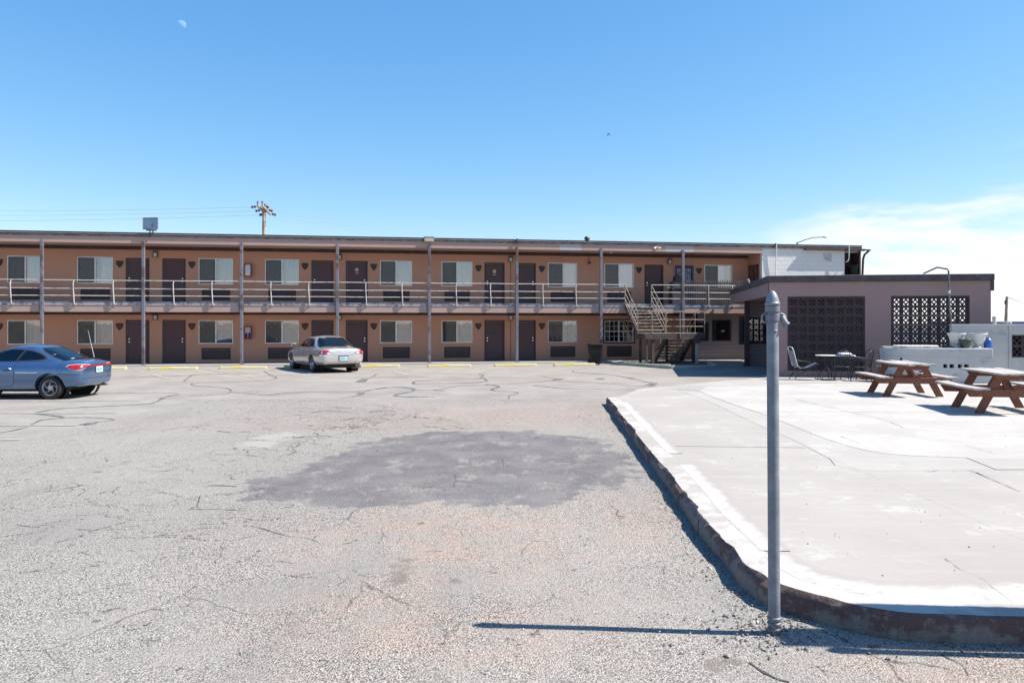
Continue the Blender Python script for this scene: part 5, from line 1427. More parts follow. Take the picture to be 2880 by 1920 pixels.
# ------------------------------------------------------------------ white yard wall and white counter
simple('white_wall', (0.42, 0.42, 0.41), 0.9, var=.07, scale=1.2, wear=(0.33, 0.32, 0.305), wear_amt=.18, wear_scale=1.8, bump=.35, bscale=14, bdist=.01)
simple('black_gap', (0.02, 0.02, 0.022), 0.9)
YW = thing('yard_wall', 'tall white painted block yard wall with a brown pierced panel', 'wall', tuple(OFF.world(OFF.s(2678, -1.6), -1.6, 0)), OFF.ang)
yw0 = OFF.s(2678, -1.6)
def yl(px, off=-1.6): return OFF.s(px, off) - yw0
ph0, ph1 = yl(2846), yl(2846) + 1.65
mb = MB(); wall_with_holes(mb, 0, 7.5, 0, 1.79, 0, .2, [(ph0, ph1, .80, 1.50)]); mb.build('wall', 'white_wall', YW)
MB().box(-.02, 7.5, -.02, .22, 1.793, 1.83).build('coping', 'white_wall', YW, bevel=.008)
MB().box(yl(2837), yl(2842.5), -.035, -.002, .05, 1.79).build('pilaster', 'white_wall', YW, bevel=.006)
shade_angle(MB().sphere((yl(2845), .08, 1.87), .045).build('knob', 'white_wall', YW))
pw, phh = (ph1 - ph0) / 5, .70 / 2
pme = breeze_mesh(pw, phh)
for i in range(5):
    for j in range(2): obj_from(pme, 'breeze_block', 'breeze', YW, (ph0 + (i + .5) * pw, .03, .80 + (j + .5) * phh))
MB().box(ph0 - .05, ph1 + .05, .202, .215, .76, 1.54).build('backing', 'black_gap', YW)
for zz in (.4, .8, 1.2, 1.6):
    MB().box(.01, ph0 - .05, -.0035, -.0005, zz - .004, zz + .003).build('mortar_joint', 'block_joint', YW)

CT = thing('patio_counter', 'white painted masonry counter with a rounded end and four vent holes', 'counter', tuple(OFF.world(OFF.s(2508, -2.8), -2.8, 0)), OFF.ang)
ct0 = OFF.s(2508, -2.8)
cl_ = OFF.s(2791, -2.8) - ct0
def plan(off):
    r = .85; pts = [(cl_ + off, -off), (r, -off)]
    for k in range(1, 9):
        a = math.pi / 2 * k / 8
        pts.append((r - (r + off) * math.sin(a), r - (r + off) * math.cos(a)))
    pts += [(-off, 1.15), (cl_ + off, 1.15)]
    return pts
slots = []
for a, b in ((2653, 2665), (2670.5, 2684), (2694, 2706), (2711.5, 2725)):
    slots.append((OFF.s(a, -2.8) - ct0, OFF.s(b, -2.8) - ct0, .505, .63))
mb = MB(); r = .85
wall_with_holes(mb, r, cl_, 0, .86, 0, .15, slots)
arc = plan(0)[1:10]
for p, q in zip(arc[:-1], arc[1:]):
    c = Vector((r, r)); pi_, qi_ = Vector(p) + (c - Vector(p)) * .15, Vector(q) + (c - Vector(q)) * .15
    mb.zprism([p, tuple(pi_), tuple(qi_), q], 0, .86)
mb.box(0, .15, r, 1.15, 0, .86); mb.box(cl_ - .15, cl_, .151, 1.15, 0, .86)
mb.build('base', 'white_wall', CT)
MB().box(.3, cl_ - .2, .16, .2, .3, .8).build('vent_backing', 'black_gap', CT)
MB().zprism(plan(.012), .863, 1.105).build('top', 'white_wall', CT, bevel=.012)
for k, sl_ in enumerate(slots): MB().box(sl_[0], sl_[1], .003, .15, sl_[2] - .0, sl_[2] + .012).build('vent_ledge', 'white_wall', CT)
MB().box(.02, cl_, .9, 1.12, 1.106, 1.14).build('ledge', 'white_wall', CT)
def oncounter(px, dy=.55, z=1.106):
    return tuple(OFF.world(OFF.s(px, -2.8 + dy), -2.8 + dy, z))
simple('urn_white', (0.55, 0.55, 0.53), 0.85, var=.08, scale=5)
simple('urn_green', (0.035, 0.055, 0.045), 0.4, var=.2)
simple('jug_blue', (0.03, 0.10, 0.34), 0.35, var=.15)
urn_p = [(.16, 0), (.165, .03), (.09, .07), (.085, .10), (.16, .17), (.195, .26), (.215, .36), (.25, .41), (.262, .43), (.258, .455), (.235, .455), (.19, .36), (.02, .34)]
for px, lab in ((2690, 'white flared garden urn on the counter, left one'), (2750.5, 'white flared garden urn on the counter, right one by the blue jug')):
    u = thing('garden_urn', lab, 'urn', oncounter(px), 0, 'white urns on the counter')
    shade_angle(MB().lathe(urn_p, 28, cap=False).build('bowl', 'urn_white', u)); MB().lathe([(.17, -.0005), (.17, .02), (.1, .021)], 24).build('foot', 'urn_white', u)
    MB().lathe([(.005, .345), (.19, .347)], 20, cap=False).build('soil', 'soil', u)
g_ = thing('green_pot', 'dark green plastic flower pot between the white urns', 'pot', oncounter(2715, .3), 0)
shade_angle(MB().lathe([(.12, 0), (.165, .22), (.18, .225), (.18, .27), (.165, .27), (.15, .2), (.01, .19)], 24, cap=False).build('pot', 'urn_green', g_)); MB().lathe([(.183, .235), (.187, .24), (.187, .262), (.183, .268)], 24, cap=False).build('rim', 'urn_green', g_)
j_ = thing('blue_jug', 'bright blue plastic jug at the right end of the counter', 'jug', oncounter(2779, .5), .4)
shade_angle(MB().lathe([(.09, 0), (.115, .02), (.115, .2), (.09, .26), (.05, .30), (.05, .325), (.04, .325)], 20).build('body', 'jug_blue', j_))
MB().tube([(.10, 0, .24), (.17, 0, .22), (.17, 0, .1), (.115, 0, .06)], .014, 8).build('handle', 'jug_blue', j_)
lid = thing('counter_board', 'long white rounded board lying on the left end of the counter', 'board', oncounter(2574, .5), OFF.ang)
mb = MB(); mb.zprism([(.64 * math.copysign(abs(math.cos(a)) ** .55, math.cos(a)), .3 * math.copysign(abs(math.sin(a)) ** .7, math.sin(a))) for a in [2 * math.pi * k / 28 for k in range(28)]], .03, .075); mb.build('board', 'white_block', lid, bevel=.01)
MB().box(-.4, -.3, -.15, .15, 0, .029).build('batten', 'timber_dark', lid); MB().box(.3, .4, -.15, .15, 0, .029).build('batten', 'timber_dark', lid)
rg = thing('brown_rags', 'heap of dark brown rags lying on the counter by the left urn', 'rags', oncounter(2655, .45), 0)
simple('rag', (0.075, 0.055, 0.055), .95, var=.4, scale=9)
mb = MB(); nn = 16; vs = []
for i in range(nn + 1):
    for j in range(9):
        x = -.3 + .6 * i / nn; y = -.16 + .32 * j / 8; e = (1 - (x/.3)**2) * (1 - (y/.16)**2)
        vs.append((x, y, .004 + .09 * max(0, e) ** .6 * (.6 + .4 * math.sin(i * 1.7 + j * 2.3)) + .015 * math.sin(i * 2.9)*e))
mb.add(vs, [(i*9 + j, (i+1)*9 + j, (i+1)*9 + j + 1, i*9 + j + 1) for i in range(nn) for j in range(8)]); mb.build('cloth', 'rag', rg, smooth=True)

# ------------------------------------------------------------------ picnic tables
def wood(name, c1, c2, worn):
    m, nt, b, o = new_mat(name); g = NT(nt); P = g.coord()
    gr = g.noise(g.mapping(P, (14, 1.2, 14)), 2.0, 7, .65)
    c = g.mix(g.step(gr, .35, .65), c1, c2)
    c = g.mix(g.math('MULTIPLY', g.step(g.noise(P, 7, 8, .72), .58, .68), .8), c, worn)
    c = g.mix(g.math('MULTIPLY', g.rand(), .25), c, scale_c(c1, .6))
    g.put(b.inputs['Base Color'], c); b.inputs['Roughness'].default_value = .75
    g.l.new(g.bump(gr, .35, .004), b.inputs['Normal'])
wood('redwood', (0.165, 0.058, 0.034), (0.235, 0.088, 0.052), (0.34, 0.24, 0.18))
wood('grey_wood', (0.33, 0.30, 0.275), (0.45, 0.42, 0.39), (0.26, 0.14, 0.10))
def picnic():
    t = bpy.data.objects.new('picnic_table', None); COL.objects.link(t)
    L = .95
    bowed = lambda k: [R.uniform(-.012, .022), R.uniform(-.008, .012)]
    def plank(name, x0, x1, z0, z1):
        e0, e1 = R.uniform(-.05, .04), R.uniform(-.05, .04); b = R.uniform(-.006, .018); mb = MB(); vs = []
        ys = [-L + e0 + (2*L + e1 - e0) * i / 8 for i in range(9)]
        for i, y in enumerate(ys):
            dz = b * ((i - 4) / 4) ** 2
            vs += [(x0, y, z0 + dz), (x1, y, z0 + dz), (x1, y, z1 + dz), (x0, y, z1 + dz)]
        fs = [(i*4 + j, i*4 + (j+1) % 4, (i+1)*4 + (j+1) % 4, (i+1)*4 + j) for i in range(8) for j in range(4)] + [(0,1,2,3), (35,34,33,32)]
        mb.add(vs, fs); return mb.build(name, 'grey_wood', t, bevel=.005)
    w = .144
    for i in range(5): plank('table_plank', -.372 + i*.1495, -.372 + i*.1495 + w, .735, .773)
    for sx in (-1, 1):
        for i in range(2):
            x = sx * .70 - .147 + i * .149; plank('bench_plank', x, x + w, .452, .490)
    for y in (-.56, .56):
        for sx in (-1, 1):
            mb = MB(); x0, x1 = sx * .22, sx * .60; hw = .083
            mb.add([(x1 - hw, y - .02, 0), (x1 + hw, y - .02, 0), (x0 + hw, y - .02, .732), (x0 - hw, y - .02, .732), (x1 - hw, y + .02, 0), (x1 + hw, y + .02, 0), (x0 + hw, y + .02, .732), (x0 - hw, y + .02, .732)],
                   [(0,1,2,3),(7,6,5,4),(0,4,5,1),(1,5,6,2),(2,6,7,3),(3,7,4,0)]); mb.build('leg', 'redwood', t, bevel=.004)
        yb = y + (-.041 if y < 0 else .041)
        mb = MB(); mb.prism([(-.80, .33), (.80, .33), (.86, .449), (-.86, .449)] if False else [(-.78, .31), (.78, .31), (.87, .45), (-.87, .45)], yb - .019, yb + .019); mb.build('bench_beam', 'redwood', t, bevel=.004)
        mb = MB(); mb.prism([(-.30, .63), (.30, .63), (.37, .733), (-.37, .733)], yb - .019, yb + .019); mb.build('top_beam', 'redwood', t, bevel=.004)
        mb = MB(); mb.frame_box((0, y * .93, .40), (0, y * .22, .715), .09, .04, (1, 0, 0)); mb.build('brace', 'redwood', t)
    MB().box(-.34, .34, -.045, .045, .69, .733).build('centre_batten', 'redwood', t)
    return t
t1 = picnic(); t2 = picnic()
for t, px, py, lab, rz in ((t1, 0, 0, 'weathered red brown picnic table farther back near the white counter', -.14), (t2, 0, 0, 'weathered red brown picnic table nearer, cut by the right picture edge', -.17)):
    tag(t, lab, 'picnic table', 'picnic tables on the terrace')
    t.rotation_euler = (0, 0, rz)
t1.location = (9.47, 18.55, zp(18.55) + .003); t2.location = (9.50, 14.95, .163)
bl_ = thing('blue_bowl', 'small blue and white striped bowl on the far bench of the rear picnic table', 'bowl', (0, 0, 0))
bl_.location = tuple(t1.location + Vector((.74, .62, .497)))
simple('bowl_blue', (0.05, 0.10, 0.42), .3); 
shade_angle(MB().lathe([(.03, 0), (.065, .03), (.075, .06), (.06, .10), (.05, .10), (.06, .06), (.02, .02)], 18, cap=False).build('bowl', 'bowl_blue', bl_)); MB().lathe([(.0735, .045), (.0775, .055), (.0765, .068)], 18, cap=False).build('stripe', 'white_frame', bl_)

# ------------------------------------------------------------------ terrace furniture before the screen
simple('iron_dark', (0.035, 0.036, 0.042), .55, .3, var=.25)
simple('sling_grey', (0.20, 0.23, 0.27), .85, var=.12)
simple('pipe_white', (0.55, 0.55, 0.55), .5, var=.1)
simple('table_white', (0.52, 0.51, 0.49), .6, var=.1)
def FP(px, dep): return ((px - CX) / FPX * dep, dep)
fz = lambda y: zp(y) + .003
def furn(name, label, cat, px, dep, rz=0.0, group=None):
    x, y = FP(px, dep); return thing(name, label, cat, (x, y, fz(y)), rz, group)
# folding lounge chair, back reclined to the left
lc = furn('lounge_chair', 'folding lounge chair with grey sling facing right against the block screen', 'chair', 2262, 25.1, OFF.ang + .12)
for sy in (-.27, .27):
    MB().tube([(-.44, sy, .98), (-.30, sy, .45), (-.2, sy, .37)], .013, 8).build('back_frame', 'pipe_white', lc)
    MB().tube([(-.30, sy, .42), (.05, sy, .38), (.32, sy, .50), (.46, sy, .55)], .013, 8).build('seat_frame', 'iron_dark', lc)
    MB().tube([(-.40, sy, 0), (-.28, sy, .2), (-.27, sy, .42)], .012, 8).build('leg', 'iron_dark', lc)
    MB().tube([(-.36, sy, .12), (.28, sy, .46)], .012, 8).build('leg', 'iron_dark', lc)
    MB().tube([(.46, sy, 0), (.22, sy, .46)], .012, 8).build('leg', 'iron_dark', lc)
    MB().tube([(-.34, sy, .62), (-.05, sy, .60), (.18, sy, .55)], .012, 8).build('armrest', 'iron_dark', lc)
MB().tube([(-.44, -.27, .98), (-.465, -.2, 1.05), (-.47, 0, 1.07), (-.465, .2, 1.05), (-.44, .27, .98)], .013, 8).build('head_bar', 'pipe_white', lc)
def sheet(pts, hw, mat, parent, name, th=.006):
    mb = MB(); vs = []
    for x, z in pts: vs += [(x, -hw, z), (x, hw, z), (x, -hw, z + th), (x, hw, z + th)]
    n = len(pts); fs = []
    for i in range(n - 1):
        o = i * 4; fs += [(o, o+1, o+5, o+4), (o+2, o+6, o+7, o+3), (o, o+4, o+6, o+2), (o+1, o+3, o+7, o+5)]
    fs += [(0, 2, 3, 1), (4*n-4, 4*n-3, 4*n-1, 4*n-2)]
    return mb.add(vs, fs).build(name, mat, parent)
sheet([(-.435, .95), (-.375, .70), (-.29, .44), (-.22, .39)], .255, 'sling_grey', lc, 'back_sling')
sheet([(-.215, .395), (-.1, .37), (.05, .36), (.2, .42), (.44, .53)], .255, 'sling_grey', lc, 'seat_sling')
# round table
rt = furn('round_table', 'round pale topped metal table beside the lounge chair', 'table', 2322, 24.9, 0)
shade_angle(MB().lathe([(.02, .775), (.31, .775), (.325, .785), (.325, .795), (.31, .803), (.02, .803)], 32).build('top', 'table_white', rt))
for k in range(4):
    a = math.pi / 4 + k * math.pi / 2
    MB().tube([(.12 * math.cos(a), .12 * math.sin(a), .774), (.06 * math.cos(a), .06 * math.sin(a), .4), (.28 * math.cos(a), .28 * math.sin(a), 0)], .012, 8).build('leg', 'iron_dark', rt)
MB().lathe([(.07, .39), (.085, .395), (.085, .405), (.07, .41)], 16, cap=False).build('ring', 'iron_dark', rt)
# wrought iron chairs
def iron_chair(o, arch=True):
    for sx in (-.24, .24):
        MB().tube([(sx, .22, 0), (sx, .20, .44), (sx * .95, .26, .70), (sx * .8, .29, .86)], .013, 8).build('leg', 'iron_dark', o)
        MB().tube([(sx * 1.1, -.26, 0), (sx, -.2, .25), (sx, -.22, .43)], .013, 8).build('leg', 'iron_dark', o)
        MB().tube([(sx, .22, .64), (sx * 1.12, 0, .66), (sx * 1.12, -.18, .64), (sx * 1.05, -.2, .44)], .012, 8).build('armrest', 'iron_dark', o)
    MB().tube([(.24 * .8 * math.cos(math.pi * k / 10), .29 + .02 * math.sin(math.pi * k / 10), .86 + .11 * math.sin(math.pi * k / 10)) for k in range(11)], .013, 8).build('back_hoop', 'iron_dark', o)
    for k in range(5):
        x = -.13 + k * .065; MB().tube([(x, .21, .45), (x * 1.1, .28, .72), (x, .295, .93 - abs(x) * .5)], .006, 6).build('back_bar', 'iron_dark', o)
    mb = MB(); mb.zprism([(.25 * math.cos(a) * (1.0), .24 * math.sin(a)) for a in [2 * math.pi * k / 16 for k in range(16)]], .425, .445); mb.build('seat', 'iron_dark', o, bevel=.004)
ic = []
for px, dep, rz, lab in ((2366, 24.6, 2.9, 'dark wrought iron chair nearest the round table'), (2424, 24.3, -2.3, 'dark wrought iron chair standing right of the mesh table'), (2452, 25.3, -.5, 'dark wrought iron chair farthest right before the bare wall')):
    o = furn('iron_chair', lab, 'chair', px, dep, rz, 'wrought iron chairs'); iron_chair(o)
mt_ = furn('mesh_table', 'dark metal mesh table with folded striped cushions on it', 'table', 2392, 25.2, OFF.ang)
MB().box(-.42, .42, -.35, .35, .70, .72).build('top', 'iron_dark', mt_, bevel=.005)
mb = MB()
for i in range(9): mb.box(-.42, .42, -.36 , -.352, .52 + i * .02, .526 + i * .02)
mb.build('apron', 'iron_dark', mt_)
for sx in (-.38, .38):
    for sy in (-.31, .31): MB().tube([(sx * .9, sy, .70), (sx * .8, sy, .45), (sx * 1.05, sy * 1.05, 0)], .013, 8).build('leg', 'iron_dark', mt_)
cu = furn('striped_cushion', 'folded blue and white striped cushion lying on the mesh table', 'cushion', 2389, 25.1, OFF.ang + .1)
cu.location.z = mt_.location.z + .722
def stripes():
    m, nt, b, o = new_mat('striped_cloth'); g = NT(nt); P = g.coord(); s_ = g.n.new('ShaderNodeSeparateXYZ'); g.put(s_.inputs[0], P)
    w = g.math('SINE', g.math('MULTIPLY', s_.outputs[2], 85.0))
    g.put(b.inputs['Base Color'], g.mix(g.step(w, .1, .3), (0.66, 0.68, 0.74), (0.07, 0.09, 0.16))); b.inputs['Roughness'].default_value = .9
stripes()
mb = MB(); vs = []; n1, n2 = 18, 8
for i in range(n1 + 1):
    x = -.36 + .74 * i / n1; t = (x + .36) / .74; hh = .20 * math.sin(math.pi * min(1, t * 1.15 + .12)) ** .6 * (1 - .55 * t)
    for k in range(12):
        a = 2 * math.pi * k / 12; vs.append((x, .21 * math.cos(a) * (1 - .25 * t), max(.003, hh * .5 + hh * .55 * math.sin(a)) + .008 * math.sin(i * 1.9 + k)+.006))
mb.add(vs, [(i*12 + k, i*12 + (k+1) % 12, (i+1)*12 + (k+1) % 12, (i+1)*12 + k) for i in range(n1) for k in range(12)] + [tuple(range(12)), tuple(range(n1*12, n1*12 + 12))])
mb.build('cushion', 'striped_cloth', cu, smooth=True)

# ------------------------------------------------------------------ galvanised bollard posts
def galv():
    m, nt, b, o = new_mat('galvanised'); g = NT(nt); P = g.coord()
    n1 = g.noise(P, 9, 6, .65); n2 = g.vor(P, 60).outputs['Color']
    c = g.mix(g.step(n1, .35, .7), (0.12, 0.135, 0.165), (0.205, 0.225, 0.26))
    c = g.mix(g.math('MULTIPLY', n2, .2), c, (0.20, 0.215, 0.24))
    s_ = g.n.new('ShaderNodeSeparateXYZ'); g.put(s_.inputs[0], P)
    rust = g.math('MULTIPLY', g.step(g.noise(P, 16, 7, .72), .57, .68), .65)
    c = g.mix(rust, c, (0.16, 0.11, 0.085))
    base = g.math('MULTIPLY', g.step(s_.outputs[2], .16, .05), g.step(g.noise(P, 14, 6, .7), .35, .6))
    c = g.mix(g.math('MULTIPLY', base, .75), c, (0.08, 0.07, 0.065))
    g.put(b.inputs['Base Color'], c); b.inputs['Roughness'].default_value = .48; b.inputs['Metallic'].default_value = .12
    g.l.new(g.bump(n1, .15, .003), b.inputs['Normal'])
galv()
def bollard(o):
    r = .0345
    shade_angle(MB().lathe([(r, -.05), (r, 1.90), (r * .98, 1.903)], 32).build('pipe', 'galvanised', o), 40)
    for z in (.02, .055, .085): shade_angle(MB().lathe([(r + .001, z), (r + .007, z + .004), (r + .007, z + .016), (r + .001, z + .02)], 32, cap=False).build('base_ring', 'galvanised', o), 40)
    shade_angle(MB().lathe([(r + .0005, 1.865), (r + .006, 1.868), (r + .006, 1.905), (r + .0005, 1.908), (r+.0005, 1.918), (r + .008, 1.921), (r + .008, 1.952), (r + .002, 1.956)], 32, cap=False).build('collar', 'galvanised', o), 40)
    shade_angle(MB().lathe([(r - .002, 1.950), (r + .006, 1.958), (r + .0105, 1.963), (r + .0105, 1.971), (r + .006, 1.974), (r + .004, 1.985), (r - .001, 2.005), (r - .010, 2.028), (r - .022, 2.043), (.004, 2.049)], 32).build('cap', 'galvanised', o), 50)
    shade_angle(MB().tube([(-r - .001, 0, 1.912), (-r - .02, 0, 1.908), (-r - .030, 0, 1.892), (-r - .026, 0, 1.868), (-r - .012, 0, 1.858), (-r, 0, 1.858)], .0065, 8).build('eye', 'galvanised', o), 60)
    shade_angle(MB().tube([(r, 0, 1.905), (r + .022, 0, 1.908), (r + .036, -.005, 1.895), (r + .04, -.008, 1.882)], .0075, 8).build('eye', 'galvanised', o), 60)
    shade_angle(MB().tube([(r + .018, -.006, 1.892), (r + .027, -.010, 1.870), (r + .042, -.016, 1.845)], [.016, .019, .0185], 14).build('swivel', 'galvanised', o), 50)
    shade_angle(MB().tube([(r + .040, -.015, 1.849), (r + .045, -.0165, 1.841)], [.022, .022], 14).build('swivel_rim', 'galvanised', o), 50)
    shade_angle(MB().sphere((.004, -r - .001, 1.805), .011, sc=(1.3, .5, 1)).build('bolt', 'galvanised', o))
bx, by = G(2178, 1781)
b1 = thing('bollard_post', 'galvanised pipe post with domed cap standing at the kerb corner', 'post', (bx, by, 0), 0, 'galvanised pipe posts')
bollard(b1); b1.rotation_euler = (0, math.radians(-.35), 0)
b2 = thing('bollard_post', 'galvanised pipe post out of view whose thin shadow lies on the asphalt', 'post', (3.58, 4.22, 0), 0, 'galvanised pipe posts'); bollard(b2)
sgp = thing('sign_post', 'thick square post out of view whose shadow crosses the kerb at lower right', 'post', (4.75, 4.31, 0), 0)
MB().box(-.1, .1, -.13, .13, 0, 3.45).build('shaft', 'stringer', sgp, bevel=.01); MB().box(-.13, .13, -.13, .13, 3.452, 3.5).build('cap', 'stringer', sgp); MB().box(-.2, .2, -.12, .12, -.02, .06).build('footing', 'walk_concrete', sgp)

# ------------------------------------------------------------------ beyond the motel
simple('pole_wood', (0.30, 0.235, 0.18), .9, var=.3, scale=3)
simple('insulator', (0.07, 0.05, 0.09), .35, var=.2)
simple('wire', (0.20, 0.22, 0.25), .7)
PD = 74.0
pb = at_depth(742.5, 910, PD)
UP = thing('utility_pole', 'wooden utility pole with double crossarm rising behind the motel', 'utility pole', (pb.x, pb.y, 0))
def up(px, py, dd=0.0):
    v = at_depth(px, py, PD + dd); return (v.x - pb.x, v.y - pb.y, v.z)
ztop = up(742, 585)[2]
shade_angle(MB().tube([(0, 0, 0), (0, 0, ztop)], [.24, .16], 12).build('pole', 'pole_wood', UP))
for (a, b, d0, d1) in (((724, 577), (745, 600), -1.6, .4), ((737, 577), (761, 603), -1.2, 1.2)):
    MB().frame_box(up(*a, d0), up(*b, d1), .16, .2).build('crossarm', 'pole_wood', UP)
MB().frame_box(up(736, 590, -.3), up(743, 606, 0), .06, .06).build('brace', 'iron_dark', UP); MB().frame_box(up(750, 592, .3), up(744, 606, 0), .06, .06).build('brace', 'iron_dark', UP)
for px, py in ((725, 571), (738, 570), (746, 578)):
    p = Vector(up(px, py)); shade_angle(MB().lathe([(.05, -.2), (.05, -.05), (.13, -.03), (.09, .06), (.13, .1), (.04, .16)], 10, tuple(p)).build('insulator', 'insulator', UP))
for a, b in (((722, 581), (706, 583)), ((733, 591), (718, 594)), ((738, 603), (730, 605)), ((747, 579), (756, 584)), ((755, 590), (767, 594)), ((763, 601), (777, 605))):
    A, B = Vector(up(*a)), Vector(up(*b)); mb = MB(); mb.tube([A, B], .03, 6)
    for f in (.35, .8): 
        c = A + (B - A) * f; d = (B - A).normalized(); mb.tube([c - d*.06, c + d*.06], [.14, .12], 10)
    mb.build('strain_insulator', 'insulator', UP)
def sag(a, b, s_, n=14): 
    a, b = Vector(a), Vector(b); return [a + (b - a) * (i/n) - Vector((0, 0, s_ * 4 * (i/n) * (1 - i/n))) for i in range(n + 1)]
for k, (a, b) in enumerate((((706, 583), (-500, 590)), ((718, 594), (-500, 604)), ((730, 605), (-500, 622)))):
    A = at_depth(*a, PD); B = at_depth(*b, PD + 14)
    w = MB(); w.tube(sag(A, B, .25), .010, 5); tag(w.build('power_line', 'wire'), ('top power line running left from the utility pole', 'middle power line running left from the utility pole', 'lowest power line running left from the utility pole')[k], 'power line', 'power lines left')
for k, (a, b) in enumerate((((756, 584), (1330, 676)), ((767, 594), (1330, 690)), ((777, 605), (1330, 705)))):
    A = at_depth(*a, PD); B = at_depth(*b, PD + 90)
    w = MB(); w.tube(sag(A, B, .4), .010, 5); tag(w.build('power_line', 'wire'), ('top power line falling right from the utility pole', 'middle power line falling right from the utility pole', 'lowest power line falling right from the utility pole')[k], 'power line', 'power lines right')
SLD = 80.0
sb = at_depth(2242, 910, SLD)
SL = thing('street_lamp', 'grey street lamp with curved arm behind the right end of the motel', 'street lamp', (sb.x, sb.y, 0))
simple('lamp_grey', (0.22, 0.24, 0.26), .5, .4)
def slp(px, py): v = at_depth(px, py, SLD); return (v.x - sb.x, 0, v.z)
shade_angle(MB().tube([(0, 0, 0), slp(2242, 681)], [.13, .08], 10).build('mast', 'lamp_grey', SL))
shade_angle(MB().tube([slp(2242, 684), slp(2262, 675), slp(2285, 668.5), slp(2312, 666.5)], .05, 8).build('arm', 'lamp_grey', SL))
v = Vector(slp(2320, 667)); shade_angle(MB().sphere(tuple(v), .32, 14, 8, (1, .45, .26)).build('lamp_head', 'lamp_grey', SL))
# right edge: far blue building, thin pole, vent pipes
simple('blue_roof', (0.05, 0.09, 0.27), .6, var=.15)
simple('far_wall', (0.45, 0.44, 0.42), .9)
FB = thing('far_blue_building', 'long low blue building far behind the white yard wall', 'building', (66.5, 96, 0))
MB().box(-6, 60, 0, 14, 0, 1.75).build('wall', 'far_wall', FB); MB().box(-6.3, 60.3, -.4, 14.4, 1.75, 2.12).build('roof', 'blue_roof', FB)
for k in range(6): MB().box(-2 + k * 9, 0 + k * 9, -.05, -.002, .5, 1.4).build('window', 'black_gap', FB)
v0 = at_depth(2826, 910, 60)
TP = thing('thin_pole', 'thin wooden pole standing behind the white yard wall', 'pole', (v0.x, v0.y, 0))
a = at_depth(2826, 915, 60); b = at_depth(2832, 834, 60)
shade_angle(MB().tube([(0, 0, 0), (b.x - v0.x, 0, b.z)], [.13, .10], 8).build('pole', 'pole_wood', TP)); MB().box(b.x - v0.x - .16, b.x - v0.x - .05, -.06, .06, b.z - .6, b.z - .3).build('fitting', 'iron_dark', TP)
for k in range(2):
    B = at_depth(3100, 868 + 34 * k, 64); w = MB(); w.tube(sag(b, B, .5), .014, 5); tag(w.build('power_line', 'wire'), ('upper wire running right from the thin pole', 'lower wire running right from the thin pole')[k], 'power line', 'wires of the thin pole')
for k, (px, dd, h, r, mt, lab) in enumerate(((2797.5, 30, 890, .055, 'white_frame', 'white vent pipe rising behind the yard wall'), (2793.5, 31, 892, .03, 'lamp_grey', 'thin grey pipe with cap beside the white vent pipe'), (2812, 32, 905, .25, 'lamp_grey', 'grey vent box behind the yard wall right of the vent pipe'))):
    p = at_depth(px, 910, dd); q = at_depth(px, h, dd)
    o = thing('vent_pipe', lab, 'pipe', (p.x, p.y, 0), 0, 'pipes behind the yard wall'); shade_angle(MB().tube([(0, 0, 0), (0, 0, q.z)], r, 10).build('pipe', mt, o)); MB().lathe([(r * 1.1, q.z - .06), (r * 1.3, q.z - .05), (r * 1.3, q.z), (r * .6, q.z + .03)], 10).build('cap', mt, o)
# half moon by day, and a bird
def moon_mat():
    m, nt, b, o = new_mat('moon_rock'); nt.nodes.remove(b); g = NT(nt)
    tr = g.n.new('ShaderNodeBsdfTransparent'); df = g.n.new('ShaderNodeBsdfDiffuse')
    P = g.coord(); g.put(df.inputs[0], g.mix(g.noise(P, .03, 4), (0.04, 0.04, 0.04), (0.09, 0.09, 0.085)))
    ad = g.n.new('ShaderNodeAddShader'); g.l.new(tr.outputs[0], ad.inputs[0]); g.l.new(df.outputs[0], ad.inputs[1]); g.l.new(ad.outputs[0], o.inputs[0])
moon_mat()
mp = at_depth(510, 71, 5200)
mr = 5200 / FPX * 13.0
msun = MB(); vs = []; n1, n2 = 12, 32                        # the sunlit half of the ball
qx = SUN_DIR.orthogonal().normalized(); qy = SUN_DIR.cross(qx)
for i in range(n1 + 1):
    t = math.pi / 2 * i / n1
    for k in range(n2):
        a = 2 * math.pi * k / n2
        vs.append(tuple(mr * (SUN_DIR * math.cos(t) + (qx * math.cos(a) + qy * math.sin(a)) * math.sin(t))))
msun.add(vs, [(i*n2 + k, (i+1)*n2 + k, (i+1)*n2 + (k+1) % n2, i*n2 + (k+1) % n2) for i in range(n1) for k in range(n2)])
mo = msun.build('moon', 'moon_rock', None, smooth=True, loc=tuple(mp))
tag(mo, 'pale half moon in the daytime sky at upper left', 'moon')
bp = at_depth(1711.5, 379, 90)
BD = thing('bird', 'small dark bird with arched wings high in the sky', 'bird', tuple(bp))
simple('bird_dark', (0.02, 0.02, 0.03), .8)
mb = MB(); n = 14; vs = []
for i in range(n + 1):
    t = i / n * 2 - 1; x = .19 * math.sin(t * 1.75) / math.sin(1.75) * 1.0; z = .12 - .26 * (1 - math.cos(t * 1.5)); c = .05 + .10 * (1 - t*t)
    vs += [(x, -c, z - .012), (x, c * .8, z - .004), (x, 0, z + .025 * (1 - t*t) + .008)]
mb.add(vs, [(i*3 + j, i*3 + (j+1) % 3, (i+1)*3 + (j+1) % 3, (i+1)*3 + j) for i in range(n) for j in range(3)])
mb.sphere((0, 0, .08), .1, 10, 8, (.5, 1.9, .5)); mb.frame_box((0, .14, .07), (-.1, .3, -.10), .07, .02)
mb.build('body', 'bird_dark', BD, smooth=True)
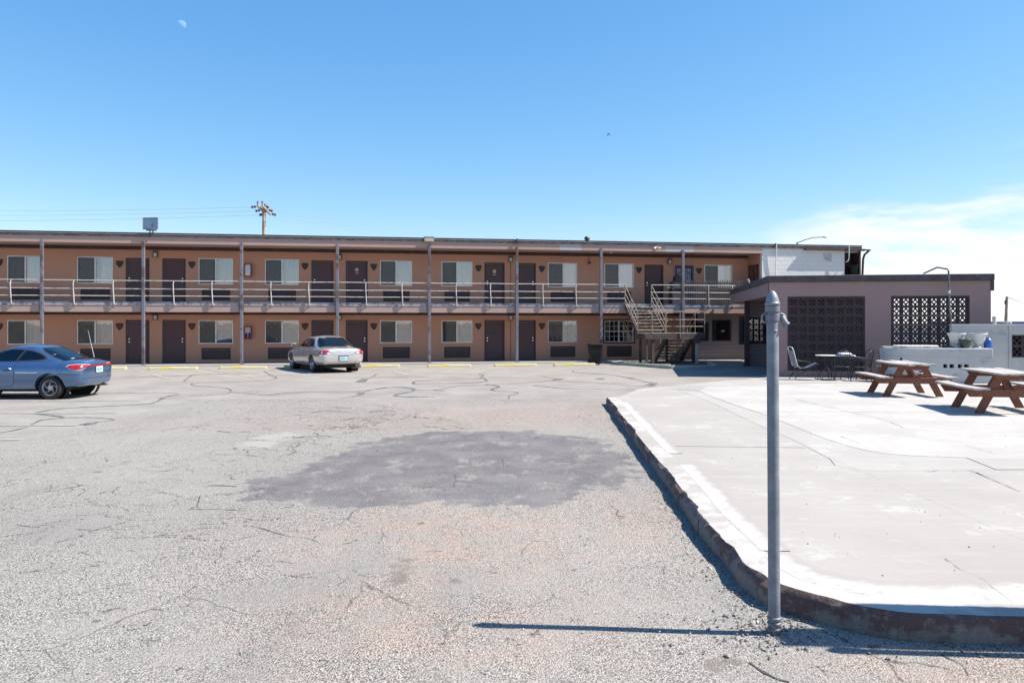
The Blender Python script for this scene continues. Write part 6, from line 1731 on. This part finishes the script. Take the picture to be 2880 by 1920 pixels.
# ------------------------------------------------------------------ cars
def paint(name, col, metal=.45, rough=.32, dust=.12):
    m, nt, b, o = new_mat(name); g = NT(nt); P = g.coord()
    n = g.noise(P, 2.5, 5, .6); s_ = g.n.new('ShaderNodeSeparateXYZ'); g.put(s_.inputs[0], P)
    low = g.step(s_.outputs[2], .55, .2, 0.0, 1.0)
    d = g.math('MULTIPLY', g.math('ADD', g.math('MULTIPLY', low, .9), .35), g.math('MULTIPLY', g.step(n, .3, .7), dust), clamp=True)
    g.put(b.inputs['Base Color'], g.mix(d, col, (0.30, 0.27, 0.24)))
    b.inputs['Metallic'].default_value = metal; g.put(b.inputs['Roughness'], g.math('ADD', g.math('MULTIPLY', d, 1.2), rough))
    b.inputs['Coat Weight'].default_value = 1.0; b.inputs['Coat Roughness'].default_value = .04
paint('paint_blue', (0.078, 0.155, 0.30), .72, .20); paint('paint_silver', (0.52, 0.515, 0.505), .6, .26)
simple('tyre', (0.022, 0.022, 0.023), .85, var=.25, scale=9); simple('rubber', (0.018, 0.018, 0.02), .7)
simple('rim_silver', (0.50, 0.50, 0.52), .35, .6, var=.1); simple('rim_dark', (0.03, 0.03, 0.032), .7)
simple('under_black', (0.012, 0.012, 0.013), .9); simple('tail_red', (0.27, 0.008, 0.014), .18, var=.2, scale=14, coat=.8); simple('tail_clear', (0.62, 0.58, 0.58), .2, coat=.6)
simple('tail_amber', (0.55, 0.20, 0.05), .2, coat=.6); simple('exhaust', (0.25, 0.23, 0.22), .4, .8)
simple('seat_cloth', (0.16, 0.16, 0.17), .9); simple('blue_cloth', (0.10, 0.22, 0.50), .9); simple('plate_white', (0.45, 0.47, 0.46), .5); simple('plate_teal', (0.06, 0.36, 0.40), .5); simple('plate_yellow', (0.62, 0.56, 0.16), .5); simple('plate_navy', (0.05, 0.08, 0.22), .5)
def car_glass(name, tint, mn):
    m, nt, b, o = new_mat(name); nt.nodes.remove(b); g = NT(nt)
    tr = g.n.new('ShaderNodeBsdfTransparent'); tr.inputs[0].default_value = (*tint, 1)
    gl = g.n.new('ShaderNodeBsdfGlossy'); gl.inputs['Roughness'].default_value = .02
    fr = g.n.new('ShaderNodeFresnel'); fr.inputs[0].default_value = 1.5
    mx = g.n.new('ShaderNodeMixShader'); g.l.new(g.math('MULTIPLY_ADD', fr.outputs[0], 1.0, mn, clamp=True), mx.inputs[0])
    g.l.new(tr.outputs[0], mx.inputs[1]); g.l.new(gl.outputs[0], mx.inputs[2]); g.l.new(mx.outputs[0], o.inputs[0])
car_glass('glass_tinted', (0.10, 0.11, 0.13), .05); car_glass('glass_clear', (0.36, 0.38, 0.38), .03)

def catmull(tab, x):
    """smooth table lookup: rows (x, a, b, ...)"""
    n = len(tab)
    if x <= tab[0][0]: return tab[0][1:]
    if x >= tab[-1][0]: return tab[-1][1:]
    i = max(k for k in range(n - 1) if tab[k][0] <= x)
    x0, x1 = tab[i][0], tab[i+1][0]; t = (x - x0) / (x1 - x0); out = []
    for c in range(1, len(tab[0])):
        p1, p2 = tab[i][c], tab[i+1][c]
        m1 = (p2 - tab[i-1][c]) / (x1 - tab[i-1][0]) if i > 0 else (p2 - p1) / (x1 - x0)
        m2 = (tab[i+2][c] - p1) / (tab[i+2][0] - x0) if i + 2 < n else (p2 - p1) / (x1 - x0)
        m1 *= (x1 - x0); m2 *= (x1 - x0)
        out.append((2*t**3 - 3*t*t + 1)*p1 + (t**3 - 2*t*t + t)*m1 + (-2*t**3 + 3*t*t)*p2 + (t**3 - t*t)*m2)
    return out
def body_mesh(tab, nst=64):
    """closed lower body; tab rows: x, half width, z bottom, z shoulder, z top centre; x forward, y left"""
    mb = MB(); xa, xb = tab[0][0], tab[-1][0]; vs = []
    xs = [xa + (xb - xa) * (0.5 - 0.5 * math.cos(math.pi * i / nst)) for i in range(nst + 1)]
    half = [(0, 0.0, 0), (.55, 0.0, 0), (.80, 0.02, 0), (.91, .08, 0), (.965, .22, 0), (.99, .42, 0), (1.0, .60, 0), (.992, .76, 0), (.972, .88, 0), (.935, .955, 0), (.88, 1.0, .12), (.78, 1.0, .42), (.60, 1.0, .75), (.32, 1.0, .95), (0, 1.0, 1.0)]
    prof = [(-y, f, t) for y, f, t in reversed(half[1:-1])]
    ring = half + prof            # bottom centre .. left side .. top centre .. right side
    for x in xs:
        w, zb, zs, zt = catmull(tab, x)
        for y, f, t in ring:
            z = zb + (zs - zb) * f + (zt - zs) * t
            vs.append((x, y * w, z))
    n = len(ring)
    fs = [(i*n + j, (i+1)*n + j, (i+1)*n + (j+1) % n, i*n + (j+1) % n) for i in range(nst) for j in range(n)]
    fs += [tuple(range(n)), tuple(reversed(range(nst*n, nst*n + n)))]
    return mb.add(vs, fs)
def cabin_mesh(c, nv=9, na=56, nr=6):
    """c: front x low/high, rear x low/high, half width low/high, z low, z edge, crown"""
    mb = MB(); vs = []
    def ring(xf, xr, w, z, k=1.0, e=4.6):
        xc, a = (xf + xr) / 2, (xf - xr) / 2; out = []
        for i in range(na):
            t = 2 * math.pi * i / na; cx, sx = math.cos(t), math.sin(t)
            out.append((xc + k * a * math.copysign(abs(cx) ** (2/e), cx), k * w * math.copysign(abs(sx) ** (2/e), sx), z))
        return out
    for i in range(nv + 1):
        v = i / nv; g = v ** 1.35; gx = v ** c.get('ex', 1.12); gr = v ** c.get('er', 1.12)
        vs += ring(c['xf'][0] + (c['xf'][1] - c['xf'][0]) * gx, c['xr'][0] + (c['xr'][1] - c['xr'][0]) * gr, c['w'][0] + (c['w'][1] - c['w'][0]) * g, c['z'][0] + (c['z'][1] - c['z'][0]) * v ** .95)
    for i in range(1, nr + 1):
        k = 1 - i / nr * .98
        vs += ring(c['xf'][1], c['xr'][1], c['w'][1], c['z'][1] + c['crown'] * (1 - k * k), k, 4.6 - 1.6 * (1 - k))
    m = nv + nr
    fs = [(i*na + j, i*na + (j+1) % na, (i+1)*na + (j+1) % na, (i+1)*na + j) for i in range(m) for j in range(na)] + [tuple(range(m*na, m*na + na))]
    return mb.add(vs, fs)
def bvh_of(*objs):
    vs, fs = [], []
    dg = bpy.context.evaluated_depsgraph_get()
    for o in objs:
        me = o.data; k = len(vs)
        vs += [v.co.copy() for v in me.vertices]; fs += [tuple(i + k for i in p.vertices) for p in me.polygons]
    return BVHTree.FromPolygons(vs, fs)
XMAP = [lambda x: x]
def project(bvh, p, d, off):
    p, d = Vector(p), Vector(d).normalized()
    p.x = XMAP[0](p.x)
    hit = bvh.ray_cast(p - d * 1.6, d, 4.0)
    if hit[0] is None: return None
    nrm = hit[1] if hit[1].dot(d) < 0 else -hit[1]
    return hit[0] + nrm * off
def decal(bvh, name, mat, parent, outline, d, off=.006, rings=5, sub=3):
    """thin panel lying on the body: outline given near the surface, laid on along d"""
    pts = []
    for i in range(len(outline)):
        a, b = Vector(outline[i]), Vector(outline[(i+1) % len(outline)])
        for k in range(sub): pts.append(a + (b - a) * k / sub)
    c = sum(pts, Vector()) / len(pts); n = len(pts); vs = []
    for r_ in range(rings + 1):
        f = 1 - r_ / rings * .97
        for p in pts:
            q = project(bvh, c + (p - c) * f, d, off)
            vs.append(q if q is not None else (vs[-1] if vs else c))
    mb = MB(); mb.add(vs, [(i*n + j, i*n + (j+1) % n, (i+1)*n + (j+1) % n, (i+1)*n + j) for i in range(rings) for j in range(n)] + [tuple(range(rings*n, rings*n + n))])
    o = mb.build(name, mat, parent, smooth=True); return o
def seam(bvh, name, mat, parent, pts, d, w=.008, off=.003, n=10):
    P = []
    for a, b in zip(pts[:-1], pts[1:]):
        a, b = Vector(a), Vector(b)
        for k in range(n): P.append(a + (b - a) * k / n)
    P.append(Vector(pts[-1])); d = Vector(d).normalized(); vs = []
    for i, p in enumerate(P):
        t = (P[min(i+1, len(P)-1)] - P[max(i-1, 0)]).normalized(); s_ = t.cross(d).normalized() * w / 2
        for q in (p + s_, p - s_):
            h = project(bvh, q, d, off); vs.append(h if h is not None else q)
    mb = MB(); mb.add(vs, [(2*i, 2*i+1, 2*i+3, 2*i+2) for i in range(len(P)-1)]); return mb.build(name, mat, parent, fix=False)
def cut_arches(o, axles, r, w, zc):
    for ax in axles:
        for sy in (-1, 1):
            me = MB().lathe([(r, -.17), (r, .2)], 40, (ax, sy * w, zc), 'y').mesh('c')
            co = bpy.data.objects.new('c', me); COL.objects.link(co); co.parent = o.parent
            md = o.modifiers.new('b', 'BOOLEAN'); md.operation = 'DIFFERENCE'; md.object = co; md.solver = 'EXACT'
            dg = bpy.context.evaluated_depsgraph_get(); nm = bpy.data.meshes.new_from_object(o.evaluated_get(dg))
            o.modifiers.clear(); o.data = nm; bpy.data.objects.remove(co)
    return o
def wheel(parent, x, y, r, spokes, side, style):
    """side +1: outer face towards +y"""
    W = .19; o = side
    t = MB(); t.lathe([(r*.66, -.09), (r*.80, -.098), (r*.93, -.094), (r*.985, -.075), (r, -.05), (r, .05), (r*.985, .075), (r*.93, .094), (r*.80, .098), (r*.66, .09)], 40, (x, y, r), 'y', cap=False)
    wl_ = shade_angle(t.build('wheel', 'tyre', parent), 60)
    rr = r * .665
    b = MB(); b.lathe([(rr, -.08), (rr*.97, o*.02), (.02, o*.015)], 32, (x, y, r), 'y', cap=False); shade_angle(b.build('rim_barrel', 'rim_dark', wl_))
    b = MB(); b.lathe([(rr*1.0, o*.055), (rr*1.02, o*.085), (rr*.95, o*.092), (rr*.88, o*.07), (rr*.86, o*.05)], 36, (x, y, r), 'y', cap=False); shade_angle(b.build('rim_lip', 'rim_silver', wl_), 50)
    b = MB(); b.lathe([(.003, o*.074), (rr*.30, o*.074), (rr*.36, o*.060), (rr*.36, o*.03)], 24, (x, y, r), 'y', cap=False); shade_angle(b.build('hub', 'rim_silver', wl_), 40)
    s_ = MB()
    for k in range(spokes):
        a0 = 2 * math.pi * k / spokes; pts = []
        for i in range(7):
            f = i / 6; rad = rr * (.25 + .67 * f); a = a0 + (style * .75 * f * f); pts.append((rad, a))
        for i in range(6):
            w0 = .055 * (1.0 if style else .8); q = []
            for rad, a in (pts[i], pts[i+1]):
                for dw in (-1, 1):
                    aa = a + dw * w0 * rr / .2 / 2 * .22 / max(rad, .05) * 1.0
                    q.append((x + rad * math.cos(aa), r + rad * math.sin(aa)))
            yo0, yo1 = y + o*.068, y + o*.035
            s_.add([(p[0], yo0, p[1]) for p in q] + [(p[0], yo1, p[1]) for p in q], [(0,1,3,2),(4,6,7,5),(0,4,5,1),(2,3,7,6),(0,2,6,4),(1,5,7,3)])
    s_.build('spokes', 'rim_silver', wl_)
    for k in range(5):
        a = 2 * math.pi * k / 5 + .3; MB().lathe([(.009, o*.070), (.009, o*.078)], 8, (x + rr*.2*math.cos(a), y, r + rr*.2*math.sin(a)), 'y').build('wheel_nut', 'rim_dark', wl_)
def car(name, label, loc, rz, tab, cab, axles, wr, wy, paint_mat, ka=1.17):
    C = thing(name, label, 'car', loc, rz)
    bd = body_mesh(tab).build('body', paint_mat, C)
    cut_arches(bd, axles, wr * ka, max(r[1] for r in tab) - .04, wr)
    if not bd.data.materials: bd.data.materials.append(MATS[paint_mat])
    shade_angle(bd, 38)
    cb = cabin_mesh(cab).build('cabin', paint_mat, C); shade_angle(cb, 45)
    for ax in axles:
        for sy in (-1, 1):
            mb = MB(); mb.lathe([(wr*ka*.996, -.16), (wr*ka*.996, .0)], 30, (ax, sy * (wy - .02), wr), 'y', cap=False); mb.lathe([(.02, -sy*.14), (wr*ka*.99, -sy*.14)], 30, (ax, sy * (wy - .02), wr), 'y', cap=False); mb.build('wheel_arch', 'under_black', C, fix=False)
    return C, bd, cb

# --- blue coupe parked side on at the left edge
TB = [(-1.02, .50, .42, .70, .76), (-1.0, .62, .36, .80, .865), (-.93, .72, .32, .835, .905), (-.78, .785, .29, .85, .935), (-.5, .825, .26, .865, .965), (0, .845, .22, .885, .985), (.6, .85, .20, .895, .985), (1.2, .85, .20, .885, .965), (1.8, .85, .20, .865, .93), (2.2, .845, .21, .84, .89), (2.7, .83, .23, .78, .83), (3.1, .79, .25, .69, .745), (3.33, .70, .28, .60, .66), (3.44, .52, .34, .52, .56)]
XMAP[0] = lambda x: x if x > -.15 else -.15 + (x + .15) * .72
TB = [(XMAP[0](r[0]), *r[1:]) for r in TB]
CB = dict(xf=(2.25, 1.15), xr=(-.56, .42), w=(.775, .53), z=(.82, 1.268), crown=.065, ex=1.05, er=1.08)
bx0, by0 = G(145, 1122.5)
BC, bdB, cbB = car('blue_car', 'blue two door coupe parked side on at the left picture edge', (bx0, by0 + .72, 0), math.pi, TB, CB, (0, 2.5), .285, .712, 'paint_blue', 1.27)
bv = bvh_of(bdB, cbB)
for sy in (1, -1):
    d = (0, -sy, -.25)
    yy = .75 * sy
    win1 = [(.86, yy, .945), (.80, yy, 1.09), (.73, yy, 1.235), (1.05, yy, 1.262), (1.35, yy, 1.225), (1.65, yy, 1.10), (1.92, yy, .95), (1.4, yy, .935)]
    win2 = [(.80, yy, .955), (.75, yy, 1.09), (.68, yy, 1.228), (.52, yy, 1.205), (.33, yy, 1.135), (.19, yy, 1.05), (.16, yy, 1.01), (.26, yy, .985), (.5, yy, .968)]
    rb = [(.88, yy, .925), (.70, yy, 1.258), (1.05, yy, 1.285), (1.38, yy, 1.245), (1.70, yy, 1.11), (1.99, yy, .93), (1.4, yy, .918)]
    decal(bv, 'window_surround', 'rubber', BC, [(2.0, yy, .92), (1.72, yy, 1.11), (1.38, yy, 1.25), (1.05, yy, 1.287), (.66, yy, 1.25), (.48, yy, 1.222), (.29, yy, 1.15), (.15, yy, 1.06), (.115, yy, 1.01), (.22, yy, .962), (.5, yy, .943)], d, .003)
    decal(bv, 'door_window', 'glass_tinted', BC, win1, d, .007); decal(bv, 'quarter_window', 'glass_tinted', BC, win2, d, .007)
    ds = (0, -sy, 0)
    seam(bv, 'door_seam', 'rubber', BC, [(.83, yy, .93), (.845, yy, .7), (.85, yy, .42), (.90, yy, .33), (1.2, yy, .315), (2.0, yy, .32)], ds, .009)
    seam(bv, 'door_seam', 'rubber', BC, [(2.02, yy, .86), (2.05, yy, .6), (2.0, yy, .32)], ds, .009)
    seam(bv, 'side_moulding', 'aluminium', BC, [(.27, yy, .655), (.8, yy, .66)], ds, .018, .008)
    seam(bv, 'side_moulding', 'paint_blue', BC, [(.88, yy, .655), (1.9, yy, .655)], ds, .018, .008)
    seam(bv, 'bumper_seam', 'rubber', BC, [(-.22, yy, .625), (-.5, yy, .62), (-.75, yy, .61), (-.9, yy * .93, .61)], ds, .010)
    seam(bv, 'sill_seam', 'rubber', BC, [(.36, yy, .45), (.86, yy, .455)], ds, .006)
    if sy == 1: 
        fc = [(-.30 + .085 * math.cos(a), yy, .745 + .085 * math.sin(a)) for a in [2 * math.pi * k / 18 for k in range(19)]]
        seam(bv, 'fuel_door', 'rubber', BC, fc, ds, .007, .003, 2)
    hp = project(bv, (1.02, yy, .735), ds, .0)
    MB().box(-.085, .085, -.006, .006, -.028, .028).build('door_handle_cup', 'rubber', BC, loc=tuple(hp + Vector((0, sy*.004, 0))))
    MB().tube([(-.1, 0, 0), (-.08, sy*.03, 0), (.08, sy*.03, 0), (.1, 0, 0)], .016, 8).build('door_handle', 'paint_blue', BC, loc=tuple(hp + Vector((0, sy*.006, .012))))
    MB().box(-.09, .09, -.08, .08, -.06, .06).build('mirror', 'paint_blue', BC, bevel=.03, loc=(1.82, sy * .86, .98), seg=2)
# rear glass, lights, plate, bumper details
dr = (.75, 0, -.66)
rg_ = [(.36, .43, 1.27), (.36, -.43, 1.27), (.20, -.53, 1.215), (-.10, -.60, 1.10), (-.42, -.585, 1.01), (-.52, -.40, .985), (-.55, 0, .98), (-.52, .40, .985), (-.42, .585, 1.01), (-.10, .60, 1.10), (.20, .53, 1.215)]
decal(bv, 'rear_window_surround', 'rubber', BC, [Vector((-.06, 0, 1.12)) + (Vector(p) - Vector((-.06, 0, 1.12))) * 1.035 for p in rg_], dr, .003)
decal(bv, 'rear_window', 'glass_tinted', BC, rg_, dr, .007)
stk = MB().box(-.012, .012, -.07, .07, -.001, .001).build('window_sticker', 'plate_white', BC, loc=tuple(project(bv, (-.38, .28, 1.02), dr, .012)))
stk.rotation_euler = (0, -.40, 0)
for sy in (1, -1):
    dl = (.72, -sy * .70, 0)
    lamp = [(-.52, sy*.80, .80), (-.62, sy*.79, .832), (-.80, sy*.74, .845), (-.95, sy*.62, .84), (-1.0, sy*.42, .83), (-1.0, sy*.42, .80), (-.97, sy*.56, .775), (-.90, sy*.68, .73), (-.78, sy*.76, .712), (-.64, sy*.80, .74)]
    decal(bv, 'tail_lamp_surround', 'aluminium', BC, [Vector((-.8, sy*.7, .785)) + (Vector(p) - Vector((-.8, sy*.7, .785))) * Vector((1.07, 1.07, 1.2)) if False else Vector((-.8, sy*.7, .780)) + Vector(((p[0]+.8)*1.08, (p[1]-sy*.7)*1.08, (p[2]-.780)*1.22)) for p in lamp], dl, .003)
    decal(bv, 'tail_lamp', 'tail_red', BC, lamp, dl, .009)
decal(bv, 'tail_panel', 'tail_red', BC, [(-1, -.44, .79), (-1, .44, .79), (-1, .44, .822), (-1, -.44, .822)], (1, 0, -.1), .008)
decal(bv, 'plate_recess', 'rubber', BC, [(-1.05, -.19, .64), (-1.05, .19, .64), (-1.05, .19, .765), (-1.05, -.19, .765)], (1, 0, 0), .004)
pl = project(bv, (-1.05, 0, .70), (1, 0, 0), .012)
MB().box(-.004, .004, -.153, .153, -.076, .076).build('licence_plate', 'plate_white', BC, loc=tuple(pl), bevel=.002)
MB().box(-.0055, -.0045, -.12, .12, -.03, .03).build('plate_lettering', 'plate_teal', BC, loc=tuple(pl)); MB().box(-.0055, -.0045, -.06, .06, .045, .065).build('plate_emblem', 'plate_yellow', BC, loc=tuple(pl))
seam(bv, 'bumper_crease', 'rubber', BC, [(-.94, .70, .50), (-1.0, .5, .50), (-1.02, 0, .50), (-1.0, -.5, .50), (-.94, -.70, .50)], (1, 0, 0), .008)
seam(bv, 'boot_seam', 'rubber', BC, [(-.90, .66, .85), (-.6, .66, .95), (-.48, .62, 1.0)], (0, 0, -1), .007)
decal(bv, 'bumper_tear', 'under_black', BC, [(-1.0, -.56, .52), (-1.0, -.42, .515), (-1.0, -.40, .49), (-1.0, -.52, .485)], (1, 0, 0), .005)
MB().box(-.2, 3.0, -.60, .60, .18, .24).build('underbody', 'under_black', BC)
shade_angle(MB().tube([(-.45, -.42, .27), (-.76, -.42, .285)], .028, 10).build('exhaust', 'exhaust', BC))
shade_angle(MB().tube([(-.50, -.28, .985), (-.33, -.30, 1.68)], [.008, .003], 6).build('antenna', 'steel_light', BC))
for ax in (0, 2.5):
    for sy in (1, -1): wheel(BC, ax, sy * .712, .285, 5, sy, sy)
for sx, mm in ((1.05, 'seat_cloth'), (.25, 'seat_cloth')):
    for sy in (-.35, .35):
        MB().add([(sx-.1, sy-.22, .5), (sx+.1, sy-.22, .5), (sx-.12, sy-.2, 1.10), (sx-.22, sy-.2, 1.10), (sx-.1, sy+.22, .5), (sx+.1, sy+.22, .5), (sx-.12, sy+.2, 1.10), (sx-.22, sy+.2, 1.10)], [(0,1,2,3),(7,6,5,4),(0,4,5,1),(1,5,6,2),(2,6,7,3),(3,7,4,0)]).build('seat', mm, BC)
MB().sphere((1.35, .55, .97), .09, sc=(1, .6, .8)).build('blue_cloth', 'blue_cloth', BC)

XMAP[0] = lambda x: x
# --- silver coupe, tail to the camera
TS = [(-1.12, .58, .44, .66, .72), (-1.10, .72, .38, .78, .86), (-1.03, .80, .33, .84, .93), (-.85, .855, .29, .87, .965), (-.5, .885, .26, .885, .985), (0, .90, .22, .90, 1.0), (.7, .905, .20, .905, 1.0), (1.4, .905, .20, .895, .975), (2.0, .905, .20, .88, .94), (2.4, .90, .21, .855, .905), (2.9, .88, .23, .80, .85), (3.3, .84, .25, .72, .775), (3.55, .74, .29, .63, .68), (3.68, .55, .35, .54, .58)]
CS = dict(xf=(2.55, 1.42), xr=(-.62, .30), w=(.83, .57), z=(.84, 1.315), crown=.07, ex=1.05, er=1.1)
SCX, SCY = -6.92, 29.78
SCAR, bdS, cbS = car('silver_car', 'silver two door car parked nose in before a maroon door', (SCX, SCY, 0), math.radians(90 + 32), TS, CS, (0, 2.67), .315, .765, 'paint_silver')
bs = bvh_of(bdS, cbS)
for sy in (1, -1):
    d = (0, -sy, -.25); yy = .8 * sy
    decal(bs, 'window_surround', 'rubber', SCAR, [(2.18, yy, .93), (1.85, yy, 1.13), (1.5, yy, 1.28), (1.1, yy, 1.33), (.6, yy, 1.315), (.36, yy, 1.27), (.2, yy, 1.15), (.05, yy, .985), (.5, yy, .955)], d, .003)
    decal(bs, 'door_window', 'glass_clear', SCAR, [(2.08, yy, .955), (1.80, yy, 1.125), (1.47, yy, 1.262), (1.1, yy, 1.308), (.80, yy, 1.302), (.88, yy, 1.1), (.93, yy, .965)], d, .007)
    decal(bs, 'quarter_window', 'glass_clear', SCAR, [(.89, yy, .972), (.83, yy, 1.1), (.75, yy, 1.297), (.58, yy, 1.293), (.40, yy, 1.25), (.26, yy, 1.15), (.14, yy, 1.005)], d, .007)
    ds = (0, -sy, 0)
    seam(bs, 'door_seam', 'rubber', SCAR, [(.90, yy, .94), (.92, yy, .6), (.90, yy, .4), (1.0, yy, .31), (2.1, yy, .315)], ds, .009)
    seam(bs, 'door_seam', 'rubber', SCAR, [(2.18, yy, .88), (2.2, yy, .55), (2.1, yy, .315)], ds, .009)
    seam(bs, 'side_moulding', 'paint_silver', SCAR, [(.42, yy, .50), (2.2, yy, .49)], ds, .05, .012)
    seam(bs, 'bumper_seam', 'rubber', SCAR, [(-.35, yy, .66), (-.7, yy, .675), (-.92, yy * .95, .685)], ds, .009)
    hp = project(bs, (1.1, yy, .765), ds, 0)
    MB().tube([(-.1, 0, 0), (-.08, sy*.03, 0), (.08, sy*.03, 0), (.1, 0, 0)], .016, 8).build('door_handle', 'paint_silver', SCAR, loc=tuple(hp + Vector((0, sy*.004, 0))))
    mo_ = MB().box(-.075, .075, -.10, .10, -.065, .065).build('mirror', 'paint_silver', SCAR, bevel=.035, loc=(1.95, sy * .98, 1.0), seg=2)
    MB().box(-.008, .008, -.08, .08, -.048, .048).build('mirror_glass', 'rim_dark', SCAR, loc=(1.868, sy * .98, 1.0), bevel=.004)
    dl = (.80, -sy * .60, 0)
    lamp = [(-.80, sy*.84, .72), (-.84, sy*.84, .78), (-.92, sy*.80, .835), (-1.02, sy*.70, .855), (-1.06, sy*.56, .85), (-1.08, sy*.40, .735), (-1.07, sy*.44, .71), (-1.05, sy*.62, .705), (-.95, sy*.78, .705)]
    decal(bs, 'tail_lamp', 'tail_red', SCAR, lamp, dl, .007)
    decal(bs, 'reversing_lens', 'tail_clear', SCAR, [(-1.07, sy*.53, .78), (-1.08, sy*.43, .735), (-1.07, sy*.46, .722), (-1.06, sy*.58, .725), (-1.06, sy*.60, .765)], dl, .011)
    decal(bs, 'indicator_lens', 'tail_clear', SCAR, [(-.96, sy*.78, .80), (-1.0, sy*.73, .80), (-1.0, sy*.73, .74), (-.97, sy*.77, .73), (-.93, sy*.79, .76)], dl, .011)
dr = (.75, 0, -.66)
rs = [(.30, .46, 1.335), (.30, -.46, 1.335), (.12, -.56, 1.25), (-.24, -.66, 1.09), (-.43, -.62, 1.025), (-.47, 0, 1.005), (-.43, .62, 1.025), (-.24, .66, 1.09), (.12, .56, 1.25)]
decal(bs, 'rear_window_surround', 'rubber', SCAR, [Vector((-.06, 0, 1.16)) + (Vector(p) - Vector((-.06, 0, 1.16))) * 1.035 for p in rs], dr, .003)
decal(bs, 'rear_window', 'glass_clear', SCAR, rs, dr, .007)
seam(bs, 'boot_seam', 'rubber', SCAR, [(-1.08, .42, .70), (-1.1, .25, .665), (-1.1, 0, .66), (-1.1, -.25, .665), (-1.08, -.42, .70)], (1, 0, 0), .009)
decal(bs, 'brake_light', 'rubber', SCAR, [(-1.05, -.19, .918), (-1.05, .19, .918), (-1.05, .19, .938), (-1.05, -.19, .938)], (1, 0, -.3), .006)
for q in (-.10, -.02, .06): decal(bs, 'badge', 'steel_light', SCAR, [(-1.1, q, .79), (-1.1, q + .06, .785), (-1.1, q + .055, .815), (-1.1, q + .01, .82)], (1, 0, 0), .006, 2, 1)
pl = project(bs, (-1.15, 0, .56), (1, 0, 0), .012)
MB().box(-.006, .006, -.185, .185, -.098, .098).build('plate_frame', 'plate_navy', SCAR, loc=tuple(pl), bevel=.002); MB().box(-.011, -.0065, -.155, .155, -.092, .055).build('licence_plate', 'plate_white', SCAR, loc=tuple(pl)); MB().box(-.0135, -.0115, -.12, .12, -.055, .005).build('plate_lettering', 'plate_teal', SCAR, loc=tuple(pl))
MB().box(-1.02, -.6, -.6, .6, .2, .33).build('underbody', 'under_black', SCAR, bevel=.04); MB().box(-.65, 3.2, -.66, .66, .17, .25).build('underbody', 'under_black', SCAR)
shade_angle(MB().lathe([(.11, -.3), (.11, .05)], 14, (-.85, -.45, .27), 'y').build('muffler', 'exhaust', SCAR)); shade_angle(MB().tube([(-.7, -.52, .27), (-1.08, -.52, .28)], .032, 10).build('exhaust', 'exhaust', SCAR))
for ax in (0, 2.67):
    for sy in (1, -1): wheel(SCAR, ax, sy * .765, .315, 5, sy, 0)
for sx in (1.2, .3):
    for sy in (-.37, .37):
        MB().add([(sx-.1, sy-.23, .5), (sx+.1, sy-.23, .5), (sx-.12, sy-.2, 1.08), (sx-.22, sy-.2, 1.08), (sx-.1, sy+.23, .5), (sx+.1, sy+.23, .5), (sx-.12, sy+.2, 1.08), (sx-.22, sy+.2, 1.08)], [(0,1,2,3),(7,6,5,4),(0,4,5,1),(1,5,6,2),(2,6,7,3),(3,7,4,0)]).build('seat', 'seat_cloth', SCAR)
